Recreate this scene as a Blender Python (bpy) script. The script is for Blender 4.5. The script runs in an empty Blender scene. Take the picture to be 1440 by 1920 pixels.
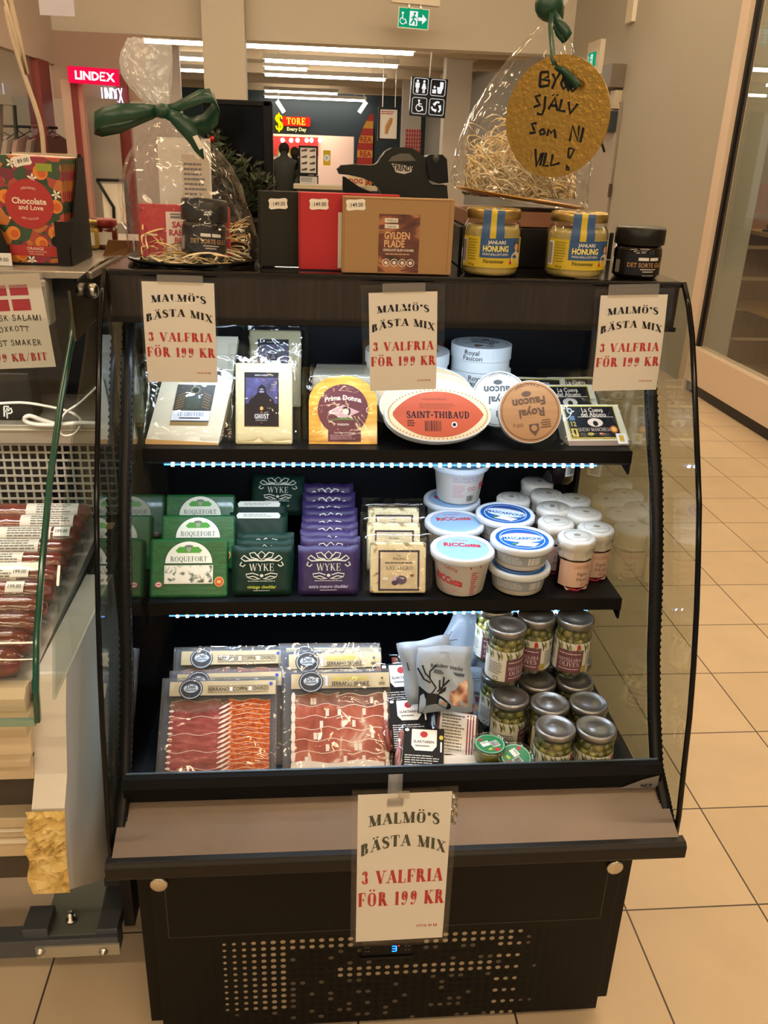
import bpy, math, random
from mathutils import Vector, Matrix, Euler
rnd = random.Random(11)
D2R = math.pi / 180
SC = bpy.context.scene
COL = SC.collection

# ------------------------------------------------------------------ camera, world, exposure
CAMPOS = Vector((-0.1521, -1.3746, 1.62))
YAW, PITCH, ROLL, FPX = 0.0979, 0.3991, 0.0363, 1597.94
_f = Vector((math.sin(YAW) * math.cos(PITCH), math.cos(YAW) * math.cos(PITCH), -math.sin(PITCH)))
_r = Vector((math.cos(YAW), -math.sin(YAW), 0))
_u = _r.cross(_f)
CR = math.cos(ROLL) * _r + math.sin(ROLL) * _u
CU = -math.sin(ROLL) * _r + math.cos(ROLL) * _u
CF = _f
cd = bpy.data.cameras.new('camera')
cam = bpy.data.objects.new('camera', cd)
COL.objects.link(cam)
cd.sensor_fit = 'VERTICAL'
cd.sensor_height = 24
cd.sensor_width = 18
cd.lens = 24 * FPX / 1920
cd.clip_start = 0.02
cd.clip_end = 200
m3 = Matrix((CR, CU, -CF)).transposed()
cam.matrix_world = Matrix.Translation(CAMPOS) @ m3.to_4x4()
SC.camera = cam

SC.view_settings.view_transform = 'Standard'
SC.view_settings.look = 'None'
SC.view_settings.gamma = 1
SC.view_settings.use_curve_mapping = False
SC.view_settings.exposure = 0.0
SC.cycles.max_bounces = 8
SC.cycles.diffuse_bounces = 3
SC.cycles.glossy_bounces = 3
SC.cycles.transmission_bounces = 4
SC.cycles.transparent_max_bounces = 40
SC.cycles.caustics_reflective = False
SC.cycles.caustics_refractive = False
SC.cycles.sample_clamp_indirect = 4
WORLD_STRENGTH = 0.34
STRIP_STRENGTH = 35.0
LED_WATTS = 1.55
w = bpy.data.worlds.new('hall_ambience')
SC.world = w
w.use_nodes = True
w.node_tree.nodes['Background'].inputs[0].default_value = (1.0, 0.95, 0.87, 1)
w.node_tree.nodes['Background'].inputs[1].default_value = WORLD_STRENGTH


def ray(px, py):
    return CF + CR * ((px - 720) / FPX) + CU * ((960 - py) / FPX)


def on(ax, v, px, py):
    d = ray(px, py)
    return CAMPOS + d * ((v - CAMPOS[ax]) / d[ax])


def onX(v, px, py): return on(0, v, px, py)
def onY(v, px, py): return on(1, v, px, py)
def onZ(v, px, py): return on(2, v, px, py)


# ------------------------------------------------------------------ materials
def lin(h):
    h = h.lstrip('#')
    c = [int(h[i:i + 2], 16) / 255 for i in (0, 2, 4)]
    return tuple(x / 12.92 if x <= 0.04045 else ((x + 0.055) / 1.055) ** 2.4 for x in c) + (1,)


_mc = {}


def M(hexc, rough=0.5, metal=0.0, bump=0.0, bscale=200, var=0.0, vscale=30, coat=0.0, emit=0.0, stretch=(1, 1, 1), sub=0.0):
    key = (hexc, rough, metal, bump, bscale, var, vscale, coat, emit, stretch, sub)
    if key in _mc:
        return _mc[key]
    m = bpy.data.materials.new('mat_' + hexc.lstrip('#'))
    m.use_nodes = True
    nt = m.node_tree
    b = nt.nodes['Principled BSDF']
    b.inputs['Base Color'].default_value = lin(hexc)
    b.inputs['Roughness'].default_value = rough
    b.inputs['Metallic'].default_value = metal
    b.inputs['Coat Weight'].default_value = coat
    b.inputs['Coat Roughness'].default_value = 0.06
    if not metal and sum(lin(hexc)[:3]) < .06:
        b.inputs['Specular IOR Level'].default_value = .22
    if sub:
        b.inputs['Subsurface Weight'].default_value = sub
        b.inputs['Subsurface Radius'].default_value = (0.01, 0.006, 0.003)
    if emit:
        b.inputs['Emission Color'].default_value = lin(hexc)
        b.inputs['Emission Strength'].default_value = emit
    if bump or var:
        tc = nt.nodes.new('ShaderNodeTexCoord')
        mp = nt.nodes.new('ShaderNodeMapping')
        mp.inputs['Scale'].default_value = stretch
        nt.links.new(tc.outputs['Object'], mp.inputs[0])
        if bump:
            n = nt.nodes.new('ShaderNodeTexNoise')
            n.inputs['Scale'].default_value = bscale
            n.inputs['Detail'].default_value = 3
            bp = nt.nodes.new('ShaderNodeBump')
            bp.inputs['Strength'].default_value = bump
            bp.inputs['Distance'].default_value = 0.003
            nt.links.new(mp.outputs[0], n.inputs['Vector'])
            nt.links.new(n.outputs['Fac'], bp.inputs['Height'])
            nt.links.new(bp.outputs[0], b.inputs['Normal'])
        if var:
            n2 = nt.nodes.new('ShaderNodeTexNoise')
            n2.inputs['Scale'].default_value = vscale
            n2.inputs['Detail'].default_value = 4
            nt.links.new(mp.outputs[0], n2.inputs['Vector'])
            r = nt.nodes.new('ShaderNodeMapRange')
            r.inputs[1].default_value = 0.3
            r.inputs[2].default_value = 0.7
            r.inputs[3].default_value = 1 - var
            r.inputs[4].default_value = 1 + var
            nt.links.new(n2.outputs['Fac'], r.inputs[0])
            mx = nt.nodes.new('ShaderNodeVectorMath')
            mx.operation = 'SCALE'
            mx.inputs[0].default_value = lin(hexc)[:3]
            nt.links.new(r.outputs[0], mx.inputs['Scale'])
            nt.links.new(mx.outputs[0], b.inputs['Base Color'])
    _mc[key] = m
    return m


def ramp_mat(name, stops, scale, rough=0.5, coat=0.0, stretch=(1, 1, 1), kind='noise', bump=0.0, detail=4, dist=0.0):
    """noise / voronoi / wave texture through a colour ramp: veined cheese, meat, printed fruit"""
    m = bpy.data.materials.new(name)
    m.use_nodes = True
    nt = m.node_tree
    b = nt.nodes['Principled BSDF']
    b.inputs['Roughness'].default_value = rough
    b.inputs['Coat Weight'].default_value = coat
    b.inputs['Coat Roughness'].default_value = 0.05
    tc = nt.nodes.new('ShaderNodeTexCoord')
    mp = nt.nodes.new('ShaderNodeMapping')
    mp.inputs['Scale'].default_value = stretch
    nt.links.new(tc.outputs['Object'], mp.inputs[0])
    if kind == 'noise':
        n = nt.nodes.new('ShaderNodeTexNoise')
        n.inputs['Detail'].default_value = detail
        n.inputs['Distortion'].default_value = dist
        out = n.outputs['Fac']
    elif kind == 'voronoi':
        n = nt.nodes.new('ShaderNodeTexVoronoi')
        out = n.outputs['Distance']
    elif kind == 'cells':
        n = nt.nodes.new('ShaderNodeTexVoronoi')
        out = n.outputs['Color']
    else:
        n = nt.nodes.new('ShaderNodeTexWave')
        n.inputs['Distortion'].default_value = dist
        n.inputs['Detail'].default_value = detail
        out = n.outputs['Fac']
    n.inputs['Scale'].default_value = scale
    nt.links.new(mp.outputs[0], n.inputs['Vector'])
    r = nt.nodes.new('ShaderNodeValToRGB')
    while len(r.color_ramp.elements) < len(stops):
        r.color_ramp.elements.new(0.5)
    for e, (p, c) in zip(r.color_ramp.elements, stops):
        e.position = p
        e.color = lin(c)
    if kind == 'cells':
        r.color_ramp.interpolation = 'CONSTANT'
    nt.links.new(out, r.inputs[0])
    nt.links.new(r.outputs[0], b.inputs['Base Color'])
    if bump:
        bp = nt.nodes.new('ShaderNodeBump')
        bp.inputs['Strength'].default_value = bump
        bp.inputs['Distance'].default_value = 0.002
        nt.links.new(r.outputs[0], bp.inputs['Height'])
        nt.links.new(bp.outputs[0], b.inputs['Normal'])
    return m


def clear_mat(name, tint='#ffffff', ior=1.45, rough=0.05, base=0.03, boost=1.0, bump=0.0, bscale=40, haze=0.0, stretch=(1, 1, 1), frn=True):
    """clear film / glass: transparent with a fresnel sheen, optional crinkle and haze"""
    m = bpy.data.materials.new(name)
    m.use_nodes = True
    nt = m.node_tree
    nt.nodes.remove(nt.nodes['Principled BSDF'])
    out = nt.nodes['Material Output']
    tr = nt.nodes.new('ShaderNodeBsdfTransparent')
    tr.inputs[0].default_value = lin(tint)
    gl = nt.nodes.new('ShaderNodeBsdfGlossy')
    gl.inputs['Roughness'].default_value = rough
    geo = nt.nodes.new('ShaderNodeNewGeometry')
    mr = nt.nodes.new('ShaderNodeMapRange')
    mr.inputs[3].default_value = ior
    mr.inputs[4].default_value = 1 / ior
    nt.links.new(geo.outputs['Backfacing'], mr.inputs[0])
    fr = nt.nodes.new('ShaderNodeFresnel')
    nt.links.new(mr.outputs[0], fr.inputs['IOR'])
    ma = nt.nodes.new('ShaderNodeMath')
    ma.operation = 'MULTIPLY_ADD'
    ma.use_clamp = True
    ma.inputs[1].default_value = boost
    ma.inputs[2].default_value = base
    nt.links.new(fr.outputs[0], ma.inputs[0])
    if bump:
        tc = nt.nodes.new('ShaderNodeTexCoord')
        mp = nt.nodes.new('ShaderNodeMapping')
        mp.inputs['Scale'].default_value = stretch
        n = nt.nodes.new('ShaderNodeTexNoise')
        n.inputs['Scale'].default_value = bscale
        n.inputs['Detail'].default_value = 2
        n.inputs['Distortion'].default_value = 0.6
        bp = nt.nodes.new('ShaderNodeBump')
        bp.inputs['Strength'].default_value = bump
        bp.inputs['Distance'].default_value = 0.01
        nt.links.new(tc.outputs['Object'], mp.inputs[0])
        nt.links.new(mp.outputs[0], n.inputs['Vector'])
        nt.links.new(n.outputs['Fac'], bp.inputs['Height'])
        nt.links.new(bp.outputs[0], gl.inputs['Normal'])
        if frn: nt.links.new(bp.outputs[0], fr.inputs['Normal'])
    mix = nt.nodes.new('ShaderNodeMixShader')
    nt.links.new(ma.outputs[0], mix.inputs[0])
    nt.links.new(tr.outputs[0], mix.inputs[1])
    nt.links.new(gl.outputs[0], mix.inputs[2])
    last = mix
    if haze:
        df = nt.nodes.new('ShaderNodeBsdfDiffuse')
        df.inputs[0].default_value = (0.8, 0.8, 0.8, 1)
        mx = nt.nodes.new('ShaderNodeMixShader')
        mx.inputs[0].default_value = haze
        nt.links.new(mix.outputs[0], mx.inputs[1])
        nt.links.new(df.outputs[0], mx.inputs[2])
        last = mx
    nt.links.new(last.outputs[0], out.inputs[0])
    return m


def emit_mat(name, hexc, s):
    m = bpy.data.materials.new(name)
    m.use_nodes = True
    nt = m.node_tree
    nt.nodes.remove(nt.nodes['Principled BSDF'])
    e = nt.nodes.new('ShaderNodeEmission')
    e.inputs[0].default_value = lin(hexc)
    e.inputs[1].default_value = s
    nt.links.new(e.outputs[0], nt.nodes['Material Output'].inputs[0])
    return m


# ------------------------------------------------------------------ mesh building
class MB:
    def __init__(s):
        s.v = []; s.f = []; s.m = []; s.sm = []; s.mats = []

    def mi(s, mat):
        if mat not in s.mats:
            s.mats.append(mat)
        return s.mats.index(mat)

    def add(s, vs, fs, mat, smooth=False):
        o = len(s.v)
        s.v.extend([tuple(x) for x in vs])
        k = s.mi(mat)
        for f in fs:
            s.f.append([i + o for i in f]); s.m.append(k); s.sm.append(smooth)
        return s

    def box(s, x0, x1, y0, y1, z0, z1, mat, T=None):
        vs = [Vector((x, y, z)) for z in (z0, z1) for y in (y0, y1) for x in (x0, x1)]
        if T is not None:
            vs = [T @ p for p in vs]
        return s.add(vs, [(0, 2, 3, 1), (4, 5, 7, 6), (0, 1, 5, 4), (2, 6, 7, 3), (0, 4, 6, 2), (1, 3, 7, 5)], mat)

    def prism(s, poly, fn0, fn1, mat, smooth=False, caps=True):
        """poly 2d ccw; fn0/fn1 map (a,b) to a 3d point on the two end planes"""
        n = len(poly)
        vs = [fn0(*p) for p in poly] + [fn1(*p) for p in poly]
        fs = [(i, (i + 1) % n, n + (i + 1) % n, n + i) for i in range(n)]
        s.add(vs, fs, mat, smooth)
        if caps:
            s.add(vs[:n], [tuple(range(n))[::-1]], mat)
            s.add(vs[n:], [tuple(range(n))], mat)
        return s

    def prismx(s, poly, x0, x1, mat):
        return s.prism(poly, lambda a, b: (x0, a, b), lambda a, b: (x1, a, b), mat)

    def prismy(s, poly, y0, y1, mat, smooth=False):
        return s.prism(poly, lambda a, b: (a, y0, b), lambda a, b: (a, y1, b), mat, smooth)

    def prismz(s, poly, z0, z1, mat, smooth=False):
        return s.prism(poly, lambda a, b: (a, b, z0), lambda a, b: (a, b, z1), mat, smooth)

    def lathe(s, prof, mat, seg=32, T=None, sx=1, sy=1, wob=None, smooth=True):
        vs = []
        for (r, z) in prof:
            for k in range(seg):
                a = 2 * math.pi * k / seg
                rr = r * (wob(a, z) if wob else 1)
                p = Vector((rr * math.cos(a) * sx, rr * math.sin(a) * sy, z))
                vs.append(T @ p if T is not None else p)
        fs = []
        for i in range(len(prof) - 1):
            for k in range(seg):
                k2 = (k + 1) % seg
                fs.append((i * seg + k, i * seg + k2, (i + 1) * seg + k2, (i + 1) * seg + k))
        s.add(vs, fs, mat, smooth)
        if prof[0][0] > 1e-6:
            s.add(vs[:seg], [tuple(range(seg))[::-1]], mat)
        if prof[-1][0] > 1e-6:
            s.add(vs[-seg:], [tuple(range(seg))], mat)
        return s

    def tube(s, path, r, mat, seg=8, closed=False):
        path = [Vector(p) for p in path]
        n = len(path)
        vs = []
        for i, p in enumerate(path):
            a = path[(i - 1) % n] if (closed or i > 0) else p
            b = path[(i + 1) % n] if (closed or i < n - 1) else p
            t = (b - a).normalized()
            up = Vector((0, 0, 1)) if abs(t.z) < 0.95 else Vector((1, 0, 0))
            e1 = t.cross(up).normalized(); e2 = e1.cross(t)
            rr = r[i] if isinstance(r, (list, tuple)) else r
            for k in range(seg):
                q = 2 * math.pi * k / seg
                vs.append(p + (e1 * math.cos(q) + e2 * math.sin(q)) * rr)
        fs = []
        for i in range(n if closed else n - 1):
            j = (i + 1) % n
            for k in range(seg):
                k2 = (k + 1) % seg
                fs.append((i * seg + k, i * seg + k2, j * seg + k2, j * seg + k))
        if not closed:
            fs.append(tuple(range(seg))[::-1]); fs.append(tuple(range((n - 1) * seg, n * seg)))
        return s.add(vs, fs, mat, True)

    def band(s, path, wv, mat, t=0.0006):
        """flat ribbon along a path; wv gives the half-width vector (one or one per point)"""
        path = [Vector(p) for p in path]
        n = len(path)
        ws = [Vector(wv[i] if isinstance(wv, list) else wv) for i in range(n)]
        vs = []
        for i, p in enumerate(path):
            a = path[max(i - 1, 0)]; b = path[min(i + 1, n - 1)]
            nn = (b - a).cross(ws[i])
            nn = nn.normalized() * t if nn.length > 1e-9 else Vector((0, t, 0))
            vs += [p - ws[i] + nn, p + ws[i] + nn, p + ws[i] - nn, p - ws[i] - nn]
        fs = []
        for i in range(n - 1):
            for k in range(4):
                fs.append((i * 4 + k, i * 4 + (k + 1) % 4, (i + 1) * 4 + (k + 1) % 4, (i + 1) * 4 + k))
        fs += [(3, 2, 1, 0), tuple(4 * (n - 1) + k for k in range(4))]
        return s.add(vs, fs, mat, True)

    def ball(s, c, r, mat, seg=10, ring=7, sc=(1, 1, 1), R=None):
        vs = []; fs = []
        for i in range(ring + 1):
            t = math.pi * i / ring
            for k in range(seg):
                a = 2 * math.pi * k / seg
                p = Vector((r * math.sin(t) * math.cos(a) * sc[0], r * math.sin(t) * math.sin(a) * sc[1], r * math.cos(t) * sc[2]))
                if R is not None:
                    p = R @ p
                vs.append(p + Vector(c))
        for i in range(ring):
            for k in range(seg):
                fs.append((i * seg + k, (i + 1) * seg + k, (i + 1) * seg + (k + 1) % seg, i * seg + (k + 1) % seg))
        return s.add(vs, fs, mat, True)

    def grid(s, fn, nu, nv, mat, smooth=True):
        vs = [fn(i / nu, j / nv) for j in range(nv + 1) for i in range(nu + 1)]
        fs = [(j * (nu + 1) + i, j * (nu + 1) + i + 1, (j + 1) * (nu + 1) + i + 1, (j + 1) * (nu + 1) + i) for j in range(nv) for i in range(nu)]
        return s.add(vs, fs, mat, smooth)

    # ---- flat artwork laid on a surface: mp(u, v, d) gives the point at height d over the surface
    def poly(s, mp, pts, mat, d=0.0004):
        return s.add([mp(u, v, d) for u, v in pts], [tuple(range(len(pts)))], mat)

    def rect(s, mp, u0, v0, u1, v1, mat, d=0.0004, nu=1):
        vs = []; fs = []
        for i in range(nu + 1):
            u = u0 + (u1 - u0) * i / nu
            vs += [mp(u, v0, d), mp(u, v1, d)]
            if i:
                fs.append((2 * i - 2, 2 * i, 2 * i + 1, 2 * i - 1))
        return s.add(vs, fs, mat, nu > 1)

    def disc(s, mp, cu, cv, ru, rv, mat, d=0.0004, seg=28, a0=0, a1=360):
        full = a1 - a0 >= 360
        n = seg
        pts = [(cu + ru * math.cos((a0 + (a1 - a0) * k / n) * D2R), cv + rv * math.sin((a0 + (a1 - a0) * k / n) * D2R)) for k in range(n if full else n + 1)]
        return s.poly(mp, pts, mat, d)

    def ring(s, mp, cu, cv, ru, rv, wd, mat, d=0.0005, seg=28, a0=0, a1=360):
        vs = []; fs = []
        for k in range(seg + 1):
            a = (a0 + (a1 - a0) * k / seg) * D2R
            vs += [mp(cu + ru * math.cos(a), cv + rv * math.sin(a), d), mp(cu + (ru - wd) * math.cos(a), cv + (rv - wd) * math.sin(a), d)]
            if k:
                fs.append((2 * k - 1, 2 * k - 2, 2 * k, 2 * k + 1))
        return s.add(vs, fs, mat)

    def stroke(s, mp, pts, wd, mat, d=0.0005):
        n = len(pts)
        vs = []; fs = []
        for i, (u, v) in enumerate(pts):
            a = pts[max(i - 1, 0)]; b = pts[min(i + 1, n - 1)]
            tx, ty = b[0] - a[0], b[1] - a[1]
            L = math.hypot(tx, ty) or 1
            w2 = (wd[i] if isinstance(wd, (list, tuple)) else wd) / 2
            vs += [mp(u - ty / L * w2, v + tx / L * w2, d), mp(u + ty / L * w2, v - tx / L * w2, d)]
            if i:
                fs.append((2 * i - 2, 2 * i - 1, 2 * i + 1, 2 * i))
        return s.add(vs, fs, mat)

    def text(s, mp, txt, cu, cv, h, mat, maxw=None, font='sans', d=0.0006, arc=0.0, rot=0.0, weight=0, stretch=1.0, flip=False):
        """text centred on (cu, cv); h is the cap height"""
        polys, W = FONTS[font](txt, weight)
        k = h * stretch
        if maxw and W * k > maxw:
            k = maxw / W
        ca, sa = math.cos(rot * D2R), math.sin(rot * D2R)
        hw = W * k / 2
        for vs, fs in polys:
            out = []
            for (x, y) in vs:
                u = x * k - hw; v = (y - 0.5) * h
                if flip:
                    u = -u
                if arc:
                    v += arc * (1 - (u / hw) ** 2)
                out.append(mp(cu + u * ca - v * sa, cv + u * sa + v * ca, d))
            s.add(out, fs, mat)
        return s

    def lines(s, mp, u0, v0, u1, v1, n, mat, d=0.0005, fill=0.45, ragged=0.25):
        """rows of print too small to read"""
        st = (v1 - v0) / n
        for i in range(n):
            v = v1 - st * (i + 0.5)
            u = u0
            ue = u1 - (u1 - u0) * rnd.random() * ragged
            while u < ue - 1e-5:
                L = min((u1 - u0) * rnd.uniform(0.06, 0.2), ue - u)
                s.rect(mp, u, v - st * fill / 2, u + L * 0.86, v + st * fill / 2, mat, d)
                u += L
        return s

    def barcode(s, mp, u0, v0, u1, v1, mat, d=0.0005):
        u = u0
        while u < u1:
            wd = (u1 - u0) * rnd.choice((0.015, 0.025, 0.04))
            s.rect(mp, u, v0, min(u + wd, u1), v1, mat, d)
            u += wd + (u1 - u0) * rnd.choice((0.02, 0.03, 0.045))
        return s

    def build(s, name, parent=None, loc=(0, 0, 0), rot=(0, 0, 0), bevel=0.0, seg=2, subsurf=0, mat4=None, solid=0.0):
        me = bpy.data.meshes.new(name)
        me.from_pydata(s.v, [], s.f)
        for mt in s.mats:
            me.materials.append(mt)
        me.polygons.foreach_set('material_index', s.m)
        me.polygons.foreach_set('use_smooth', s.sm)
        me.update()
        o = bpy.data.objects.new(name, me)
        COL.objects.link(o)
        if parent is not None:
            o.parent = parent
        o.location = loc
        o.rotation_euler = rot
        if mat4 is not None:
            o.matrix_basis = mat4
        if solid:
            md = o.modifiers.new('t', 'SOLIDIFY'); md.thickness = solid; md.offset = 0
        if bevel:
            md = o.modifiers.new('b', 'BEVEL'); md.width = bevel; md.segments = seg; md.limit_method = 'ANGLE'; md.angle_limit = 0.6
        if subsurf:
            md = o.modifiers.new('s', 'SUBSURF'); md.levels = subsurf; md.render_levels = subsurf
        return o


def flat(y=0.0, x0=0.0, z0=0.0):
    """surface facing -y (towards the customer)"""
    return lambda u, v, d: (x0 + u, y - d, z0 + v)


def top(z=0.0, x0=0.0, y0=0.0):
    return lambda u, v, d: (x0 + u, y0 + v, z + d)


def cyl(R, phi=0.0, z0=0.0):
    def f(u, v, d):
        a = u / R + phi
        return ((R + d) * math.sin(a), -(R + d) * math.cos(a), z0 + v)
    return f


def tag(o, label, cat=None, group=None, kind=None):
    if label: o['label'] = label
    if cat: o['category'] = cat
    if group: o['group'] = group
    if kind: o['kind'] = kind
    return o


def thing(name, label, cat, loc=(0, 0, 0), rot=(0, 0, 0), group=None):
    o = bpy.data.objects.new(name, None)
    o.empty_display_size = 0.05
    COL.objects.link(o)
    o.location = loc
    o.rotation_euler = rot
    return tag(o, label, cat, group)


def struct(o):
    o['kind'] = 'structure'
    return o


def dup(root, label=None, loc=None, rot=None):
    r = root.copy(); COL.objects.link(r)
    for ch in list(root.children):
        c = ch.copy(); COL.objects.link(c); c.parent = r
        for g in list(ch.children):
            q = g.copy(); COL.objects.link(q); q.parent = c
    if label: r['label'] = label
    if loc is not None: r.location = loc
    if rot is not None: r.rotation_euler = rot
    return r

# ------------------------------------------------------------------ lettering
_fc = {}


def sans(txt, weight=0):
    key = (txt, weight)
    if key in _fc:
        return _fc[key]
    c = bpy.data.curves.new('lettering', 'FONT')
    c.body = txt
    c.size = 1.0
    c.resolution_u = 2
    c.fill_mode = 'FRONT'
    if weight:
        c.offset = weight * 0.01
    o = bpy.data.objects.new('lettering', c)
    me = o.to_mesh()
    vs = [(v.co.x / 0.7, v.co.y / 0.7) for v in me.vertices]
    fs = [tuple(p.vertices) for p in me.polygons]
    o.to_mesh_clear()
    bpy.data.objects.remove(o)
    bpy.data.curves.remove(c)
    x0 = min((v[0] for v in vs), default=0); x1 = max((v[0] for v in vs), default=1)
    vs = [(x - x0, y) for x, y in vs]
    _fc[key] = ([(vs, fs)], x1 - x0)
    return _fc[key]


# stroke letters: (width, [strokes]); a stroke is ('T'|'n', points) thick or thin, ('A', cx, cy, rx, ry, a0, a1) modulated arc,
# ('s', x, y) a foot serif, ('m', points) swelling in the middle, ('d', x, y, r) a dot
def _stem(x, a=0, b=1): return [('T', [(x, a), (x, b)]), ('s', x, a), ('s', x, b)]


G = {
    'A': (.80, [('n', [(.09, 0), (.40, 1)]), ('T', [(.40, 1), (.68, 0)]), ('n', [(.20, .33), (.58, .33)]), ('s', .09, 0), ('s', .68, 0)]),
    'B': (.72, _stem(.18) + [('n', [(.1, 1), (.36, 1)]), ('n', [(.1, 0), (.38, 0)]), ('n', [(.18, .52), (.36, .52)]), ('A', .36, .76, .2, .24, 90, -90), ('A', .38, .26, .24, .26, 90, -90)]),
    'C': (.74, [('A', .42, .5, .36, .5, 48, 312), ('n', [(.68, .66), (.68, 1)]), ('n', [(.68, .0), (.68, .2)])]),
    'D': (.80, _stem(.18) + [('n', [(.1, 1), (.36, 1)]), ('n', [(.1, 0), (.36, 0)]), ('A', .36, .5, .36, .5, 90, -90)]),
    'E': (.68, _stem(.18) + [('n', [(.1, 1), (.6, 1)]), ('n', [(.1, 0), (.62, 0)]), ('n', [(.18, .52), (.46, .52)]), ('n', [(.6, 1), (.6, .76)]), ('n', [(.62, 0), (.62, .26)]), ('n', [(.46, .4), (.46, .64)])]),
    'F': (.64, _stem(.18) + [('n', [(.1, 1), (.6, 1)]), ('n', [(.18, .5), (.46, .5)]), ('n', [(.6, 1), (.6, .74)]), ('n', [(.46, .38), (.46, .62)])]),
    'G': (.80, [('A', .42, .5, .36, .5, 48, 300), ('n', [(.66, .66), (.66, 1)]), ('T', [(.66, .0), (.66, .42)]), ('s', .66, .42)]),
    'H': (.86, _stem(.18) + _stem(.68) + [('n', [(.18, .5), (.68, .5)])]),
    'I': (.38, _stem(.19)),
    'J': (.54, [('T', [(.34, .2), (.34, 1)]), ('s', .34, 1), ('A', .2, .2, .14, .2, 0, -180)]),
    'K': (.80, _stem(.18) + [('n', [(.18, .38), (.6, 1)]), ('T', [(.32, .58), (.66, 0)]), ('s', .6, 1), ('s', .68, 0)]),
    'L': (.64, _stem(.18) + [('n', [(.1, 0), (.6, 0)]), ('n', [(.6, 0), (.6, .3)])]),
    'M': (.98, [('n', [(.14, 0), (.14, 1)]), ('T', [(.16, 1), (.48, 0)]), ('n', [(.48, 0), (.8, 1)]), ('T', [(.82, 0), (.82, 1)]), ('s', .14, 0), ('s', .12, 1), ('s', .82, 0), ('s', .84, 1)]),
    'N': (.84, [('n', [(.14, 0), (.14, 1)]), ('T', [(.16, 1), (.68, 0)]), ('n', [(.7, 0), (.7, 1)]), ('s', .14, 0), ('s', .12, 1), ('s', .7, 1)]),
    'O': (.84, [('A', .42, .5, .36, .5, 0, 360)]),
    'P': (.70, _stem(.18) + [('n', [(.1, 1), (.36, 1)]), ('n', [(.18, .46), (.36, .46)]), ('A', .36, .73, .24, .27, 90, -90)]),
    'Q': (.84, [('A', .42, .5, .36, .5, 0, 360), ('T', [(.42, .12), (.72, -.18)])]),
    'R': (.78, _stem(.18) + [('n', [(.1, 1), (.36, 1)]), ('n', [(.18, .5), (.36, .5)]), ('A', .36, .75, .22, .25, 90, -90), ('T', [(.4, .5), (.64, 0)]), ('s', .68, 0)]),
    'S': (.62, [('m', [(.53, .74), (.48, .92), (.32, 1), (.16, .93), (.11, .76), (.2, .61), (.36, .5), (.49, .38), (.53, .22), (.46, .06), (.3, 0), (.15, .07), (.09, .27)])]),
    'T': (.74, [('T', [(.37, 0), (.37, 1)]), ('s', .37, 0), ('n', [(.05, 1), (.69, 1)]), ('n', [(.05, 1), (.05, .74)]), ('n', [(.69, 1), (.69, .74)])]),
    'U': (.80, [('T', [(.18, .28), (.18, 1)]), ('s', .18, 1), ('n', [(.64, .28), (.64, 1)]), ('s', .64, 1), ('A', .41, .28, .23, .28, 180, 360)]),
    'V': (.78, [('T', [(.12, 1), (.4, 0)]), ('n', [(.4, 0), (.68, 1)]), ('s', .12, 1), ('s', .68, 1)]),
    'W': (1.12, [('T', [(.1, 1), (.34, 0)]), ('n', [(.34, 0), (.56, 1)]), ('T', [(.54, 1), (.78, 0)]), ('n', [(.78, 0), (1.02, 1)]), ('s', .1, 1), ('s', .55, 1), ('s', 1.02, 1)]),
    'X': (.78, [('T', [(.14, 1), (.62, 0)]), ('n', [(.12, 0), (.64, 1)]), ('s', .14, 1), ('s', .62, 0), ('s', .12, 0), ('s', .64, 1)]),
    'Y': (.76, [('T', [(.12, 1), (.38, .46)]), ('n', [(.38, .46), (.66, 1)]), ('T', [(.38, 0), (.38, .48)]), ('s', .12, 1), ('s', .66, 1), ('s', .38, 0)]),
    'Z': (.68, [('n', [(.1, 1), (.58, 1)]), ('T', [(.56, 1), (.1, 0)]), ('n', [(.1, 0), (.6, 0)]), ('n', [(.1, 1), (.1, .76)]), ('n', [(.6, 0), (.6, .24)])]),
    '1': (.46, [('T', [(.25, 0), (.25, 1)]), ('s', .25, 0), ('n', [(.08, .88), (.25, 1)])]),
    '2': (.62, [('m', [(.1, .74), (.16, .94), (.32, 1), (.48, .92), (.52, .72), (.4, .48), (.12, .04)]), ('T', [(.1, .05), (.54, .05)]), ('n', [(.54, .0), (.54, .22)])]),
    '3': (.62, [('A', .29, .77, .2, .23, 150, -90), ('A', .29, .27, .24, .27, 90, -155), ('d', .13, .8, .08), ('d', .1, .2, .08)]),
    '8': (.62, [('A', .31, .76, .2, .24, 0, 360), ('A', .31, .26, .24, .26, 0, 360)]),
    '9': (.66, [('A', .33, .68, .25, .32, 0, 360), ('n', [(.56, .68), (.5, .3), (.36, .04), (.2, 0)]), ('d', .17, .1, .09)]),
    '0': (.66, [('A', .33, .5, .26, .5, 0, 360)]),
    "'": (.26, [('T', [(.13, 1), (.11, .7)])]),
    '.': (.26, [('d', .13, .07, .08)]), '-': (.4, [('T', [(.06, .42), (.34, .42)])]), '/': (.5, [('n', [(.06, -.05), (.42, 1.05)])]),
    '$': (.62, [('m', [(.53, .74), (.48, .92), (.32, 1), (.16, .93), (.11, .76), (.2, .61), (.36, .5), (.49, .38), (.53, .22), (.46, .06), (.3, 0), (.15, .07), (.09, .27)]), ('n', [(.31, -.15), (.31, 1.15)])]),
    ':': (.26, [('d', .13, .1, .08), ('d', .13, .6, .08)]), ' ': (.36, []), '!': (.3, [('T', [(.15, .3), (.15, 1)]), ('d', .15, .07, .08)]),
}
G['Ä'] = (G['A'][0], G['A'][1] + [('d', .24, 1.18, .085), ('d', .54, 1.18, .085)])
G['Ö'] = (G['O'][0], G['O'][1] + [('d', .27, 1.18, .085), ('d', .57, 1.18, .085)])


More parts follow.
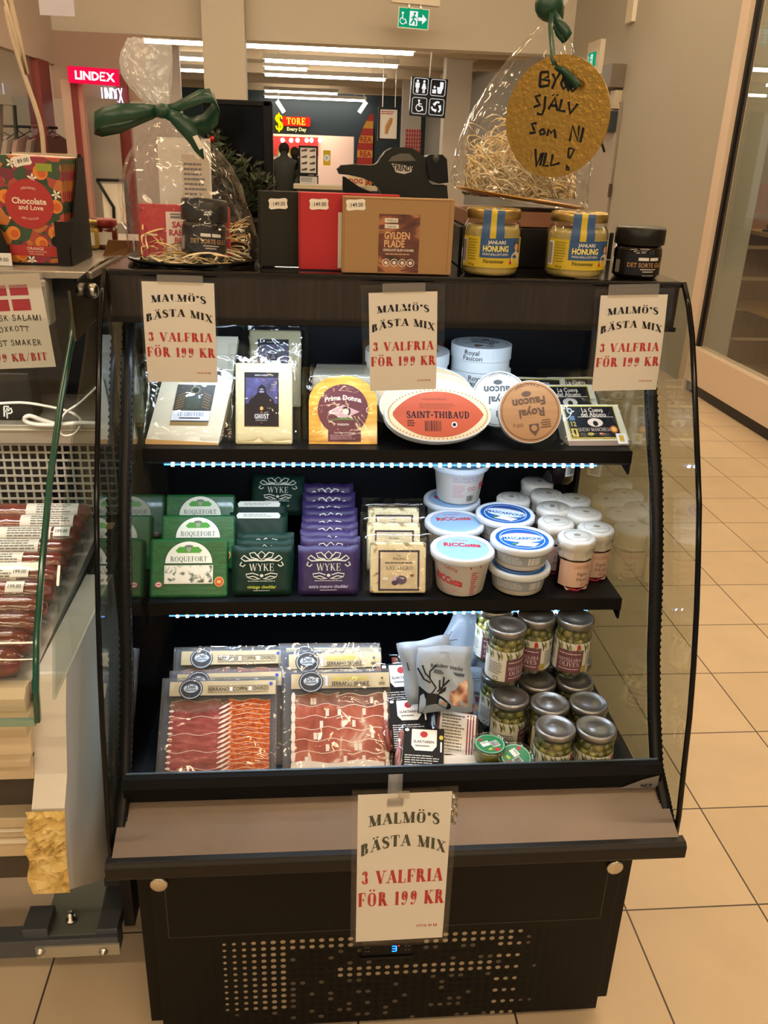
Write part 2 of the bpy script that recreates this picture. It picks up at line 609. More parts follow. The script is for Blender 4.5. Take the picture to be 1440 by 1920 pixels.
def stroke_font(TH, TN, serif, spacing=0.03):
    def fn(txt, weight=0):
        th, tn = TH, TN
        polys = []; x0 = 0.0

        def seg(pts, wd):
            n = len(pts); vs = []; fs = []
            for i, (u, v) in enumerate(pts):
                a = pts[max(i - 1, 0)]; b = pts[min(i + 1, n - 1)]
                tx, ty = b[0] - a[0], b[1] - a[1]; L = math.hypot(tx, ty) or 1
                w2 = (wd[i] if isinstance(wd, list) else wd) / 2
                vs += [(x0 + u - ty / L * w2, v + tx / L * w2), (x0 + u + ty / L * w2, v - tx / L * w2)]
                if i: fs.append((2 * i - 2, 2 * i - 1, 2 * i + 1, 2 * i))
            polys.append((vs, fs))
        for ch in txt:
            wd, sts = G.get(ch) or G.get(ch.upper(), (.4, []))
            for st in sts:
                k = st[0]
                if k == 'T': seg(st[1], th)
                elif k == 'n': seg(st[1], tn)
                elif k == 'm':
                    n = len(st[1])
                    seg(st[1], [tn + (th * 1.05 - tn) * max(0, math.sin(math.pi * i / (n - 1))) ** 2 for i in range(n)])
                elif k == 'A':
                    _, cx, cy, rx, ry, a0, a1 = st
                    n = 18
                    pts = []; ws = []
                    for i in range(n + 1):
                        a = (a0 + (a1 - a0) * i / n) * D2R
                        ww = tn + (th - tn) * abs(math.cos(a)) ** 1.6
                        pts.append((cx + (rx - ww / 2 * abs(math.cos(a))) * math.cos(a), cy + (ry - tn / 2) * math.sin(a))); ws.append(ww)
                    seg(pts, ws)
                elif k == 's' and serif:
                    y = st[2] + (tn / 2 if st[2] < .3 else -tn / 2)
                    seg([(st[1] - serif, y), (st[1] + serif, y)], tn)
                elif k == 'd':
                    r = st[3] * (1 if serif else .6)
                    polys.append(([(x0 + st[1] + r * math.cos(q * math.pi / 5), st[2] + r * math.sin(q * math.pi / 5)) for q in range(10)], [tuple(range(10))]))
            x0 += wd + spacing
        return polys, max(x0 - spacing, .1)
    return fn


FONTS = {'sans': sans, 'didone': stroke_font(.25, .06, .16, .10), 'roman': stroke_font(.13, .045, .1, .03), 'hand': stroke_font(.14, .14, 0, .14), 'slab': stroke_font(.2, .11, .14, .05)}

# ------------------------------------------------------------------ shared materials
WHITE = M('#f0efeb', .55)
PAPER = M('#dedad2', .6)
INK = M('#17171a', .6)
INKGREY = M('#70706f', .6)
RED = M('#b3262b', .55)
BLACKMETAL = M('#141414', .35, bump=.05, bscale=400)
BLACKPLASTIC = M('#161617', .32)
BLACKGLOSS = M('#0c0c0d', .12)
STEEL = M('#c4c2bc', .3, 1.0)
ALU = M('#c9c4b8', .38, .85)
GOLD = M('#c8a24a', .28, 1.0)
FILM = clear_mat('clear_film', ior=1.45, rough=.07, base=.012, boost=1.3, bump=.5, bscale=20, frn=False)
SLEEVE = clear_mat('plastic_sleeve', ior=1.4, rough=.04, base=.0, boost=1.1, bump=.12, bscale=14)
TRAYCLEAR = clear_mat('clear_tray', '#eaf0f4', ior=1.45, rough=.08, base=.03, boost=1.3, haze=.06, bump=.1, bscale=25)
GLASS = clear_mat('pane_glass', '#f6faf8', ior=1.5, rough=.01, base=.0, boost=1.1)
SIDEGLASS = clear_mat('fridge_side_glass', '#eef2f0', ior=1.5, rough=.008, base=.0, boost=1.35)
JARGLASS = clear_mat('jar_glass', '#fbfdfb', ior=1.45, rough=.03, base=.0, boost=1.4)
TAPE = clear_mat('sticky_tape', '#efe9dd', ior=1.4, rough=.25, base=.03, boost=1.0, haze=.18)

# ------------------------------------------------------------------ the hall
def floor_mat():
    m = bpy.data.materials.new('floor_tiles'); m.use_nodes = True
    nt = m.node_tree; b = nt.nodes['Principled BSDF']
    tc = nt.nodes.new('ShaderNodeTexCoord'); mp = nt.nodes.new('ShaderNodeMapping')
    t = 0.3222
    mp.inputs['Location'].default_value = (-0.5936 + t * 40, -0.0482 + t * 40, 0)
    br = nt.nodes.new('ShaderNodeTexBrick')
    br.offset = 0; br.squash = 1
    br.inputs['Scale'].default_value = 1
    br.inputs['Brick Width'].default_value = t
    br.inputs['Row Height'].default_value = t
    br.inputs['Mortar Size'].default_value = .0022
    br.inputs['Mortar Smooth'].default_value = .1
    br.inputs['Bias'].default_value = 0
    br.inputs['Color1'].default_value = lin('#d3bfa3')
    br.inputs['Color2'].default_value = lin('#cbb699')
    br.inputs['Mortar'].default_value = lin('#3d2f28')
    n = nt.nodes.new('ShaderNodeTexNoise'); n.inputs['Scale'].default_value = 6; n.inputs['Detail'].default_value = 6
    mr = nt.nodes.new('ShaderNodeMapRange'); mr.inputs[3].default_value = .88; mr.inputs[4].default_value = 1.1
    mx = nt.nodes.new('ShaderNodeVectorMath'); mx.operation = 'SCALE'
    L = nt.links.new
    L(tc.outputs['Object'], mp.inputs[0]); L(mp.outputs[0], br.inputs['Vector']); L(tc.outputs['Object'], n.inputs['Vector'])
    L(n.outputs['Fac'], mr.inputs[0]); L(br.outputs['Color'], mx.inputs[0]); L(mr.outputs[0], mx.inputs['Scale'])
    L(mx.outputs[0], b.inputs['Base Color'])
    b.inputs['Roughness'].default_value = .42
    return m


struct(MB().box(-9, 7, -11, 30, -.12, 0, floor_mat()).build('floor'))
WALLGREY = M('#aeaaa0', .75, bump=.03, bscale=300)
BEIGE = M('#cfc9be', .8)
CEILB = M('#c6b8a0', .85)
XR = 2.837
b = MB().box(XR, XR + .3, 5.02, 24, 0, 4.2, WALLGREY)
struct(b.build('wall_right'))
b = MB().box(-9, XR, 9.3, 9.6, 2.70, 4.2, BEIGE)
struct(b.build('wall_back'))
b = MB().box(-1.245, -.80, 9.0, 9.295, 0, 4.2, BEIGE)
struct(b.build('trim_1'))
struct(MB().box(-9, 7, -11, 9.6, 4.2, 4.3, M('#d9cdbb', .9)).build('ceiling'))
b = MB().box(-9, XR, 9.6, 24, 2.99, 3.1, CEILB)
for y in (11.3, 13.1, 15.6, 17.8, 20.3):
    b.box(-9, XR, y, y + .35, 2.84, 2.99, M('#c9b79c', .8))
struct(b.build('ceiling.001'))
# far shop front: teal fascia over a wide opening
TEAL = M('#33424c', .6)
b = MB().box(-6, -1.05, 22, 22.3, 0, 2.99, TEAL).box(-1.05, 1.05, 22, 22.3, 1.96, 2.99, TEAL).box(1.05, XR, 22, 22.3, 0, 2.99, TEAL)
struct(b.build('wall_far'))
b = MB().box(-2.4, 1.6, 26, 26.1, 0, 2.6, M('#d8c3c4', .7)).box(-2.4, 1.6, 22.4, 26, 2.5, 2.6, WHITE)
b.box(-2.4, .2, 25.9, 26, 1.45, 1.95, M('#b01f27', .5))
struct(b.build('wall_shop'))
# long light-coloured duct under the far ceiling along the right wall
pa = onX(2.3, 900, 101); pb = onX(2.3, 702, 222)
b = MB(); b.tube([pa, pb], .07, M('#d9c9b2', .7), 4)
struct(b.build('trim_2'))
# white column and wall piece on the right of the far hall
b = MB()
for px, y in ((846, 12.0), (765, 17)):
    p = onY(y, px, 250); b.box(p.x - .12, p.x + .25, y, y + .3, 0, 2.99, M('#cfc6ba', .7))
struct(b.build('trim_3'))

# ---- ceiling strip lights
TUBE = emit_mat('strip_light', '#ffe2b8', STRIP_STRENGTH)
TUBEF = emit_mat('strip_light_far', '#fff0d8', 24.0)


def strip_light(p, q, label, group, tube=TUBE, r=.03, nm='strip_light'):
    t = thing(nm, label, 'ceiling light', (p + q) / 2, group=group)
    h = (q - p) / 2
    MB().box(-abs(h.x) - .03, abs(h.x) + .03, -r * 1.4, r * 1.4, r * .2, r * 2.2, M('#d8d2c6', .5)).build('housing', t)
    for s in (-.8, .8):
        MB().box(s * abs(h.x) - .006, s * abs(h.x) + .006, -.006, .006, r * 2, (2.5 if p.z < 2.6 else 2.985 if p.x > -3.4 and p.z < 3 else 3.1 if p.z < 3 else 4.2) - p.z, STEEL).build('hanger_rod', t)
    MB().box(-abs(h.x), abs(h.x), -r, r, -r, r * .2, tube).build('tube', t)
    return t


ords = ['nearest row of lit strip lights under the far ceiling, longest of them', 'second row of lit strip lights from the front, right of the pillar',
        'short lit strip light just below the second row, beside the pillar', 'third row of lit strip lights under the far ceiling',
        'faint fourth row of strip lights under the far ceiling', 'farthest lit strip light, just above the teal shop fascia',
        'lit strip light left of the pillar in the second row', 'lit strip light left of the pillar in the third row']
for (xa, xb, y, lb) in ((180, 775, 82, ords[0]), (497, 745, 117, ords[1]), (497, 575, 127, ords[2]), (497, 722, 143, ords[3]),
                        (497, 632, 172, ords[4]), (497, 685, 184, ords[5]), (322, 419, 109, ords[6]), (322, 419, 131, ords[7])):
    sl = .0345
    c = onZ(2.80, (xa + xb) / 2, y if xa > 190 else 84)
    if c.y > 21.6: c = onY(21.6, (xa + xb) / 2, y)
    pa = onY(c.y, xa, y); pb = onY(c.y, xb, y)
    strip_light(Vector((pa.x, c.y, c.z)), Vector((pb.x, c.y, c.z)), 'white ' + lb, 'strip lights under the far ceiling', TUBEF, .035)
for i, y in enumerate((-8.2, -5.4, -2.6, 0.2, 3.0, 5.8)):  # the rows farthest behind the camera are added for front fill light
    for j, x in enumerate((-2.6, 1.6)):
        strip_light(Vector((x - 1.6, y, 3.9)), Vector((x + 1.6, y, 3.9)), 'unseen warm white strip light high over the fridge aisle', 'strip lights over the aisle', TUBE, .05)
for px, py, dx, lb in ((206 + 320, 200, 1, 'left'), (680, 201, -1, 'right')):
    p = onY(20.5, px, py)
    t = thing('spotlight', 'lit white track spotlight above the teal fascia, %s one' % lb, 'spotlight', p, (0, 35 * dx * -D2R, 0), 'spotlights above the teal fascia')
    MB().lathe([(.045, -.14), (.045, .14)], M('#fff3df', .5, emit=3), 12).build('lamp_head', t)
    MB().tube([(0, 0, .1), (dx * .35, 0, (2.99 - p.z) * 1.1)], .015, WHITE, 6).build('bracket', t)

# ---- glowing store sign
p0 = onY(21.9, 515, 246); p1 = onY(21.9, 584, 215)
t = thing('store_sign', 'glowing red and yellow $TORE Every Day sign on the teal fascia', 'shop sign', (p0.x, 21.9, p0.z))
W_ = p1.x - p0.x; H_ = p1.z - p0.z
k = MB(); k.box(W_ * .2, W_ * .97, 0, .08, H_ * .33, H_ * .86, emit_mat('sign_red', '#e0301e', 1.3)); k.build('board', t, bevel=.03)
k = MB(); k.text(flat(-.02), '$', W_ * .12, H_ * .5, H_ * .82, emit_mat('sign_yellow', '#ffe600', 1.5), font='slab'); k.text(flat(-.02), 'TORE', W_ * .58, H_ * .6, H_ * .36, emit_mat('sign_yellow_b', '#ffd23a', 1.5), maxw=W_ * .7, font='slab')
k.text(flat(-.02), 'Every Day', W_ * .6, H_ * .16, H_ * .2, emit_mat('sign_pale', '#fff0a0', 1.4), maxw=W_ * .58, weight=2); k.build('lettering', t)
for i, y in enumerate((22.9, 24.2, 25.4)):  # strips added to brighten the dim shop interior
    strip_light(Vector((-1.5, y, 2.42)), Vector((.9, y, 2.42)), 'added white fill strip inside the shop behind the teal fascia', 'added fill strips inside the far shop', TUBE, .04)
# downlight row inside the shop
for i, px in enumerate((530, 546, 558, 575, 584, 600)):
    p = onY(22.9, px, 263)
    t = MB(); t.ball((0, 0, 0), .05, emit_mat('shop_lamp', '#fff6ea', 70), 8, 6)
    tag(t.build('shop_downlight', None, p), 'bright downlight inside the shop under the store sign', 'downlight', 'downlights inside the shop')
# yellow price posters inside the shop
for px0, py0, px1, py1, lb in ((606, 282, 620, 310, 'right of the shoe menu board'), (520, 280, 545, 304, 'left of the shoe menu board')):
    pa = onY(22.6, px0, py1); pb = onY(22.6, px1, py0)
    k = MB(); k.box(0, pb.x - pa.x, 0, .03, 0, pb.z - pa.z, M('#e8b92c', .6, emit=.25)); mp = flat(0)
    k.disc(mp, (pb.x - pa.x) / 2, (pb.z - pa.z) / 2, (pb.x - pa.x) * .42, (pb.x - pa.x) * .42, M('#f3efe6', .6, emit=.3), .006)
    k.lines(mp, (pb.x - pa.x) * .3, (pb.z - pa.z) * .4, (pb.x - pa.x) * .7, (pb.z - pa.z) * .6, 3, INK, .01)
    tag(k.build('yellow_poster', None, pa), 'yellow hanging poster with white disc, ' + lb, 'poster', 'yellow posters in the shop')

# ---- framed boards in the far hall
def framed(px0, py0, px1, py1, y, label, art, name='framed_board', legs=False, hang=False):
    pa = onY(y, px0, py1); pb = onY(y, px1, py0)
    W, H = pb.x - pa.x, pb.z - pa.z
    t = thing(name, label, 'sign board', (pa.x, y, pa.z))
    fr = MB(); q = .06 * min(W, H) + .01
    for a in ((0, W, 0, q), (0, W, H - q, H), (0, q, q, H - q), (W - q, W, q, H - q)):
        fr.box(a[0], a[1], 0, .05, a[2], a[3], BLACKPLASTIC)
    if legs:
        fr.box(q, q + .04, 0, .05, -pa.z, 0, BLACKPLASTIC); fr.box(W - q - .04, W - q, 0, .05, -pa.z, 0, BLACKPLASTIC)
    if hang:
        for s in (.2, .8): fr.box(W * s - .006, W * s + .006, .02, .03, H, 2.99 - pa.z, STEEL)
    fr.build('frame', t)
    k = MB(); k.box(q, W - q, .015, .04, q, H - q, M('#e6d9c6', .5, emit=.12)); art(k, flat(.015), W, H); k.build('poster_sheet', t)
    return t


BROWN = M('#6b4630', .6); SAUS = M('#c98c50', .5)


def shoe_art(k, mp, W, H):
    for r in range(4):
        for c in range(2):
            cx = W * (.3 + .42 * c); cy = H * (.84 - .22 * r)
            k.poly(mp, [(cx - W * .15, cy - H * .045), (cx + W * .13, cy - H * .03), (cx + W * .15, cy + H * .05), (cx + W * .06, cy + H * .055), (cx, cy + H * .03), (cx - W * .14, cy + H * .01)], BROWN, .004)


def dog_art(k, mp, W, H):
    k.lines(mp, W * .15, H * .78, W * .8, H * .9, 2, RED, .004)
    for o, c, r in ((0, M('#d9b077', .6), .15), (.02, SAUS, .1)):
        k.stroke(mp, [(W * (.4 + o), H * .2), (W * (.45 + o), H * .4), (W * (.56 + o), H * .55), (W * (.64 + o), H * .68)], [W * r, W * r * 1.6, W * r * 1.6, W * r], c, .004 + o / 5)
    k.disc(mp, W * .74, H * .28, W * .08, W * .08, M('#efe3d0', .6), .005)


framed(560, 274, 596, 327, 15, 'black-framed board with eight brown shoe pictures standing outside the far shop', shoe_art, 'menu_board', True)
framed(560, 329, 597, 346, 14.9, 'low white notice board in dark frame under the shoe picture board', lambda k, mp, W, H: k.lines(mp, W * .12, H * .3, W * .7, H * .75, 3, INKGREY, .004), 'notice_board', True)
framed(708, 202, 749, 263, 12.5, 'framed hot dog poster hanging under the far ceiling left of the toilet sign', dog_art, 'hot_dog_poster', hang=True)

# ---- feather flag
pa = onY(17, 668, 348); W_ = onY(17, 697, 348).x - pa.x; H_ = onY(17, 690, 213).z - pa.z
t = thing('feather_flag', 'tall red and yellow feather flag with REA lettering right of the store sign', 'flag', (pa.x, 17, pa.z))
k = MB(); prof = []
N = 20
def fl(v): return W_ * (.02 + .78 * max(0, v - .45) ** 1.9 / .55 ** 1.9) if v > .45 else W_ * .02
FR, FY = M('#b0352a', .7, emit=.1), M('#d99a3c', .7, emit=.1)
for i in range(N):
    v0, v1 = i / N, (i + 1) / N
    k.add([(fl(v0), 0, v0 * H_), (W_, 0, v0 * H_), (W_, 0, v1 * H_), (fl(v1), 0, v1 * H_)], [(0, 1, 2, 3)], FY if i % 4 < 2 else FR)
    k.add([(fl(v0), .01, v0 * H_), (W_, .01, v0 * H_), (W_, .01, v1 * H_), (fl(v1), .01, v1 * H_)], [(3, 2, 1, 0)], FY if i % 4 < 2 else FR)
for i in (0, 4, 8, 12):
    k.text(flat(-.004), 'REA', W_ * .56, H_ * (i + 1) / N, H_ * .075, FR, maxw=W_ * .74, weight=3)
k.build('flag_cloth', t)
k = MB(); k.tube([(W_ + .02, .02, -pa.z), (W_ + .02, .02, H_ * .7), (W_ * .9, .02, H_ * 1.0)], .02, BLACKPLASTIC); k.build('pole', t)

# ---- toilet pictogram sign
pa = onY(11, 767, 221); pb = onY(11, 838, 151); W_ = pb.x - pa.x; H_ = pb.z - pa.z
t = thing('toilet_sign', 'square black hanging sign with four white pictograms, toilets and recycling', 'sign', (pa.x, 11, pa.z + .03), (0, 2 * D2R, 0))
MB().box(0, W_, 0, .08, 0, H_, BLACKPLASTIC).build('sign_box', t)
k = MB(); mp = flat(0); SW = emit_mat('pictogram_white', '#f4f4f4', 1.0)
def rr(cx, cy):
    q = W_ * .2; r = W_ * .05
    pts = []
    for sx, sy, a in ((1, 1, 0), (-1, 1, 90), (-1, -1, 180), (1, -1, 270)):
        for j in range(5):
            an = (a + j * 22.5) * D2R
            pts.append((cx + sx * (q - r) + r * math.cos(an), cy + sy * (q - r) + r * math.sin(an)))
    k.stroke(mp, pts + pts[:2], W_ * .012, SW, .004)
def man(cx, cy, s, skirt=False):
    k.disc(mp, cx, cy + s * .8, s * .2, s * .2, SW, .004)
    if skirt:
        k.poly(mp, [(cx - s * .16, cy + s * .55), (cx + s * .16, cy + s * .55), (cx + s * .42, cy - s * .35), (cx - s * .42, cy - s * .35)], SW, .004)
        k.rect(mp, cx - s * .2, cy - s, cx - s * .03, cy - s * .35, SW, .004); k.rect(mp, cx + s * .03, cy - s, cx + s * .2, cy - s * .35, SW, .004)
    else:
        k.rect(mp, cx - s * .36, cy - s * .2, cx + s * .36, cy + s * .55, SW, .004)
        k.rect(mp, cx - s * .22, cy - s, cx - s * .03, cy - s * .2, SW, .004); k.rect(mp, cx + s * .03, cy - s, cx + s * .22, cy - s * .2, SW, .004)
for cx in (.26, .74):
    for cy in (.26, .74): rr(W_ * cx, W_ * cy)
s_ = W_ * .16
man(W_ * .17, W_ * .74, s_); man(W_ * .35, W_ * .74, s_, True)
X, Y = W_ * .74, W_ * .74
k.rect(mp, X + s_ * .3, Y - s_ * .1, X + s_ * .9, Y + s_ * .9, SW, .004); k.poly(mp, [(X - s_ * .2, Y + s_ * .1), (X + s_ * .9, Y + s_ * .1), (X + s_ * .6, Y - s_ * .9), (X, Y - s_ * .9)], SW, .004)
k.rect(mp, X - s_ * .95, Y - s_ * .9, X - s_ * .3, Y - s_ * .3, SW, .004); k.disc(mp, X - s_ * .6, Y + s_ * .05, s_ * .2, s_ * .2, SW, .004)
X, Y = W_ * .26, W_ * .26
k.disc(mp, X - s_ * .1, Y + s_ * .8, s_ * .18, s_ * .18, SW, .004); k.stroke(mp, [(X - s_ * .1, Y + s_ * .6), (X - s_ * .05, Y - s_ * .05), (X + s_ * .45, Y - s_ * .05), (X + s_ * .65, Y - s_ * .75)], s_ * .2, SW, .004)
k.stroke(mp, [(X - s_ * .1, Y + s_ * .3), (X + s_ * .4, Y + s_ * .3)], s_ * .14, SW, .004)
k.ring(mp, X, Y - s_ * .3, s_ * .62, s_ * .62, s_ * .14, SW, .004, a0=100, a1=350)
X, Y = W_ * .74, W_ * .26
for a in (90, 210, 330):
    c, s2 = math.cos(a * D2R), math.sin(a * D2R); c1, s1 = math.cos((a + 62) * D2R), math.sin((a + 62) * D2R); c0, s0 = math.cos((a - 32) * D2R), math.sin((a - 32) * D2R)
    k.stroke(mp, [(X + s_ * .85 * c0, Y + s_ * .85 * s0), (X + s_ * .8 * c, Y + s_ * .8 * s2), (X + s_ * .6 * c1, Y + s_ * .6 * s1)], [s_ * .3, s_ * .3, s_ * .5], SW, .004)
k.build('pictograms', t)
MB().tube([(W_ * .5, .04, H_), (W_ * .5, .04, 2.99 - pa.z - .03)], .012, WHITE, 6).build('hanger_rod', t)

# ---- exit sign hanging in front of the header, and one on the grey wall
def exit_art(k, mp, W, H, arrow=True):
    k.rect(mp, 0, 0, W, H, emit_mat('exit_green', '#149a6a', 1.0), .002)
    k.rect(mp, W * .36, H * .12, W * .64, H * .88, SW, .004)
    GR = emit_mat('exit_green_b', '#149a6a', 1.0)
    k.disc(mp, W * .53, H * .76, H * .07, H * .07, GR, .006); k.stroke(mp, [(W * .52, H * .68), (W * .49, H * .42), (W * .42, H * .2)], H * .1, GR, .006)
    k.stroke(mp, [(W * .49, H * .42), (W * .57, H * .36), (W * .57, H * .16)], H * .09, GR, .006); k.stroke(mp, [(W * .42, H * .5), (W * .5, H * .62), (W * .6, H * .52)], H * .07, GR, .006)
    if arrow:
        k.rect(mp, W * .66, H * .4, W * .82, H * .58, SW, .004); k.poly(mp, [(W * .8, H * .22), (W * .96, H * .49), (W * .8, H * .76)], SW, .004)
    k.disc(mp, W * .12, H * .74, H * .07, H * .07, SW, .004); k.stroke(mp, [(W * .12, H * .66), (W * .13, H * .42), (W * .22, H * .42), (W * .27, H * .2)], H * .06, SW, .004)
    k.ring(mp, W * .14, H * .34, H * .2, H * .2, H * .045, SW, .004, a0=90, a1=340)


pa = onY(8.6, 747, 50); pb = onY(8.6, 803, 17); W_ = pb.x - pa.x; H_ = pb.z - pa.z
t = thing('exit_sign', 'green lit exit sign with running man, wheelchair and arrow hanging from the ceiling', 'exit sign', (pa.x, 8.6, pa.z), (0, 2 * D2R, 0))
k = MB(); k.box(-.01, W_ + .01, 0, .03, -.01, H_ + .01, M('#d7e8e0', .4)); exit_art(k, flat(0), W_, H_); k.build('sign_plate', t)
k = MB(); k.box(-W_ * .3, W_ * 1.35, -.03, .06, H_ + .04, H_ + .1, M('#e0d7c8', .5)); k.box(W_ * .3, W_ * .34, 0, .03, H_, 4.2 - pa.z, STEEL); k.box(W_ * .7, W_ * .74, 0, .03, H_, 4.2 - pa.z, STEEL); k.build('bracket', t)


def face_left(x):
    return lambda u, v, d: (x - d, u, v)


# the emergency sign and fittings are on the grey wall (plane x = XR)
pa = onX(XR, 1109, 133); pb = onX(XR, 1128, 96)
t = thing('wall_exit_sign', 'small green lit exit sign on the grey wall above the door', 'exit sign')
k = MB(); k.box(XR - .05, XR, pb.y - .1, pa.y + .05, pa.z - .05, pb.z + .1, M('#ded5c6', .5)); k.build('sign_case', t)
W_ = pa.y - pb.y; H_ = pb.z - pa.z
k = MB(); exit_art(k, lambda u, v, d: (XR - .051 - d, pa.y - u, pa.z + v), W_, H_, False); k.build('sign_plate', t)
# door in the grey wall: leaf joints, hinge, closer
pd = onX(XR, 1150, 350)
b = MB(); yd = 7.36
b.box(XR - .012, XR, yd, yd + .98, .01, 2.12, M('#b3ab9f', .6)); o = struct(b.build('door_1'))
k = MB(); k.box(XR - .02, XR - .004, yd - .012, yd, 0, 2.14, M('#8a8378', .6)); k.box(XR - .02, XR - .004, yd, yd + 1.0, 2.12, 2.135, M('#8a8378', .6)); k.build('door_trim', o)
for z in (1.35, .55):
    MB().box(XR - .03, XR - .01, yd - .03, yd + .01, z - .06, z + .06, M('#5c4a3d', .4, .6)).build('hinge', o)
t = thing('door_closer', 'white door closer arm with dark motor box above the grey door', 'door closer')
pc = onX(XR, 1150, 160)
MB().box(XR - .10, XR, pc.y - .02, pc.y + .95, pc.z - .06, pc.z + .08, M('#d2cabd', .5)).build('rail', t, bevel=.005)
MB().box(XR - .14, XR, pc.y - .32, pc.y - .03, pc.z - .04, pc.z + .16, M('#6b6258', .5)).build('motor_box', t, bevel=.005)
MB().tube([(XR - .1, pc.y + .1, pc.z - .2), (XR - .12, pc.y + .9, pc.z - .12)], .014, STEEL, 6).tube([(XR - .1, pc.y + .3, pc.z - .02), (XR - .1, pc.y + .3, pc.z - .2)], .014, STEEL, 6).build('arm', t)
t = thing('socket_box', 'small beige and dark socket box with black cable below the door closer', 'socket')
MB().box(XR - .07, XR, pc.y - .30, pc.y - .16, pc.z - .22, pc.z - .06, M('#b9ad98', .5)).build('junction_box', t, bevel=.004)
MB().box(XR - .09, XR, pc.y - .28, pc.y - .05, pc.z - .42, pc.z - .24, M('#25323a', .5)).build('plug', t, bevel=.004)
MB().tube([(XR - .06, pc.y - .12, pc.z - .42), (XR - .08, pc.y - .1, pc.z - .52), (XR - .06, pc.y - .16, pc.z - .6)], .012, BLACKPLASTIC, 6).build('cable', t)
ps = onX(XR, 1189, 15)
tag(MB().box(XR - .04, XR, ps.y - .09, ps.y + .09, ps.z - .12, ps.z + .12, M('#d8cfc0', .5)).build('wall_detector', None, bevel=.006), 'small white detector box high on the grey wall', 'detector')

# shop window right: pale frame, glass, interior seen through it
XG = 2.83
FRAME = M('#d9c6b4', .5)
b = MB(); b.box(XG - .06, XG + .05, 4.90, 5.02, 0, 3.6, FRAME); b.box(XG - .06, XG + .05, -3, 4.90, .08, .34, FRAME); b.box(XG - .04, XG + .03, -3, 4.9, 0, .08, BLACKPLASTIC)
b.box(XG - .06, XG + .05, -3, 5.02, 3.5, 4.2, FRAME)
o = struct(b.build('window_1', bevel=.004))
MB().box(XG - .008, XG + .008, -3, 4.9, .34, 3.5, GLASS).build('window_pane', o)
MB().box(XG - .02, XG + .02, 4.865, 4.9, .34, 3.5, BLACKPLASTIC).build('window_gasket', o)
b = MB(); b.box(7, 7.1, -3, 9, 0, 4.2, M('#a38a62', .8)); b.box(XG + .3, 7, 7.2, 7.3, 0, 4.2, M('#b09a74', .8)); b.box(4.3, 4.6, 5.6, 5.9, 0, 4.2, M('#8d7650', .8))
struct(b.build('wall_shop_right'))
for y in (2.2, 4.6):  # strips put in to light the dark interior behind the window
    strip_light(Vector((3.3, y, 3.4)), Vector((5.6, y, 3.4)), 'added warm fill strip inside the shop right of the grey wall', 'added fill strips in the right shop', TUBE, .04)


def wood(name, a, b_):
    return ramp_mat(name, [(0, a), (1, b_)], 3, .6, stretch=(8, 8, 1), dist=2)


CRATE = wood('crate_wood', '#7d5330', '#a8764a')
t = thing('display_shelf', 'wooden crate shelf unit inside the shop window right', 'shelf')
pq = onX(3.5, 1400, 600)
k = MB()
for dy in (-.9, 0.12):
    for i in range(6):
        k.box(3.35, 3.85, pq.y + dy - .02, pq.y + dy, .02 + i * .25, .24 + i * .25, CRATE)
k.build('side_panel', t)
for z in (.02, .55, 1.12):
    MB().box(3.35, 3.85, pq.y - .9, pq.y + .12, z, z + .03, wood('shelf_wood%d' % int(z * 9), '#b08552', '#c79a62')).build('shelf_board', t)
k = MB()
for i in range(5):
    k.box(3.82, 3.85, pq.y - .86 + i * .2, pq.y - .70 + i * .2, .05, 1.12, CRATE)
k.build('back_panel', t)
# pair of dark boots on the crate shelf
def boot(loc, label):
    t = thing('boot', label, 'boot', loc, (0, 0, 200 * D2R), 'boots on the crate shelf')
    k = MB(); k.lathe([(.0, .0), (.045, 0), (.05, .05), (.045, .12), (.048, .22), (.04, .22), (.038, .1)], M('#2a2522', .5), 14); k.ball((0.08, 0, .04), .045, M('#2a2522', .5), 10, 7, (2.0, 1, .9)); k.build('upper', t)
    MB().box(-.06, .17, -.045, .045, 0, .018, BLACKPLASTIC).build('sole', t, bevel=.008)


boot(Vector((3.55, pq.y - .18, 1.15)), 'dark lace-up boot on the crate shelf, farther one')
boot(Vector((3.55, pq.y - .34, 1.15)), 'dark lace-up boot on the crate shelf, nearer one')

# ---- clothing shop on the left: glazed front (plane x = XL) and its return wall
XL = -2.86
REDF = M('#7c2c2b', .5); PINKF = M('#bda498', .6)
b = MB(); zt = onX(XL, 118, 126).z
b.box(XL - .1, XL, -1, 9.3, zt, 4.2, M('#c4b4a8', .8)); b.box(XL - .12, XL + .02, 8.55, 8.95, 0, zt, REDF); b.box(XL - .06, XL, -1, 8.6, 0, .12, REDF)
o = struct(b.build('window_2'))
MB().box(XL - .04, XL - .02, -1, 8.6, .12, zt, GLASS).build('window_pane', o)
b = MB()
def post(px0, px1, py, y, mat, z1=2.7):
    a = onY(y, px0, py); c = onY(y, px1, py); b.box(a.x, c.x, y, y + .12, 0, z1, mat)
zp = onY(8.3, 140, 150).z; post(128, 145, 300, 8.3, PINKF, zp); post(145, 157, 300, 8.32, REDF, zp); post(157, 166, 300, 8.34, M('#b98a80', .6), zp); post(226, 247, 270, 9.2, REDF, onY(9.2, 235, 140).z)
b.box(-2.9, -1.9, 9.25, 9.31, 2.05, 2.7, M('#a88f84', .7))
struct(b.build('trim_4'))
b = MB(); b.box(-6.5, -1.95, 12.5, 12.6, 0, 2.99, M('#b5a8a0', .7)); b.box(-6.6, -6.5, -1, 12.6, 0, 3.5, M('#8a7f7a', .8)); b.box(-6.5, XL - .1, -1, 12.5, 3.1, 3.2, M('#75695e', .8))
struct(b.build('wall_left'))
a = onY(8.9, 168, 300); c = onY(8.9, 226, 300)
o = struct(MB().box(a.x, c.x, 8.95, 8.98, 0, 2.05, M('#9d9791', .3, var=.1, vscale=2)).build('door_2'))
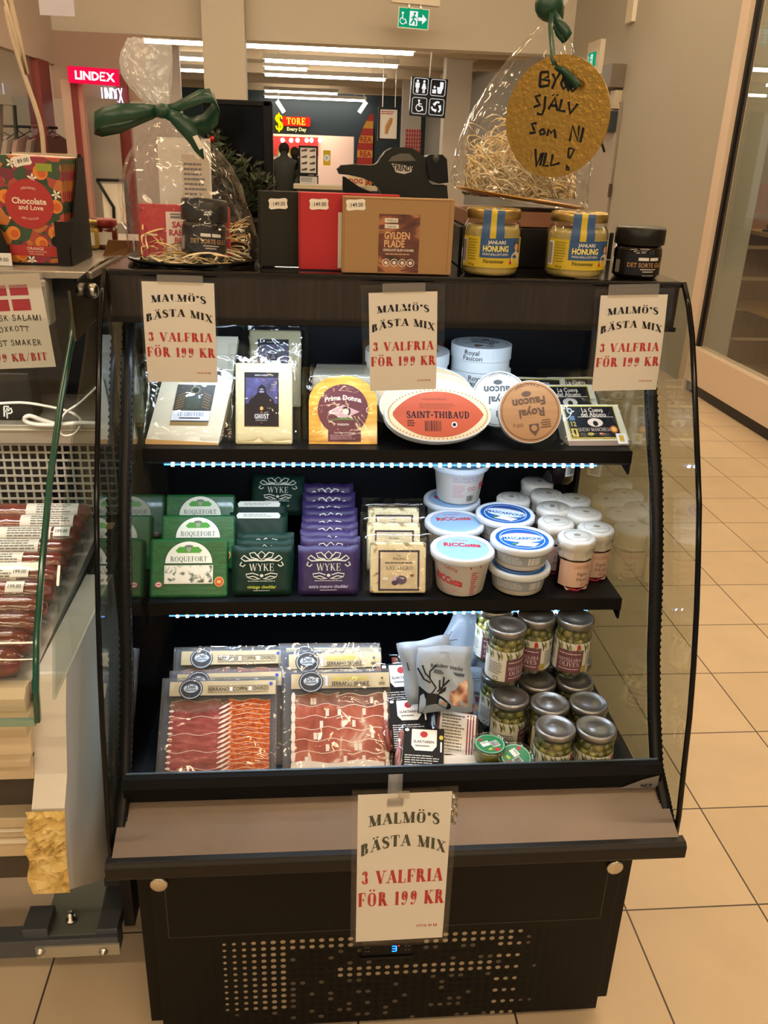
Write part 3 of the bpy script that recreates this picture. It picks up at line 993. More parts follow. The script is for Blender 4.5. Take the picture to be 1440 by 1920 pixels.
for i, (px, y_) in enumerate(((35, 9), (60, 8), (85, 7), (20, 6), (75, 10.5))):
    p = Vector((-4.6 + .35 * i, y_, 3.05))
    tag(MB().lathe([(.05, -.04), (.05, .04)], emit_mat('shop_spot', '#fff4e4', 10), 10).build('ceiling_spot', None, p), 'small bright ceiling spot inside the clothing shop', 'ceiling spot', 'ceiling spots in the clothing shop')
for y in (5.6, 7.6, 10.4):  # extra strips added only to brighten the clothes in the window
    strip_light(Vector((-6.0, y, 2.9)), Vector((-3.6, y, 2.9)), 'added white fill strip inside the clothing shop', 'added fill strips inside the clothing shop', TUBE, .04)
# clothes on a rail
p = onX(-4.6, 60, 240)
t = thing('clothes_rail', 'black clothes rail inside the left shop window', 'clothes rail')
yr = 8.6
MB().tube([onY(yr, 2, 350), onY(yr, 2, 196), onY(yr, 27, 198), onY(yr, 33, 290), onY(yr, 33, 350)], .02, BLACKPLASTIC, 6).build('frame', t)
pr0 = onY(yr + .1, 0, 236); pr1 = onY(yr + .1, 108, 240)
MB().tube([pr0, pr1], .015, BLACKPLASTIC, 6).build('rail', t)
CLO = ['#d9c4bf', '#c7b3ae', '#d8a9a6', '#caa7a0', '#5d3836', '#b86a62']
def garment(px, col, label):
    p = onY(yr + .1, px, 242)
    t = thing('hanging_top', label, 'garment', p, (0, 0, rnd.uniform(1.0, 1.3)), 'tops hanging in the left shop')
    k = MB()
    out = [(-.22, -.12), (-.3, -.32), (-.22, -.36), (-.17, -.25), (-.19, -.75), (.19, -.75), (.17, -.25), (.22, -.36), (.3, -.32), (.22, -.12), (.08, -.06), (0, -.1), (-.08, -.06)]
    k.prismy(out[::-1], -.03, .03, M(col, .8)); k.build('top', t, bevel=.015)
    MB().tube([(-.2, 0, -.1), (0, 0, -.02), (.2, 0, -.1)], .006, BLACKPLASTIC, 5).tube([(0, 0, -.02), (0, 0, .02)], .005, BLACKPLASTIC, 5).build('hanger', t)
for px, c, lb in ((2, 0, 'greyish pink top, first on the rail'), (34, 1, 'pale grey top, second on the rail'), (56, 2, 'dusty pink top in the middle of the rail'), (78, 3, 'light pink tee second from the dark top'), (98, 4, 'dark maroon top, last on the rail')):
    garment(px, CLO[c], lb + ' in the left shop')
# lit blade sign and white letters
pa = onY(8.15, 128, 154); pb = onY(8.15, 218, 127); W_ = pb.x - pa.x; H_ = pb.z - pa.z
t = thing('blade_sign', 'glowing red LINDEX blade sign at the corner of the left shop', 'shop sign', (pa.x, 8.15, pa.z), (0, 1.5 * D2R, 0))
k = MB(); k.box(0, W_, 0, .1, 0, H_, emit_mat('sign_crimson', '#d0103a', 1.5)); k.build('sign_box', t)
k = MB(); SGW = emit_mat('sign_white', '#fff4f6', 2.2); k.text(flat(0), 'LIND', W_ * .39, H_ * .48, H_ * .5, SGW, maxw=W_ * .5, weight=3, d=.004); 
k.stroke(flat(0), [(W_ * .76, H_ * .72), (W_ * .67, H_ * .72), (W_ * .66, H_ * .5), (W_ * .74, H_ * .5)], H_ * .1, SGW, .004); k.stroke(flat(0), [(W_ * .66, H_ * .5), (W_ * .66, H_ * .26), (W_ * .76, H_ * .26)], H_ * .1, SGW, .004)
k.text(flat(0), 'X', W_ * .86, H_ * .48, H_ * .5, SGW, weight=3, d=.004); k.build('lettering', t)
pa = onY(9.15, 190, 194); pb = onY(9.15, 229, 162); W_ = pb.x - pa.x; H_ = pb.z - pa.z
k = MB(); mp = flat(0)
k.text(mp, 'LIND', W_ * .36, H_ * .5, H_ * .8, emit_mat('letters_cool', '#dfe6ff', 2.0), maxw=W_ * .62, weight=2); k.text(mp, 'X', W_ * .9, H_ * .5, H_ * .8, emit_mat('letters_cool2', '#dfe6ff', 2.0), maxw=W_ * .2, weight=2)
k.stroke(mp, [(W_ * .78, H_ * .85), (W_ * .7, H_ * .8), (W_ * .72, H_ * .5), (W_ * .7, H_ * .2), (W_ * .78, H_ * .12)], W_ * .035, emit_mat('letters_cool3', '#dfe6ff', 2.0), .002)
tag(k.build('shop_letters', None, (pa.x, 9.15, pa.z), solid=.02), 'white glowing LINDEX letters on the clothing shop wall below the red sign', 'shop sign')
# easel board
p = onY(6.5, 222, 430)
t = thing('easel_board', 'black-framed white A-board leaning in front of the grey glass door', 'easel sign', (p.x - .05, 6.5, 0))
zb = p.z
MB().box(-.06, .12, 0, .02, zb + .05, onY(6.5, 222, 345).z, M('#e6dfd6', .6)).build('board', t)
MB().tube([(-.09, -.02, onY(6.5, 222, 338).z), (.03, -.02, zb + .18), (-.03, -.02, .0)], .014, BLACKPLASTIC, 6).tube([(-.09, -.02, onY(6.5, 222, 338).z), (.14, -.02, onY(6.5, 222, 338).z)], .014, BLACKPLASTIC, 6).tube([(.14, .02, onY(6.5, 222, 338).z), (.16, .02, 0)], .014, BLACKPLASTIC, 6).build('frame', t)

# ---- stall counter in the far hall, red tile panel
p0 = onY(13.5, 550, 346); p1 = onY(13.5, 708, 346)
t = thing('stall_counter', 'pale-topped stall counter with hot dog signs in front of the far shop', 'counter')
MB().box(p0.x, p1.x, 13.5, 14.1, p0.z - .06, p0.z, M('#cdbb9c', .5)).build('worktop', t)
MB().box(p0.x + .05, p1.x - .05, 13.55, 14.05, 0, p0.z - .06, M('#3c3730', .6)).build('body', t)
pa = onY(13.4, 650, 350); k = MB(); k.box(0, .3, 0, .03, 0, .16, M('#d9c49a', .5)); k.text(flat(0), 'DOG', .15, .08, .07, RED, weight=3, d=.004)
tag(k.build('counter_sign', None, (pa.x, 13.44, p0.z + .005)), 'small cream sign with red DOG lettering on the stall counter', 'sign')
pa = onY(13.6, 760, 286); pb = onY(13.6, 790, 243)
k = MB(); k.box(pa.x, pb.x, 13.6, 13.7, pa.z, pb.z, M('#9b2f31', .5))
for i in range(1, 6):
    k.box(pa.x, pb.x, 13.59, 13.6, pa.z + (pb.z - pa.z) * i / 6 - .006, pa.z + (pb.z - pa.z) * i / 6 + .006, M('#c98d86', .6)); k.box(pa.x + (pb.x - pa.x) * i / 6 - .006, pa.x + (pb.x - pa.x) * i / 6 + .006, 13.59, 13.6, pa.z, pb.z, M('#c98d86', .6))
k.box((pa.x + pb.x) / 2 - .05, (pa.x + pb.x) / 2 + .05, 13.61, 13.69, 0, pa.z, BLACKPLASTIC)
tag(k.build('red_tile_panel'), 'red panel with pale square grid on a post right of the hot dog poster', 'panel')


# ---- two shoppers far away, backs turned
def skin_body(name, joints, edges, radii, mat, parent, loc, sub=1):
    me = bpy.data.meshes.new(name)
    me.from_pydata(joints, edges, [])
    o = bpy.data.objects.new(name, me); COL.objects.link(o); o.parent = parent; o.location = loc
    sk = o.modifiers.new('skin', 'SKIN')
    for i, r in enumerate(radii):
        me.skin_vertices[0].data[i].radius = r
    me.skin_vertices[0].data[0].use_root = True
    sk.use_smooth_shade = True
    sd = o.modifiers.new('sub', 'SUBSURF'); sd.levels = sub; sd.render_levels = sub
    me.materials.append(mat)
    return o


def shopper(px, y, h, label, coat, hair):
    p = onY(y, px, 320)
    t = thing('person', label, 'person', (p.x, y, 0))
    s = h / 1.75
    J = [(0, 0, .95), (0, 0, 1.2), (0, 0, 1.42), (0, -.01, 1.52), (0, -.01, 1.58), (0, -.01, 1.7), (-.19, 0, 1.4), (-.25, .02, 1.14), (-.2, -.16, 1.0), (.19, 0, 1.4), (.25, .02, 1.14), (.2, -.16, 1.0),
         (-.1, 0, .88), (-.11, 0, .48), (-.11, .02, .08), (-.11, -.13, .03), (.1, 0, .88), (.11, .02, .48), (.11, .04, .08), (.11, -.1, .03), (-.19, -.24, .99), (.19, -.24, .99)]
    E_ = [(0, 1), (1, 2), (2, 3), (3, 4), (4, 5), (2, 6), (6, 7), (7, 8), (2, 9), (9, 10), (10, 11), (0, 12), (12, 13), (13, 14), (14, 15), (0, 16), (16, 17), (17, 18), (18, 19), (8, 20), (11, 21)]
    Rr = [(.17, .12), (.16, .12), (.17, .11), (.06, .06), (.075, .085), (.07, .08), (.075, .075), (.055, .055), (.04, .04), (.075, .075), (.055, .055), (.04, .04), (.095, .1), (.065, .07), (.045, .05), (.04, .03), (.095, .1), (.065, .07), (.045, .05), (.04, .03), (.03, .02), (.03, .02)]
    skin_body('body', [Vector(q) * s for q in J], E_, [(a * s, c * s) for a, c in Rr], M(coat, .8), t, (0, 0, 0), 2)
    MB().ball((0, .015 * s, 1.645 * s), .098 * s, M(hair, .8), 14, 10, (1, 1.08, 1.15)).build('hair', t)
    MB().lathe([(.15 * s, .8 * s), (.19 * s, .9 * s), (.185 * s, 1.2 * s), (.17 * s, 1.36 * s), (.09 * s, 1.47 * s)], M(coat, .8), 14, sy=.75).build('jacket', t)


shopper(533, 15.5, 1.72, 'person in dark olive jacket standing with back turned left of the shoe board', '#33332c', '#1d1815')
shopper(553, 17.5, 1.66, 'person in black coat standing behind the one in olive jacket', '#1f2024', '#3a2c22')

# ------------------------------------------------------------------ the open-front refrigerated display
W2 = .46                      # half width
DECK = 1.442                  # top of the case
S1Z, S1Y = 1.139, .041        # upper shelf
S2Z, S2Y = .870, -.016        # lower shelf
BZ = .605                     # bottom tray
BACKY = .40
FR_ = thing('display_fridge', 'black open-front refrigerated display case with curved glass sides and two lit shelves', 'display fridge', (0, 0, 0))
CASE = M('#070604', .5, bump=.04, bscale=350)
INNER = M('#080a0f', .45)
EDGE = [(.003, 1.440), (-.03, 1.408), (-.062, 1.365), (-.113, 1.27), (-.155, 1.19), (-.187, 1.128), (-.218, 1.045), (-.243, .972), (-.268, .885), (-.288, .80), (-.303, .71), (-.318, .625), (-.322, .545)]
# carcass: base, back, top
k = MB(); k.box(-W2 + .005, W2 - .005, -.205, .47, .05, .56, CASE); k.build('base', FR_, bevel=.003)
k = MB()
for x in (-.38, .38):
    for y in (-.14, .40):
        k.lathe([(.022, 0), (.022, .05)], BLACKPLASTIC, 12, T=Matrix.Translation((x, y, 0)))
k.build('foot', FR_)
k = MB(); k.box(-W2 + .01, W2 - .01, BACKY, .47, .56, DECK - .01, INNER)
for r, z in enumerate((.79, .80, 1.06, 1.32)):
    for i in range(11):
        x = -.36 + .072 * i
        if r: k.box(x, x + .026, BACKY - .001, BACKY + .001, z, z + .003, M('#4a525e', .4))
k.build('back_panel', FR_)
WOODB = ramp_mat('dark_wood_laminate', [(0.2, '#0b0705'), (.5, '#17100b'), (.8, '#34271d')], 4, .4, coat=.0, stretch=(38, 38, 1.2), dist=.6)
k = MB(); k.box(-W2 + .006, W2 - .006, .002, .03, 1.368, 1.434, WOODB); k.box(-W2 + .004, W2 - .004, -.004, .03, 1.362, 1.369, BLACKPLASTIC); k.build('header_fascia', FR_)
k = MB(); k.box(-W2 + .03, W2 - .03, -.003, .0015, 1.373, 1.431, clear_mat('fascia_cover', ior=1.45, rough=.05, base=.0, boost=.2)); k.build('fascia_cover', FR_)
TOPM = M('#12100f', .14, coat=.5)
k = MB(); k.box(-W2 + .002, W2 - .002, 0, .45, 1.432, DECK, TOPM); k.box(-W2 + .02, W2 - .02, .03, .45, 1.372, 1.432, INNER); k.build('top_deck', FR_, bevel=.003)
# curved glass cheeks and their black edge trims
for sx in (-1, 1):
    poly = EDGE + [(.46, .56), (.46, 1.438)]
    k = MB(); k.prismx(poly, sx * W2 - .003, sx * W2 + .003, SIDEGLASS); k.build('side_glass', FR_)
    k = MB(); pth = [(sx * W2, y, z) for y, z in EDGE]; k.band(pth, (.0034, 0, 0), BLACKGLOSS, .003); k.build('glass_edge_trim', FR_)
    STRIP = [(.105, 1.362), (.05, 1.27), (.0, 1.18), (-.045, 1.11), (-.085, 1.02), (-.118, .93), (-.15, .83), (-.19, .74), (-.235, .66), (-.285, .625), (-.335, .585)]
    # dark upright that follows the curve just inside the glass, with a toothed rubber seal
    k = MB(); pth = [(sx * (W2 - .012), y, z) for y, z in STRIP]; k.band(pth, (.0085, 0, 0), BLACKMETAL, .008)
    for i in range(len(STRIP) - 1):
        (ya, za), (yb, zb) = STRIP[i], STRIP[i + 1]
        n = 9
        for j in range(n):
            q = (j + .5) / n; y = ya + (yb - ya) * q; z = za + (zb - za) * q
            k.box(sx * (W2 - .012) - .0105, sx * (W2 - .012) + .0105, y - .008, y - .003, z - .002, z + .002, BLACKPLASTIC)
    k.build('curtain_guide', FR_)
    k = MB(); k.prismx([(y + .012, z) for y, z in STRIP if z > .61] + [(BACKY, .606), (BACKY, 1.362)], sx * .4395 - .0008, sx * .4395 + .0008, SIDEGLASS); k.build('inner_side_glass', FR_)
    k = MB(); k.box(sx * W2 - .004 - .004 * sx, sx * W2 + .004 - .004 * sx, BACKY - .02, .47, .56, 1.43, M('#3a3d3f', .5)); k.build('corner_post', FR_)
    MB().box(sx * (W2 - .025) - .011, sx * (W2 - .025) + .011, -.24, .06, .60, .604, INNER).build('tray_end', FR_)
# bottom tray, front ridge, sloping apron, bumper
k = MB(); k.box(-W2 + .012, W2 - .012, -.25, BACKY, .56, BZ, INNER); k.build('bottom_tray', FR_)
k = MB(); k.prismx([(-.262, .640), (-.245, .640), (-.236, .672), (-.240, .680), (-.256, .680), (-.266, .668)], -W2 + .014, W2 - .014, M('#050505', .85)); k.box(-W2 + .014, W2 - .014, -.254, -.24, .600, .645, M('#050505', .85))
k.box(-W2 + .016, W2 - .016, -.2440, -.2405, .680, .6815, M('#5a6b78', .25, .3)); k.build('front_ridge', FR_)
APRON = M('#6f6157', .38, .25, var=.10, vscale=7)
k = MB(); k.prismx([(-.258, .640), (-.25, .58), (-.345, .56), (-.350, .604)], -W2 + .008, W2 - .008, APRON); k.build('apron', FR_, bevel=.003)
k = MB(); k.prismx([(-.340, .606), (-.356, .606), (-.362, .600), (-.362, .578), (-.350, .566), (-.20, .552), (-.20, .565), (-.340, .575)], -W2, W2, M('#1d1a17', .35)); k.build('bumper', FR_, bevel=.002)
# base cover with the perforated grille, two round lock covers
k = MB(); k.box(-W2 + .03, W2 - .03, -.218, -.205, .035, .545, CASE); k.build('base_cover', FR_, bevel=.002)
k = MB(); mp = flat(-.218)
k.rect(mp, -.405, .285, .405, .2865, M('#3a352c', .4)); k.rect(mp, .4035, .2865, .405, .52, M('#3a352c', .4)); k.rect(mp, -.405, .2865, -.4035, .52, M('#3a352c', .4))
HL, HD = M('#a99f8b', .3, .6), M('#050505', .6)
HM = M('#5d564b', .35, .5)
for r in range(15):
    for c in range(41):
        x = -.36 + c * .018; z = .263 - r * .0158
        if abs(x) < .07 and z > .235: continue
        e = max(0, (abs(x) - .22) / .16)
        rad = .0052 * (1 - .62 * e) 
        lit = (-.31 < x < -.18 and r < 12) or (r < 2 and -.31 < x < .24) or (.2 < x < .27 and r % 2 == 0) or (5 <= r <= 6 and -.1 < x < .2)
        mat = HL if lit and e < .7 else (HM if (rnd.random() < .22 and e < .5) else HD)  # pale discs paint the lit fins showing through the holes
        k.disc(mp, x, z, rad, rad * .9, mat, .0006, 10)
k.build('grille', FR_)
for px, py in ((298, 1659), (1153, 1627)):
    p = onY(-.222, px, py)
    k = MB(); k.lathe([(.0, .0), (.0155, 0), (.0155, .004), (.013, .0055), (0, .0058)], M('#cfc6b4', .25, .9, bump=.3, bscale=200), 24, T=Matrix.Translation((p.x, -.219, p.z)) @ Matrix.Rotation(90 * D2R, 4, 'X'))
    k.build('lock_cover', FR_)
# thermostat display
k = MB(); k.box(-.052, .045, -.226, -.215, .222, .268, BLACKGLOSS); k.box(-.054, .047, -.229, -.215, .218, .223, BLACKPLASTIC)
mp = flat(-.226); BL = emit_mat('led_blue', '#1f6bff', 6)
p3 = onY(-.226, 739, 1778)
for a in (((-1, 1), (1, 1)), ((-1, 0), (1, 0)), ((-1, -1), (1, -1)), ((1, 1), (1, 0)), ((1, 0), (1, -1))):
    k.stroke(mp, [(p3.x + q[0] * .004, p3.z + q[1] * .0065) for q in a], .0022, BL, .001)
k.disc(mp, p3.x + .0085, p3.z + .0072, .0014, .0014, emit_mat('led_red', '#ff3020', 3), .001)
for u in (-.045, -.04, .03, .036):
    k.rect(mp, u, .247, u + .003, .2485, INKGREY, .001); k.rect(mp, u, .237, u + .003, .2385, INKGREY, .001)
k.build('thermostat', FR_)
# maker's badge at the right end of the ridge
k = MB(); mp = flat(-.2665, .352, .641)
k.poly(mp, [(.02, 0), (.088, 0), (.088, .026), (.06, .018)], M('#8e8d8a', .35, .5), .001); k.text(mp, 'NC9', .068, .006, .007, INK, weight=3, d=.0018); k.build('badge', FR_)
# shelves with their light bars
LEDW = emit_mat('led_white', '#dff0ff', 34); LEDB = emit_mat('led_bar', '#5aa8ff', 2.2)
for nm, y0, z0, dp in (('upper', S1Y, S1Z, .30), ('lower', S2Y, S2Z, .36)):
    sw = .432
    k = MB(); k.box(-sw, sw, y0, BACKY, z0 - .012, z0, M('#040404', .45)); k.prismx([(y0 - .004, z0 + .001), (y0 - .006, z0 - .022), (y0 + .008, z0 - .030), (y0 + .012, z0 - .004)], -sw, sw, M('#040404', .4))
    for sx in (-1, 1):
        k.prismx([(y0, z0 - .004), (y0 + .002, z0 - .046), (y0 + .03, z0 - .04), (BACKY, z0 - .05), (BACKY, z0)], sx * sw - .002, sx * sw + .002, M('#040404', .45))
    sh = k.build('shelf', FR_)
    k = MB(); k.box(-.40, .375, y0 + .010, y0 + .022, z0 - .034, z0 - .029, LEDB)
    n = 44
    for i in range(n):
        x = -.385 + .75 * i / (n - 1); k.box(x - .0024, x + .0024, y0 + .0085, y0 + .018, z0 - .0355, z0 - .0285, LEDW)
    lb = k.build('led_strip', sh)
    ld = bpy.data.lights.new('shelf_led', 'AREA'); ld.shape = 'RECTANGLE'; ld.size = .78; ld.size_y = .012; ld.energy = LED_WATTS; ld.color = (.66, .81, 1.0)
    lo = bpy.data.objects.new('shelf_led', ld); COL.objects.link(lo); lo.location = (0, y0 + .014, z0 - .037); lo.rotation_euler = (12 * D2R, 0, 0)
# canopy light bar behind the header
k = MB(); k.box(-.40, .40, .031, .043, 1.354, 1.372, M('#0b0b0c', .4)); k.build('canopy_light_bar', FR_)
ld = bpy.data.lights.new('canopy_led', 'AREA'); ld.shape = 'RECTANGLE'; ld.size = .78; ld.size_y = .012; ld.energy = LED_WATTS * 1.3; ld.color = (.66, .81, 1.0)
lo = bpy.data.objects.new('canopy_led', ld); COL.objects.link(lo); lo.location = (0, .036, 1.350); lo.rotation_euler = (16 * D2R, 0, 0)


# ------------------------------------------------------------------ price posters in plastic sleeves
def poster_art(k, mp, W, H, dark=INK):
    GRN = dark
    k.rect(mp, 0, 0, W, H, PAPER, .0003)
    k.text(mp, "MALMÖ'S", W * .5, H * .832, H * .068, GRN, maxw=W * .76, font='didone', arc=H * .018, d=.0006, stretch=1.6)
    k.text(mp, 'BÄSTA MIX', W * .5, H * .645, H * .072, GRN, maxw=W * .93, font='didone', arc=H * .06, stretch=1.5, d=.0006)
    k.text(mp, '3 VALFRIA', W * .5, H * .465, H * .088, RED, maxw=W * .9, font='didone', stretch=1.3, d=.0006)
    k.text(mp, 'FÖR 199 KR', W * .5, H * .31, H * .096, RED, maxw=W * .965, font='didone', stretch=1.3, d=.0006)
    k.text(mp, 'STYCK 80 KR', W * .81, H * .1, H * .017, RED, maxw=W * .24, font='didone', d=.0006)


def poster(tl, tr, bl, label, tape, margin=.006, dark=INK, group='price posters'):
    """tl, tr, bl: three paper corners in space"""
    W = (tr - tl).length; H = (tl - bl).length
    ex = (tr - tl).normalized(); ez = (tl - bl).normalized(); ey = ez.cross(ex).normalized(); ez = ex.cross(ey)
    T = Matrix((ex, ey, ez)).transposed().to_4x4(); T.translation = bl
    o = thing('price_poster', label, 'poster', group=group)
    o.matrix_basis = T
    bow = lambda u: .004 * math.sin(math.pi * u / W)
    mp = lambda u, v, d: (u, -d - .0008 - .003 * math.sin(math.pi * min(max(v / H, 0), 1)), v)
    k = MB(); k.grid(lambda a, b_: mp(a * W, b_ * H, .0002), 4, 12, PAPER)
    poster_art(k, mp, W, H, dark); k.build('paper_sheet', o)
    k = MB(); m_ = margin
    for d in (.0022, -.0014):
        k.grid(lambda a, b_: (a * (W + 2 * m_) - m_, mp(0, b_ * (H + 2 * m_) - m_, d)[1] - .0016 * math.sin(b_ * 26 + 2 * a) * math.sin(a * 3.1), b_ * (H + 2 * m_) - m_), 10, 30, SLEEVE)
    k.build('sleeve', o)
    k = MB()
    for (u0, u1, v0, v1) in tape:
        k.grid(lambda a, b_: (W * (u0 + (u1 - u0) * a), -.0035, H * (v0 + (v1 - v0) * b_)), 2, 3, TAPE)
    k.build('tape', o)
    return o


PY = -.012
def corners(y, *q): return [onY(y, *a) for a in q]
poster(*corners(PY, (280, 528), (416, 532), (278, 715)), 'Malmö mix price poster taped to the left end of the wood header', [(.22, .85, .98, 1.07)], .004)
poster(*corners(PY, (694, 549), (823, 546), (694, 733)), 'crinkled Malmö mix price poster hanging in the middle of the wood header', [(.2, .82, .99, 1.09)], .012)
poster(*corners(PY, (1108, 555), (1234, 553), (1109, 733)), 'Malmö mix price poster taped to the right end of the wood header', [(.1, .85, .98, 1.11)], .010)
tl = onY(-.366, 661, 1490); tr = onY(-.366, 838, 1483); bl = onY(-.366, 667, 1765)
o = poster(tl, tr, bl, 'lowest Malmö mix price poster, hanging over the front apron', [(.42, .54, .97, 1.02)], .009, M('#3d4434', .6))
pt = onY(-.2675, 742, 1452); pm = onY(-.37, 742, 1492)
inv = o.matrix_basis.inverted()
k = MB(); k.band([inv @ Vector(pt), inv @ Vector((pt.x, -.2675, .642)), inv @ Vector((pm.x, -.345, .618)), inv @ Vector((pm.x, -.372, pm.z - .005))], (.012, 0, 0), TAPE, .0004); k.build('tape_strip', o)
k = MB(); k.grid(lambda a, b_: (tr.x + .006 + .012 * a + .002 * math.sin(b_ * 20), -.364 + .004 * math.sin(b_ * 33 + a * 5), tr.z - .01 - .055 * b_), 4, 14, M('#c9c3b6', .15, 1.0, bump=.6, bscale=120), False)
tag(k.build('foil_scrap'), 'crumpled silver foil scrap stuck to the right edge of the lowest poster', 'foil')

# ------------------------------------------------------------------ placing helpers for packs on the shelves
def up_vec(lean): return Vector((0, math.sin(lean * D2R), math.cos(lean * D2R)))


def fit_h(P, lean, px, py):
    """height of a pack whose foot is at P, leaning back, so that its top edge is where the pixel ray meets it"""
    u = up_vec(lean); n = Vector((0, -math.cos(lean * D2R), math.sin(lean * D2R)))
    d = ray(px, py); t = (P - CAMPOS).dot(n) / d.dot(n)
    return (CAMPOS + d * t - P).dot(u)


def foot_from_top(zs, lean, h, px, py):
    T = onZ(zs + h * math.cos(lean * D2R), px, py)
    P = T - up_vec(lean) * h
    return Vector((P.x, P.y, zs))


def pillow(k, mp_front, W, H, t, mat, m=.012, wr=.002, seed=0, nu=14, nv=14, back=True):
    """sealed clear wrap round a pack: puffed in the middle, flat wavy edges; local x 0..W, z 0..H, front at y=0, back at y=t"""
    r = random.Random(seed); ph = [r.uniform(0, 6.3) for _ in range(6)]
    def sh(a, b_, s):
        x = -m + a * (W + 2 * m); z = -min(m, .004) + b_ * (H + m + min(m, .004))
        e = min(min(x + m, W + m - x) / m / 1.0, min(z + min(m, .004), H + m - z) / m, 1.0); e = max(0, min(1, e))
        wv = wr * (math.sin(a * 17 + ph[0] + 3 * b_) * math.sin(b_ * 13 + ph[1]) + .6 * math.sin(a * 31 + b_ * 23 + ph[2]))
        yf = -.003; yb = t + .003; ym = t * .5
        y = (ym + (yf - ym) * e ** .6) if s < 0 else (ym + (yb - ym) * e ** .6)
        return (x, y + wv * (1 if e < 1 else .25), z)
    k.grid(lambda a, b_: sh(a, b_, -1), nu, nv, mat)
    if back:
        k.grid(lambda a, b_: sh(1 - a, b_, 1), nu, nv, mat)
    return k


CHEESE = M('#ddd09e', .45, bump=.08, bscale=120, coat=.15, sub=.1)
CHEESE2 = M('#e0dac0', .45, bump=.06, bscale=120, coat=.15, sub=.1)
RIND = M('#b98a4a', .6, bump=.1, bscale=150)
NAVY = M('#1d1f3c', .4)

# ---------------------------------------------------------------- upper shelf
# pale cheese slab with a dark and gold label
def gruyere(P, lean, yaw, label, W=.125, H=.125, front=True):
    t = thing('cheese_pack', label, 'cheese', P, (-lean * D2R, 0, yaw * D2R), 'wrapped pale cheese slabs')
    k = MB(); k.prismy([(-.004, .006), (W - .004, .0), (W + .02, H), (.022, H)], 0, .026, CHEESE2); k.prismy([(-.0045, -.001), (W - .0035, -.007), (W - .0035, .002), (-.0045, .008)], -.0005, .0265, RIND); k.build('cheese_slab', t, bevel=.003)
    k = MB(); mp = lambda u, v, d: (.036 + u + v * .16, -.0008 - d, .034 + v)
    k.rect(mp, 0, 0, .066, .074, M('#2a2a1f', .4)); k.rect(mp, 0, .008, .066, .026, M('#dfe6ee', .5), .0007); k.text(mp, 'LE GRUYERE', .033, .0195, .0065, M('#33528c', .5), maxw=.046, font='roman', d=.001); k.rect(mp, .014, .0115, .05, .0135, INK, .001)
    GO = M('#8d7238', .45)
    for i in range(6):
        k.stroke(mp, [(.004, .03 + i * .0045), (.017, .034 + i * .005)], .0014, GO, .0008); k.stroke(mp, [(.062, .03 + i * .0045), (.049, .034 + i * .005)], .0014, GO, .0008)
    k.poly(mp, [(.022, .03), (.044, .03), (.046, .052), (.033, .056), (.02, .052)], M('#33402a', .4), .0007); k.disc(mp, .033, .064, .0085, .0075, M('#7d7248', .4), .0007); k.disc(mp, .033, .064, .006, .005, M('#20231d', .4), .001)
    k.rect(mp, 0, .0, .066, .0055, M('#8d7238', .45), .0007)
    k.build('cheese_label', t)
    k = MB(); pillow(k, None, W + .016, H + .03, .026, FILM, .016, .003, 3); k.build('film', t)
    return t


gp = onZ(S1Z, 270, 838)
gruyere(gp + Vector((.004, .016, .001)), 34, -1, 'pale cheese slab with dark gold label under the left poster')
gruyere(gp + Vector((.008, .115, .001)), 26, 1, 'pale cheese slab mostly hidden behind the left poster', H=.17)


def ghost(P, W, H, lean, label, yaw=0):
    t = thing('cheese_pack', label, 'cheese', P, (-lean * D2R, 0, yaw * D2R), 'tall pale cheese blocks with navy label')
    MB().box(0, W, 0, .03, 0, H, CHEESE).build('cheese_block', t, bevel=.004)
    k = MB(); w, h = W * .60, H * .66; mp = flat(-.0006, W * .16, H * .22)
    DK = M('#0d0e18', .4)
    k.rect(mp, 0, 0, w, h, DK)
    k.rect(mp, .002, h * .42, w - .002, h * .9, ramp_mat('stormy_label', [(.3, '#181a3a'), (.6, '#3b3f78'), (.8, '#6a6fa6')], 60, .4), .0005)
    k.text(mp, 'SWISS CHEESE', w / 2, h * .945, h * .028, WHITE, maxw=w * .62, d=.0008); k.disc(mp, w / 2, h * .885, .0012, .0012, RED, .0009)
    # hooded figure silhouette
    k.poly(mp, [(w * .12, h * .3), (w * .88, h * .3), (w * .86, h * .48), (w * .72, h * .56), (w * .64, h * .62), (w * .62, h * .72), (w * .5, h * .78), (w * .4, h * .72), (w * .38, h * .62), (w * .28, h * .55), (w * .14, h * .48)], DK, .0009)
    k.disc(mp, w * .5, h * .65, w * .075, h * .05, M('#8a87a8', .5), .0012); k.rect(mp, w * .425, h * .655, w * .49, h * .675, DK, .0015); k.rect(mp, w * .51, h * .655, w * .575, h * .675, DK, .0015); k.rect(mp, w * .43, h * .59, w * .57, h * .62, DK, .0015)
    k.disc(mp, w * .5, h * .33, w * .05, h * .035, M('#d8a24c', .5), .0015)
    k.text(mp, 'GHOST', w / 2, h * .185, h * .085, WHITE, maxw=w * .42, font='slab', d=.0009); k.rect(mp, w * .32, h * .1, w * .66, h * .125, INKGREY, .0009); k.disc(mp, w / 2, h * .06, .0012, .0012, RED, .0009)
    k.build('cheese_label', t)
    k = MB(); pillow(k, None, W, H + .022, .03, FILM, .014, .003, 5); k.build('film', t)
    return t


gp = onZ(S1Z, 437, 838); gw = onZ(S1Z, 545, 838).x - gp.x
gh = fit_h(gp + Vector((0, .012, 0)), 24, 495, 681)
ghost(gp + Vector((.003, .012, .001)), gw, gh, 24, 'tall pale cheese block with dark hooded figure label, front one')
P = foot_from_top(S1Z, 16, gh * 1.06, 516, 612)
ghost(Vector((P.x - gw / 2, min(P.y, .30), S1Z + .001)), gw * 1.03, gh * 1.06, 16, 'tall pale cheese block with navy label standing behind the front one')

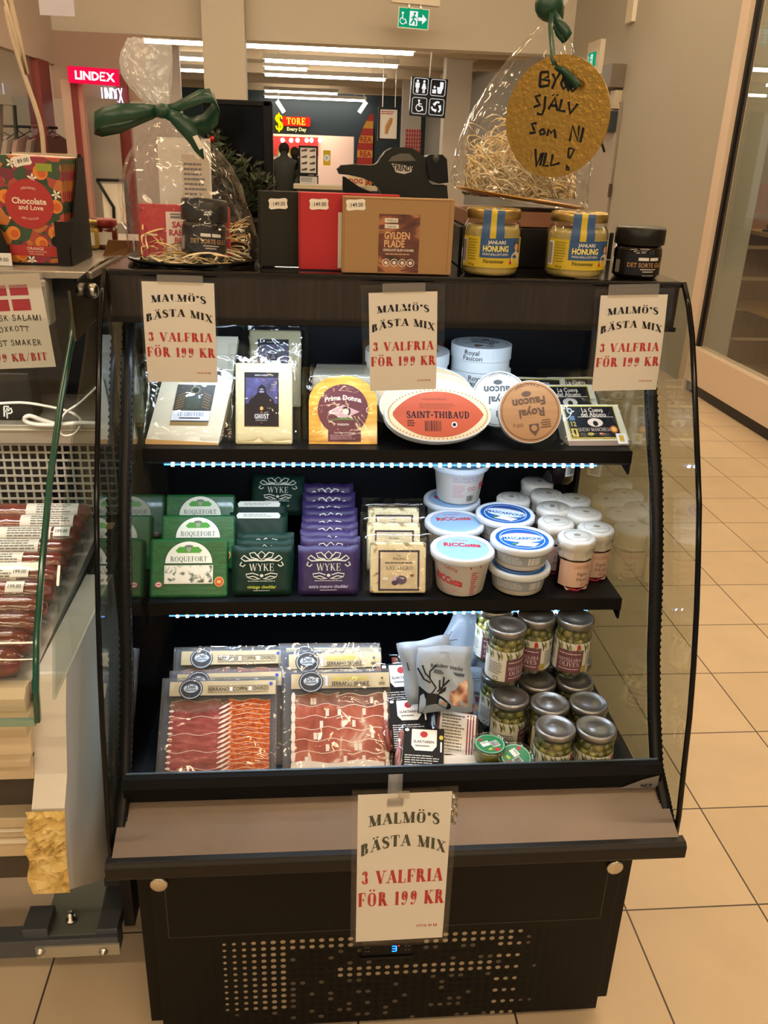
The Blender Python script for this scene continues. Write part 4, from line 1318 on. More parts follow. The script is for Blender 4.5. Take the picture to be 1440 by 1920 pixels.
# orange wedge with round maroon label
gp = onZ(S1Z, 577, 838); gw = onZ(S1Z, 706, 838).x - gp.x; gh = fit_h(gp + Vector((0, .012, 0)), 22, 640, 705)
t = thing('cheese_wedge', 'orange matured cheese wedge with round maroon label in the middle of the upper shelf', 'cheese', gp + Vector((.002, .014, .001)), (-22 * D2R, 0, 0))
W, H = gw, gh
ORANGE = ramp_mat('gouda', [(.3, '#c98420'), (.55, '#dfa53c'), (.75, '#e8bb58')], 20, .35, coat=.5, stretch=(1, 1, 6), bump=.1)
arch = [(0, 0), (W, 0), (W, H * .62)] + [(W / 2 + W / 2 * math.cos(a * D2R), H * .62 + H * .38 * math.sin(a * D2R)) for a in range(15, 180, 15)] + [(0, H * .62)]
k = MB(); k.prismy(arch, 0, .035, ORANGE); k.build('cheese_slab', t, bevel=.003)
k = MB(); mp = flat(-.0006, 0, 0); MAR = M('#5d2230', .4); CRM = M('#e6d6c0', .5)
k.disc(mp, W * .5, H * .5, W * .37, W * .37, MAR, seg=40); k.rect(mp, W * .28, H * .035, W * .76, H * .2, MAR, .0005); k.text(mp, 'Prima Donna', W * .5, H * .64, H * .07, CRM, maxw=W * .66, arc=H * .035, weight=3, d=.0008)
k.poly(mp, [(W * .28, H * .47), (W * .5, H * .36), (W * .74, H * .47), (W * .5, H * .57)], M('#c9a2a0', .5), .0007); k.disc(mp, W * .54, H * .47, W * .045, H * .045, M('#e8cdb8', .5), .001); k.ring(mp, W * .54, H * .475, W * .07, H * .07, W * .03, M('#34151b', .5), .0009, a0=-60, a1=180)
k.stroke(mp, [(W * .3, H * .345), (W * .5, H * .37), (W * .72, H * .345)], [.001, .004, .001], M('#4c7a35', .5), .001); k.text(mp, 'maturo', W * .5, H * .29, H * .04, CRM, maxw=W * .24, weight=1, d=.0008)
k.text(mp, 'extra mature & full-bodied', W * .52, H * .165, H * .02, CRM, maxw=W * .42, weight=1, d=.0009); k.lines(mp, W * .31, H * .06, W * .73, H * .14, 3, M('#b58a8c', .5), .0009)
k.build('cheese_label', t)
k = MB(); pillow(k, None, W, H + .004, .035, FILM, .012, .0035, 8); k.build('film', t)
# pale wedge lying behind it
p = onZ(S1Z + .06, 648, 700)
t = thing('cheese_wedge', 'pale cheese wedge lying behind the orange wedge', 'cheese', (-.082, .225, S1Z + .001))
k = MB(); k.prismz([(-.06, -.05), (.06, -.05), (.05, .05), (-.05, .05)], 0, .095, CHEESE2); k.build('cheese_slab', t, bevel=.006)
k = MB(); k.box(-.064, .064, -.054, .054, 0, .099, FILM); k.build('film', t, bevel=.01)

# white round cheese boxes
BOXW = M('#d3d9da', .55); BOXWOOD = M('#94683c', .6, var=.08, vscale=10, stretch=(1, 12, 1))


def wood_top_art(k, mp, R, ink, rot):
    ca, sa = math.cos(rot * D2R), math.sin(rot * D2R)
    m2 = lambda u, v, d: mp(u * ca - v * sa, u * sa + v * ca, d)
    k.ring(m2, 0, 0, R * .95, R * .95, R * .02, ink, .0006, 36)
    k.text(m2, 'Royal', -R * .05, R * .05, R * .27, ink, maxw=R * .9, weight=3, d=.0008); k.text(m2, 'Faucon', 0, -R * .32, R * .27, ink, maxw=R * 1.2, weight=3, d=.0008)
    k.poly(m2, [(-R * .22, R * .42), (R * .1, R * .42), (R * .1, R * .62), (-R * .06, R * .82), (-R * .22, R * .62)], ink, .0006); k.disc(m2, -R * .06, R * .56, R * .1, R * .1, M('#94683c', .6), .0009)
    k.text(m2, '250 g', R * .45, R * .42, R * .11, ink, d=.0008); k.lines(m2, -R * .62, R * .3, -R * .26, R * .6, 4, ink, .0007)
    k.text(m2, 'CARACTERE', 0, -R * .8, R * .1, ink, maxw=R * .8, arc=-R * .12, d=.0008); k.disc(m2, R * .05, -R * .6, R * .16, R * .09, ink, .0006)


def round_box(name, label, R, h, loc, rot, topmat, art, side_text=True, group='round cheese boxes', lidh=.55):
    """short cylinder box, axis = local z, lid on top"""
    t = thing(name, label, 'cheese box', loc, rot, group)
    k = MB(); k.lathe([(R * .965, 0), (R * .965, h * .8)], BOXW, 40); k.build('box_base', t)
    k = MB(); k.lathe([(R, h * (1 - lidh)), (R, h), (0, h)], BOXW, 40, smooth=False); k.disc(top(h), 0, 0, R * .985, R * .985, topmat, .0002, 40)
    art(k, top(h))
    if side_text:
        k.text(cyl(R, -.35), 'Royal', 0, h * .82, h * .2, INK, maxw=R * .6); k.text(cyl(R, -.35), 'Faucon', .002, h * .6, h * .2, INK, maxw=R * .7)
    k.build('box_lid', t)
    return t


FINK = M('#4a4d50', .6); WINK = M('#4b3019', .6)
R1 = .059
bx, by = .190, .262
round_box('cheese_box', 'white round cheese box, lowest of the three-box stack in the middle, nearly hidden', R1, .0475, (bx + .002, by, S1Z + .001), (0, 0, .3), BOXW, lambda k, mp: None, False)
round_box('cheese_box', 'white round cheese box, second box of the three-box stack in the middle', R1, .0475, (bx, by, S1Z + .0495), (0, 0, 0), BOXW, lambda k, mp: wood_top_art(k, mp, R1 * .9, FINK, 200))
round_box('cheese_box', 'white round cheese box on top of the three-box stack in the middle', R1, .0475, (bx - .002, by, S1Z + .098), (0, 0, -.15), BOXW, lambda k, mp: wood_top_art(k, mp, R1 * .9, FINK, 160))
# larger white boxes behind the middle poster
for i, lb in enumerate(('large white round cheese box behind the middle poster, lowest one', 'large white round cheese box behind the middle poster, middle one', 'large white round cheese box behind the middle poster, upper one')):
    round_box('large_cheese_box', lb, .082, .042, (.043, .262, S1Z + .001 + i * .0435), (0, 0, 0), BOXW, lambda k, mp: k.ring(mp, 0, 0, .06, .06, .002, FINK, .0005), False)
# two leaning boxes facing the customer
def leaning(px, py, R, lean, yaw, topmat, art, label, dy):
    c = onY(S1Y + dy, px, py)
    rot = Euler((90 * D2R - lean * D2R, 0, yaw * D2R))
    h = .034
    ax = rot.to_matrix() @ Vector((0, 0, 1))
    return round_box('cheese_box', label, R, h, c - ax * h, rot, topmat, art, False)


t = leaning(985, 783, .0555, 24, -6, BOXWOOD, lambda k, mp: wood_top_art(k, mp, .0535, WINK, 190), 'round cheese box with brown wooden face leaning at the front', .045)
t.location.y = S1Y + .048; t.location.z = S1Z + .0555 * math.cos(24 * D2R) + .002
leaning(936, 748, .052, 26, -14, M('#d9d8cf', .55), lambda k, mp: wood_top_art(k, mp, .052, FINK, 185), 'round cheese box with pale printed face leaning behind the brown one', .092)

# oval boxes with orange label
OR = M('#a63f17', .5)
def oval(loc, lean, label, first, sc=1.0):
    a, c, h = .094 * sc, .049 * sc, .032
    t = thing('oval_cheese_box', label, 'cheese box', loc, (90 * D2R - lean * D2R, 0, 0), 'oval cheese boxes in a row')
    def ov(r, z): return [(r * a * math.cos(q * D2R), r * c * math.sin(q * D2R), z) for q in range(0, 360, 9)]
    k = MB(); k.lathe([(.96, 0), (.96, h * .7)], M('#b9cbd8', .5), 44, sx=a, sy=c); k.build('box_base', t)
    k = MB(); k.lathe([(1, h * .35), (1, h), (.95, h), (0, h)], M('#c3d3df', .5), 44, sx=a, sy=c, smooth=False)
    mp = top(h)
    k.disc(mp, 0, 0, a * .985, c * .97, M('#d2bb95', .6), .0003, 44)
    if first:
        pts = [(a * .86 * math.cos(q * D2R) * (1 - .12 * abs(math.sin(2 * q * D2R))), c * .84 * math.sin(q * D2R)) for q in range(0, 360, 8)]
        k.poly(mp, pts, OR, .0007)
        for q in range(0, 360, 5):
            k.disc(mp, a * .93 * math.cos(q * D2R), c * .9 * math.sin(q * D2R), .0014, .0014, M('#8a6a3a', .6), .0007, 6)
        k.text(mp, 'SAINT-THIBAUD', 0, -c * .02, c * .24, INK, maxw=a * 1.45, font='slab', d=.001)
        k.lines(mp, -a * .35, c * .2, a * .35, c * .42, 3, M('#8a3312', .5), .001); k.lines(mp, -a * .3, c * .5, a * .3, c * .62, 1, M('#8a3312', .5), .001)
        k.barcode(mp, -a * .25, -c * .62, a * .05, -c * .24, INK, .001); k.lines(mp, -a * .58, -c * .45, -a * .42, -c * .2, 3, INK, .001); k.ring(mp, a * .3, -c * .38, .005, .005, .0016, WHITE, .0012); k.disc(mp, a * .3, -c * .38, .0052, .0052, INK, .0009)
    k.build('box_lid', t)
    return t


c = onY(S1Y + .03, 817, 790)
oval(Vector((c.x, S1Y + .036, S1Z + .0455)), 32, 'oval cheese box with orange label at the front of the row', True)
for i, lb in enumerate(('second oval white cheese box right behind the orange labelled one', 'third oval white cheese box in the row', 'last oval white cheese box in the row under the middle poster')):
    oval(Vector((c.x - .006 - .004 * i, S1Y + .080 + .036 * i, S1Z + .050 + .004 * i)), 30, lb, False)

# manchego wedges in vacuum packs
def manchego(P, lean, yaw, label, art=True, roll=0):
    W, H, tk = .118, .082, .034
    t = thing('cheese_pack', label, 'cheese', P, (-lean * D2R, roll * D2R, yaw * D2R), 'manchego wedges in clear packs')
    k = MB(); k.prismy([(0, 0), (W, 0), (W * .88, H), (-W * .06, H)], 0, tk, CHEESE2); k.prismy([(-.0005, -.001), (W + .0005, -.001), (W, .009), (0, .009)], -.0006, tk, M('#8d7a68', .6, bump=.2, bscale=300)); k.build('cheese_wedge', t, bevel=.002)
    k = MB(); mp = lambda u, v, d: (.006 + u * .9 - v * .14, -.001 - d, .013 + v)
    w, h = .108, .066; YE = M('#cdbb45', .45); DK = M('#14161c', .35)
    k.rect(mp, 0, 0, w, h, YE); k.rect(mp, .002, .002, w - .002, h - .002, DK, .0006)
    k.text(mp, 'La Cueva', w * .56, h * .87, h * .13, CRM, maxw=w * .5, weight=1, d=.0009); k.text(mp, 'del Abuelo', w * .56, h * .73, h * .13, CRM, maxw=w * .58, weight=1, d=.0009); k.rect(mp, w * .24, h * .645, w * .94, h * .66, CRM, .0009)
    k.disc(mp, w * .11, h * .84, .006, .006, M('#b9bdb8', .5), .0009); k.disc(mp, w * .11, h * .84, .003, .003, DK, .0012); k.rect(mp, w * .06, h * .55, w * .17, h * .68, M('#5a7a99', .5), .0009)
    k.text(mp, '12', w * .12, h * .44, h * .14, YE, weight=2, d=.0009); k.disc(mp, w * .55, h * .48, w * .15, h * .13, CRM, .0009); k.disc(mp, w * .55, h * .45, w * .05, h * .08, DK, .0012)
    k.text(mp, 'QUESO MANCHEGO', w * .5, h * .27, h * .1, CRM, maxw=w * .66, font='roman', d=.0009)
    k.rect(mp, w * .04, h * .05, w * .16, h * .3, YE, .0009); k.rect(mp, w * .08, h * .1, w * .12, h * .26, DK, .0012); k.disc(mp, w * .4, h * .13, w * .06, h * .05, M('#a8a23c', .5), .0009); k.disc(mp, w * .62, h * .13, w * .05, h * .05, M('#8a4a3a', .5), .0009)
    if art:
        k.disc(mp, w * .88, h * .27, .008, .007, M('#d66a2a', .5), .0012); k.disc(mp, w * .88, h * .27, .005, .0045, M('#e6c05a', .5), .0015); k.rect(mp, w * .88, -h * .18, w * 1.08, h * .14, WHITE, .0015); k.rect(mp, w * .93, -h * .1, w * 1.02, h * .08, M('#c7a93c', .5), .0019)
    k.build('cheese_label', t)
    k = MB(); pillow(k, None, W, H, tk, FILM, .022, .0035, int(P.x * 1000) % 17); k.build('film', t)
    return t


p = onZ(S1Z, 1062, 842)
manchego(p + Vector((.010, .018, .001)), 42, 2, 'manchego wedge with black and yellow label at the front right of the upper shelf')
manchego(p + Vector((-.012, .110, .012)), 38, 3, 'manchego wedge with black label right behind the front one, half under the right poster', False)
manchego(p + Vector((-.052, .20, .001)), 30, -4, 'manchego pack at the back, its corner showing left of the right poster', False)
manchego(p + Vector((.030, .20, .001)), 30, 4, 'manchego pack at the back, behind the right poster', False)

# ---------------------------------------------------------------- lower shelf
# blue-veined cheese in green packs
VEIN = ramp_mat('blue_vein', [(.36, '#3f4a44'), (.44, '#8a8f7c'), (.5, '#e9e3cf'), (.8, '#f2ecd9')], 70, .4, detail=3, dist=.4)
GREEN = ramp_mat('green_print', [(.3, '#0b4520'), (.55, '#125a29'), (.8, '#23783a')], 40, .38, coat=.25, stretch=(1, 1, 8), dist=1.5)


def roquefort(P, W, H, lean, label, yaw=0):
    t = thing('cheese_pack', label, 'cheese', P, (-lean * D2R, 0, yaw * D2R), 'green blue-cheese packs')
    MB().box(0, W, 0, .024, 0, H, GREEN).build('tray', t, bevel=.006, seg=3)
    k = MB(); mp = flat(-.0005); CR_ = M('#e9ead8', .5); DG = M('#22402c', .5)
    k.disc(mp, W * .5, H * .58, W * .31, H * .38, DG, a0=0, a1=180); k.disc(mp, W * .5, H * .585, W * .3, H * .365, CR_, .0007, a0=0, a1=180)
    k.text(mp, 'ROQUEFORT', W * .5, H * .655, H * .085, DG, maxw=W * .5, font='roman', d=.001)
    k.poly(mp, [(W * .33, H * .8), (W * .36, H * .76), (W * .64, H * .76), (W * .67, H * .8), (W * .62, H * .86), (W * .38, H * .86)], M('#4a9a35', .5), .001); k.disc(mp, W * .5, H * .83, W * .03, H * .06, M('#9aa08c', .5), .0014); k.disc(mp, W * .5, H * .87, W * .055, H * .022, M('#6d7466', .5), .0015)
    k.rect(mp, W * .19, H * .24, W * .81, H * .55, CR_, .0007); k.rect(mp, W * .2, H * .26, W * .8, H * .54, VEIN, .001)
    k.disc(mp, W * .12, H * .23, W * .045, H * .05, M('#e7d8d4', .5), .0007); k.ring(mp, W * .12, H * .23, W * .045, H * .05, .0012, M('#b4484a', .5), .001); k.rect(mp, W * .095, H * .22, W * .145, H * .24, M('#b4484a', .5), .001)
    k.disc(mp, W * .89, H * .27, W * .062, H * .085, M('#d8b25a', .5), .0007); k.disc(mp, W * .89, H * .27, W * .05, H * .07, M('#c8502a', .5), .001); k.rect(mp, W * .865, H * .245, W * .915, H * .295, M('#d8b25a', .5), .0013)
    k.build('printed_label', t)
    return t


gp = onZ(S2Z, 272, 1130); gw = onZ(S2Z, 418, 1127).x - gp.x
gp = Vector((-.434, S2Y + .014, S2Z + .001)); gw = .139
gh = fit_h(gp, 30, 345, 1010)
roquefort(gp, gw, gh, 30, 'green Roquefort pack at the front left of the lower shelf')
for (px, py, lb) in ((372, 966, 'second green Roquefort pack, behind the front one'), (376, 927, 'third green Roquefort pack, at the back of its row')):
    P = foot_from_top(S2Z, 30, gh, px, py)
    roquefort(Vector((P.x - gw / 2, P.y, S2Z + .001)), gw, gh, 30, lb)

# cheddar packs in printed foil
def cheddar(P, W, H, lean, label, col, sub_, subcol, grp, yaw=0, roll=0, art=True, back=False):
    t = thing('cheddar_pack', label, 'cheese', P, (-lean * D2R, roll * D2R, yaw * D2R), grp)
    FO = M(col, .5, bump=.22, bscale=60)
    k = MB(); r = random.Random(int(P.x * 9999 + P.y * 7777)); ph = r.uniform(0, 6)
    tk = .020
    def sh(a, b_, s):
        e = min(1, min(a, 1 - a) / .07, min(b_, 1 - b_) / .08)
        x = a * W; z = b_ * H + (.0015 * math.sin(a * 19 + ph) if b_ > .9 else 0)
        y = tk / 2 + s * tk / 2 * max(0, e) ** .5 + .0008 * math.sin(a * 23 + b_ * 17 + ph)
        return (x, y, z)
    k.grid(lambda a, b_: sh(a, b_, -1), 14, 14, FO); k.grid(lambda a, b_: sh(1 - a, b_, 1), 14, 14, FO); k.build('foil_wrap', t)
    k = MB(); IV = M('#dfe0d2', .5); mp = flat(-.0016)
    if art:
        k.text(mp, 'WYKE', W * .5, H * .585, H * .14, IV, maxw=W * .56, font='roman', d=.0006)
        # scrollwork crest over and under the name
        for s in (-1, 1):
            X = lambda u: W * (.5 + s * u)
            k.stroke(mp, [(X(0), H * .9), (X(.06), H * .84), (X(.03), H * .76), (X(0), H * .74)], W * .012, IV)
            k.stroke(mp, [(X(.02), H * .75), (X(.12), H * .88), (X(.2), H * .86), (X(.17), H * .78), (X(.05), H * .74)], W * .017, IV)
            k.stroke(mp, [(X(.05), H * .735), (X(.2), H * .74), (X(.29), H * .82), (X(.34), H * .76), (X(.28), H * .71), (X(.1), H * .72), (X(0), H * .71)], W * .019, IV)
            k.stroke(mp, [(X(.33), H * .69), (X(.36), H * .63), (X(.31), H * .6), (X(.27), H * .64)], W * .017, IV)
            k.stroke(mp, [(X(.05), H * .43), (X(.15), H * .47), (X(.26), H * .45), (X(.24), H * .39), (X(.14), H * .41), (X(.05), H * .36)], W * .016, IV)
            k.stroke(mp, [(X(.02), H * .36), (X(.12), H * .345), (X(.22), H * .375)], W * .01, IV)
        k.disc(mp, W * .5, H * .42, W * .03, H * .03, IV); k.lines(mp, W * .27, H * .3, W * .73, H * .325, 1, IV, ragged=.02)
        k.text(mp, sub_, W * .5, H * .2, H * .062, M(subcol, .5), maxw=W * .7, weight=1, d=.0008); k.lines(mp, W * .36, H * .115, W * .64, H * .135, 1, IV, ragged=.02)
    if back:
        mpb = mp
        k.poly(mpb, [(W * .14, H * .86), (W * .86, H * .86), (W * .88, H * .93), (W * .84, H * .985), (W * .16, H * .985), (W * .12, H * .93)], IV, .001); k.lines(mpb, W * .24, H * .89, W * .76, H * .96, 2, M('#8b948c', .5), .0014)
    if k.v: k.build('printed_front', t)
    return t


VG, PU = '#0d2c21', '#2c1d50'
gp = Vector((onZ(S2Z, 434, 1122).x, S2Y + .016, S2Z + .001)); gw = onZ(S2Z, 547, 1122).x - gp.x
gh = fit_h(gp, 22, 492, 1024)
cheddar(gp, gw, gh, 22, 'dark green WYKE vintage cheddar pack at the front of the green row', VG, 'vintage cheddar', '#c5d04a', 'dark green cheddar packs')
for px, py, lb in ((497, 1012, 'dark green WYKE cheddar pack, second in the green row'), (500, 1000, 'dark green WYKE cheddar pack, third in the green row')):
    P = foot_from_top(S2Z, 22, gh, px, py); cheddar(Vector((P.x - gw / 2, P.y, S2Z + .001)), gw * .97, gh, 22, lb, VG, 'vintage cheddar', '#c5d04a', 'dark green cheddar packs', yaw=rnd.uniform(-2, 2))
for px, py, ln, lb in ((487, 961, 30, 'dark green cheddar pack with white back label, front one of two turned round'), (488, 940, 32, 'dark green cheddar pack with white back label, behind the other turned one')):
    P = foot_from_top(S2Z, ln, gh, px, py); cheddar(Vector((P.x - gw * .55, P.y, S2Z + .001)), gw * 1.06, gh, ln, lb, VG, '', '#c5d04a', 'dark green cheddar packs', art=False, back=True)
P = foot_from_top(S2Z + .03, 40, gh, 520, 887)
cheddar(Vector((P.x - gw * .52, P.y, S2Z + .03)), gw * 1.05, gh, 40, 'dark green WYKE cheddar pack lying high at the back of the green row', VG, 'vintage cheddar', '#c5d04a', 'dark green cheddar packs', yaw=-2)
gp = Vector((onZ(S2Z, 559, 1120).x, S2Y + .016, S2Z + .001)); gw2 = onZ(S2Z, 673, 1120).x - gp.x
gh2 = fit_h(gp, 20, 617, 1024)
PG = 'purple cheddar packs'
cheddar(gp, gw2, gh2, 20, 'purple WYKE extra mature cheddar pack at the front of the purple row', PU, 'extra mature cheddar', '#c9c2dc', PG)
on_ = ['second', 'third', 'fourth', 'fifth', 'sixth', 'seventh', 'eighth', 'last']
for i, (px, py) in enumerate(((620, 1008), (618, 996), (619, 981), (620, 968), (621, 954), (618, 941), (617, 924), (616, 907))):
    P = foot_from_top(S2Z, 20, gh2, px, py)
    cheddar(Vector((P.x - gw2 / 2, P.y, S2Z + .001)), gw2 * (.98 if i % 2 else 1.0), gh2, 20, 'purple WYKE cheddar pack, %s from the front of the purple row' % on_[i], PU, 'extra mature cheddar', '#c9c2dc', PG, yaw=rnd.uniform(-2, 2))

# black garlic cheese slabs in clear packs
GARL = ramp_mat('garlic_cheese', [(.3, '#3a2a1c'), (.38, '#8d744c'), (.46, '#e2d4a6'), (.8, '#efe4bf')], 45, .4, detail=3, dist=.5)
def ajo(P, W, H, lean, label):
    t = thing('cheese_pack', label, 'cheese', P, (-lean * D2R, 0, -1 * D2R), 'black garlic cheese packs')
    MB().box(W * .08, W * .92, 0, .022, H * .04, H * .86, GARL).build('cheese_slab', t, bevel=.003)
    k = MB(); mp = flat(-.0006); DP = M('#2b2130', .4); a, b_, c, d_ = W * .2, W * .82, H * .08, H * .74
    k.rect(mp, a, c, b_, d_, DP); w = b_ - a; h = d_ - c
    k.rect(mp, a + w * .05, c + h * .05, b_ - w * .05, d_ - h * .05, CRM, .0007); k.rect(mp, a + w * .07, c + h * .065, b_ - w * .07, d_ - h * .065, M('#d9c9a0', .45, var=.12, vscale=60), .001)
    k.text(mp, 'La', a + w * .5, c + h * .88, h * .06, DP, d=.0013); k.text(mp, 'Alacena', a + w * .5, c + h * .8, h * .07, DP, maxw=w * .4, d=.0013)
    k.lines(mp, a + w * .16, c + h * .66, b_ - w * .16, c + h * .72, 1, DP, .0013, ragged=.02); k.text(mp, 'AJO NEGRO', a + w * .5, c + h * .56, h * .1, DP, maxw=w * .8, font='roman', d=.0013)
    k.disc(mp, a + w * .5, c + h * .27, w * .2, h * .12, M('#cdb9c0', .5), .0012); k.disc(mp, a + w * .56, c + h * .27, w * .13, h * .11, M('#56435f', .5), .0015); k.disc(mp, a + w * .4, c + h * .2, w * .08, h * .06, M('#3d3145', .5), .0015); k.disc(mp, a + w * .82, c + h * .38, w * .05, h * .035, M('#8a5a3c', .5), .0015); k.disc(mp, a + w * .17, c + h * .3, w * .07, h * .035, WHITE, .0015)
    k.build('cheese_label', t)
    k = MB(); pillow(k, None, W, H, .022, FILM, .004, .003, 21); k.build('film', t)
    return t


gp = Vector((onZ(S2Z, 684, 1118).x, S2Y + .016, S2Z + .001)); gw = onZ(S2Z, 808, 1118).x - gp.x; gh = fit_h(gp, 20, 742, 1001)
ajo(gp, gw, gh, 20, 'black garlic cheese slab in clear pack, front one')
for (px, py, lb) in ((738, 966, 'black garlic cheese slab in clear pack, second one'), (738, 938, 'black garlic cheese slab in clear pack, last one')):
    P = foot_from_top(S2Z, 18, gh, px, py); ajo(Vector((P.x - gw / 2, P.y, S2Z + .001)), gw, gh, 18, lb)

# ricotta and mascarpone tubs
TUB = M('#cfd6dc', .45); TUBC = M('#ddd7cb', .4)
LBLUE = M('#8fb4d8', .45); BLUE = M('#185aa6', .4); TRED = M('#c0303a', .45)


def ricotta(loc, label, yaw=0, info=False):
    R, r0, h = .058, .044, .082
    t = thing('ricotta_tub', label, 'tub', loc, (0, 0, yaw * D2R), 'ricotta tubs')
    k = MB(); k.lathe([(0, 0), (r0 - .003, 0), (r0, .003), (R - .005, h - .012), (R - .002, h - .010), (R - .002, h - .004)], TUBC, 40)
    def cone(u, v, d):
        rr = r0 + (R - .005 - r0) * v / (h - .012) + d; a = u / .05
        return (rr * math.sin(a), -rr * math.cos(a), v)
    if info:
        k.text(cone, 'NATURALMENTE', 0, h * .74, .0058, M('#9a8fb0', .5), maxw=.056); k.text(cone, 'FONTE DI PROTEINE', 0, h * .655, .0058, M('#9a8fb0', .5), maxw=.056)
        k.lines(cone, -.028, h * .2, -.002, h * .58, 9, M('#c79aa0', .5)); k.text(cone, 'Ri', .043, h * .5, .016, TRED, weight=3, rot=18); k.barcode(cone, .004, h * .1, .02, h * .26, INK); k.ring(cone, .008, h * .45, .004, .004, .001, TRED); k.ring(cone, .018, h * .45, .004, .004, .001, TRED)
    else:
        k.text(cone, 'RiCCotta', -.028, h * .42, .014, TRED, maxw=.058, weight=4, rot=-8); k.text(cone, 'LATTE', -.022, h * .72, .006, TRED, rot=-16, weight=1); k.lines(cone, -.034, h * .12, -.006, h * .22, 3, M('#c79aa0', .5))
        k.lines(cone, .016, h * .06, .03, h * .66, 11, TRED, ragged=.4); k.rect(cone, .012, h * .74, .034, h * .8, TRED)
    k.build('tub_body', t)
    k = MB(); k.lathe([(R, h - .013), (R + .002, h - .011), (R + .002, h - .003), (R, h), (R - .004, h), (R - .006, h - .002), (0, h - .002)], TUB, 44)
    mp = top(h - .002)
    k.disc(mp, 0, 0, R * .84, R * .84, LBLUE, .0003, 40); k.ring(mp, 0, 0, R * .84, R * .84, R * .015, TRED, .0006, 40, 20, 160)
    k.text(mp, 'RiCCotta', 0, R * .22, R * .26, TRED, maxw=R * 1.2, weight=4, d=.0007); k.lines(mp, -R * .3, R * .52, R * .3, R * .6, 1, TRED, .0006); k.lines(mp, -R * .62, -R * .6, R * .62, 0, 9, M('#8fb4d8', .5), .0006, ragged=.05)
    k.build('tub_lid', t)
    return t


def tub_at(px, py, zt): return onZ(zt, px, py)


zl = S2Z + .082
c1 = tub_at(868, 1028, zl); c1.y = max(c1.y, S2Y + .049); ricotta(Vector((c1.x, c1.y, S2Z + .001)), 'ricotta tub with pale blue lid at the front of its row', -6)
c2 = tub_at(857, 987, zl); ricotta(Vector((c2.x, max(c2.y, c1.y + .122), S2Z + .001)), 'ricotta tub with pale blue lid, second in its row', 4)
c3y = max(c2.y, c1.y + .122) + .121
c3 = tub_at(853, 947, zl); ricotta(Vector((c3.x, c3y, S2Z + .001)), 'ricotta tub at the back of its row, carrying another tub', 10)
ricotta(Vector((c3.x + .012, c3y, S2Z + .084)), 'ricotta tub standing on top of the rear tub under the light bar', 8, True)


def mascarpone(loc, label, yaw=0):
    R, r0, h = .057, .047, .048
    t = thing('mascarpone_tub', label, 'tub', loc, (0, 0, yaw * D2R), 'mascarpone tubs')
    k = MB(); k.lathe([(0, 0), (r0 - .003, 0), (r0, .003), (R - .005, h - .014), (R - .002, h - .01)], M('#d9d0be', .4), 40)
    def cone(u, v, d):
        rr = r0 + .0004 + (R - .0055 - r0) * (v - .003) / (h - .017) + d; a = u / .05
        return (rr * math.sin(a), -rr * math.cos(a), v)
    k.rect(cone, -.07, .011, .07, .033, M('#8d949c', .5), .0002, 24); k.lines(cone, -.06, .014, .0, .031, 5, M('#c9ced2', .5)); k.barcode(cone, .006, .014, .03, .029, WHITE)
    k.build('tub_body', t)
    k = MB(); k.lathe([(R, h - .013), (R + .002, h - .011), (R + .002, h - .003), (R, h), (R - .004, h), (R - .006, h - .002), (0, h - .002)], TUB, 44)
    mp = top(h - .002)
    k.disc(mp, 0, 0, R * .87, R * .87, BLUE, .0003, 40); k.ring(mp, 0, 0, R * .74, R * .74, R * .02, WHITE, .0006, 40); k.disc(mp, 0, R * .06, R * .7, R * .36, M('#d5e4f0', .45), .0006, a0=0, a1=360)
    k.text(mp, 'MASCARPONE', 0, R * .0, R * .2, BLUE, maxw=R * 1.3, weight=3, d=.0009); k.text(mp, 'TRAZIONE MILANO', 0, R * .36, R * .09, TRED, maxw=R * .8, arc=R * .06, d=.0009)
    k.poly(mp, [(-R * .3, -R * .55), (R * .3, -R * .62), (R * .5, -R * .36), (-R * .1, -R * .3)], M('#e9e7c8', .5), .0009); k.disc(mp, -R * .3, -R * .45, R * .1, R * .06, M('#4f7a3a', .5), .0011)
    k.build('tub_lid', t)
    return t


c1 = tub_at(990, 1030, S2Z + .096); c1.y = max(c1.y, S2Y + .056)
mascarpone(Vector((c1.x - .002, c1.y - .004, S2Z + .001)), 'mascarpone tub with blue lid under the front mascarpone tub', 5)
mascarpone(Vector((c1.x, c1.y, S2Z + .050)), 'mascarpone tub with blue lid on top at the front', -4)
c2 = tub_at(957, 980, S2Z + .096)
y2 = max(c2.y, c1.y + .12)
mascarpone(Vector((c2.x, y2, S2Z + .001)), 'mascarpone tub underneath the rear blue-lidded one', 0)
mascarpone(Vector((c2.x, y2, S2Z + .050)), 'mascarpone tub with blue lid behind the front pair, tilted lettering', -22)

# jam jars with paper caps
CAPP = M('#c9c5bb', .7, bump=.1, bscale=120)
JAMD = M('#2a0f12', .12, coat=.6)


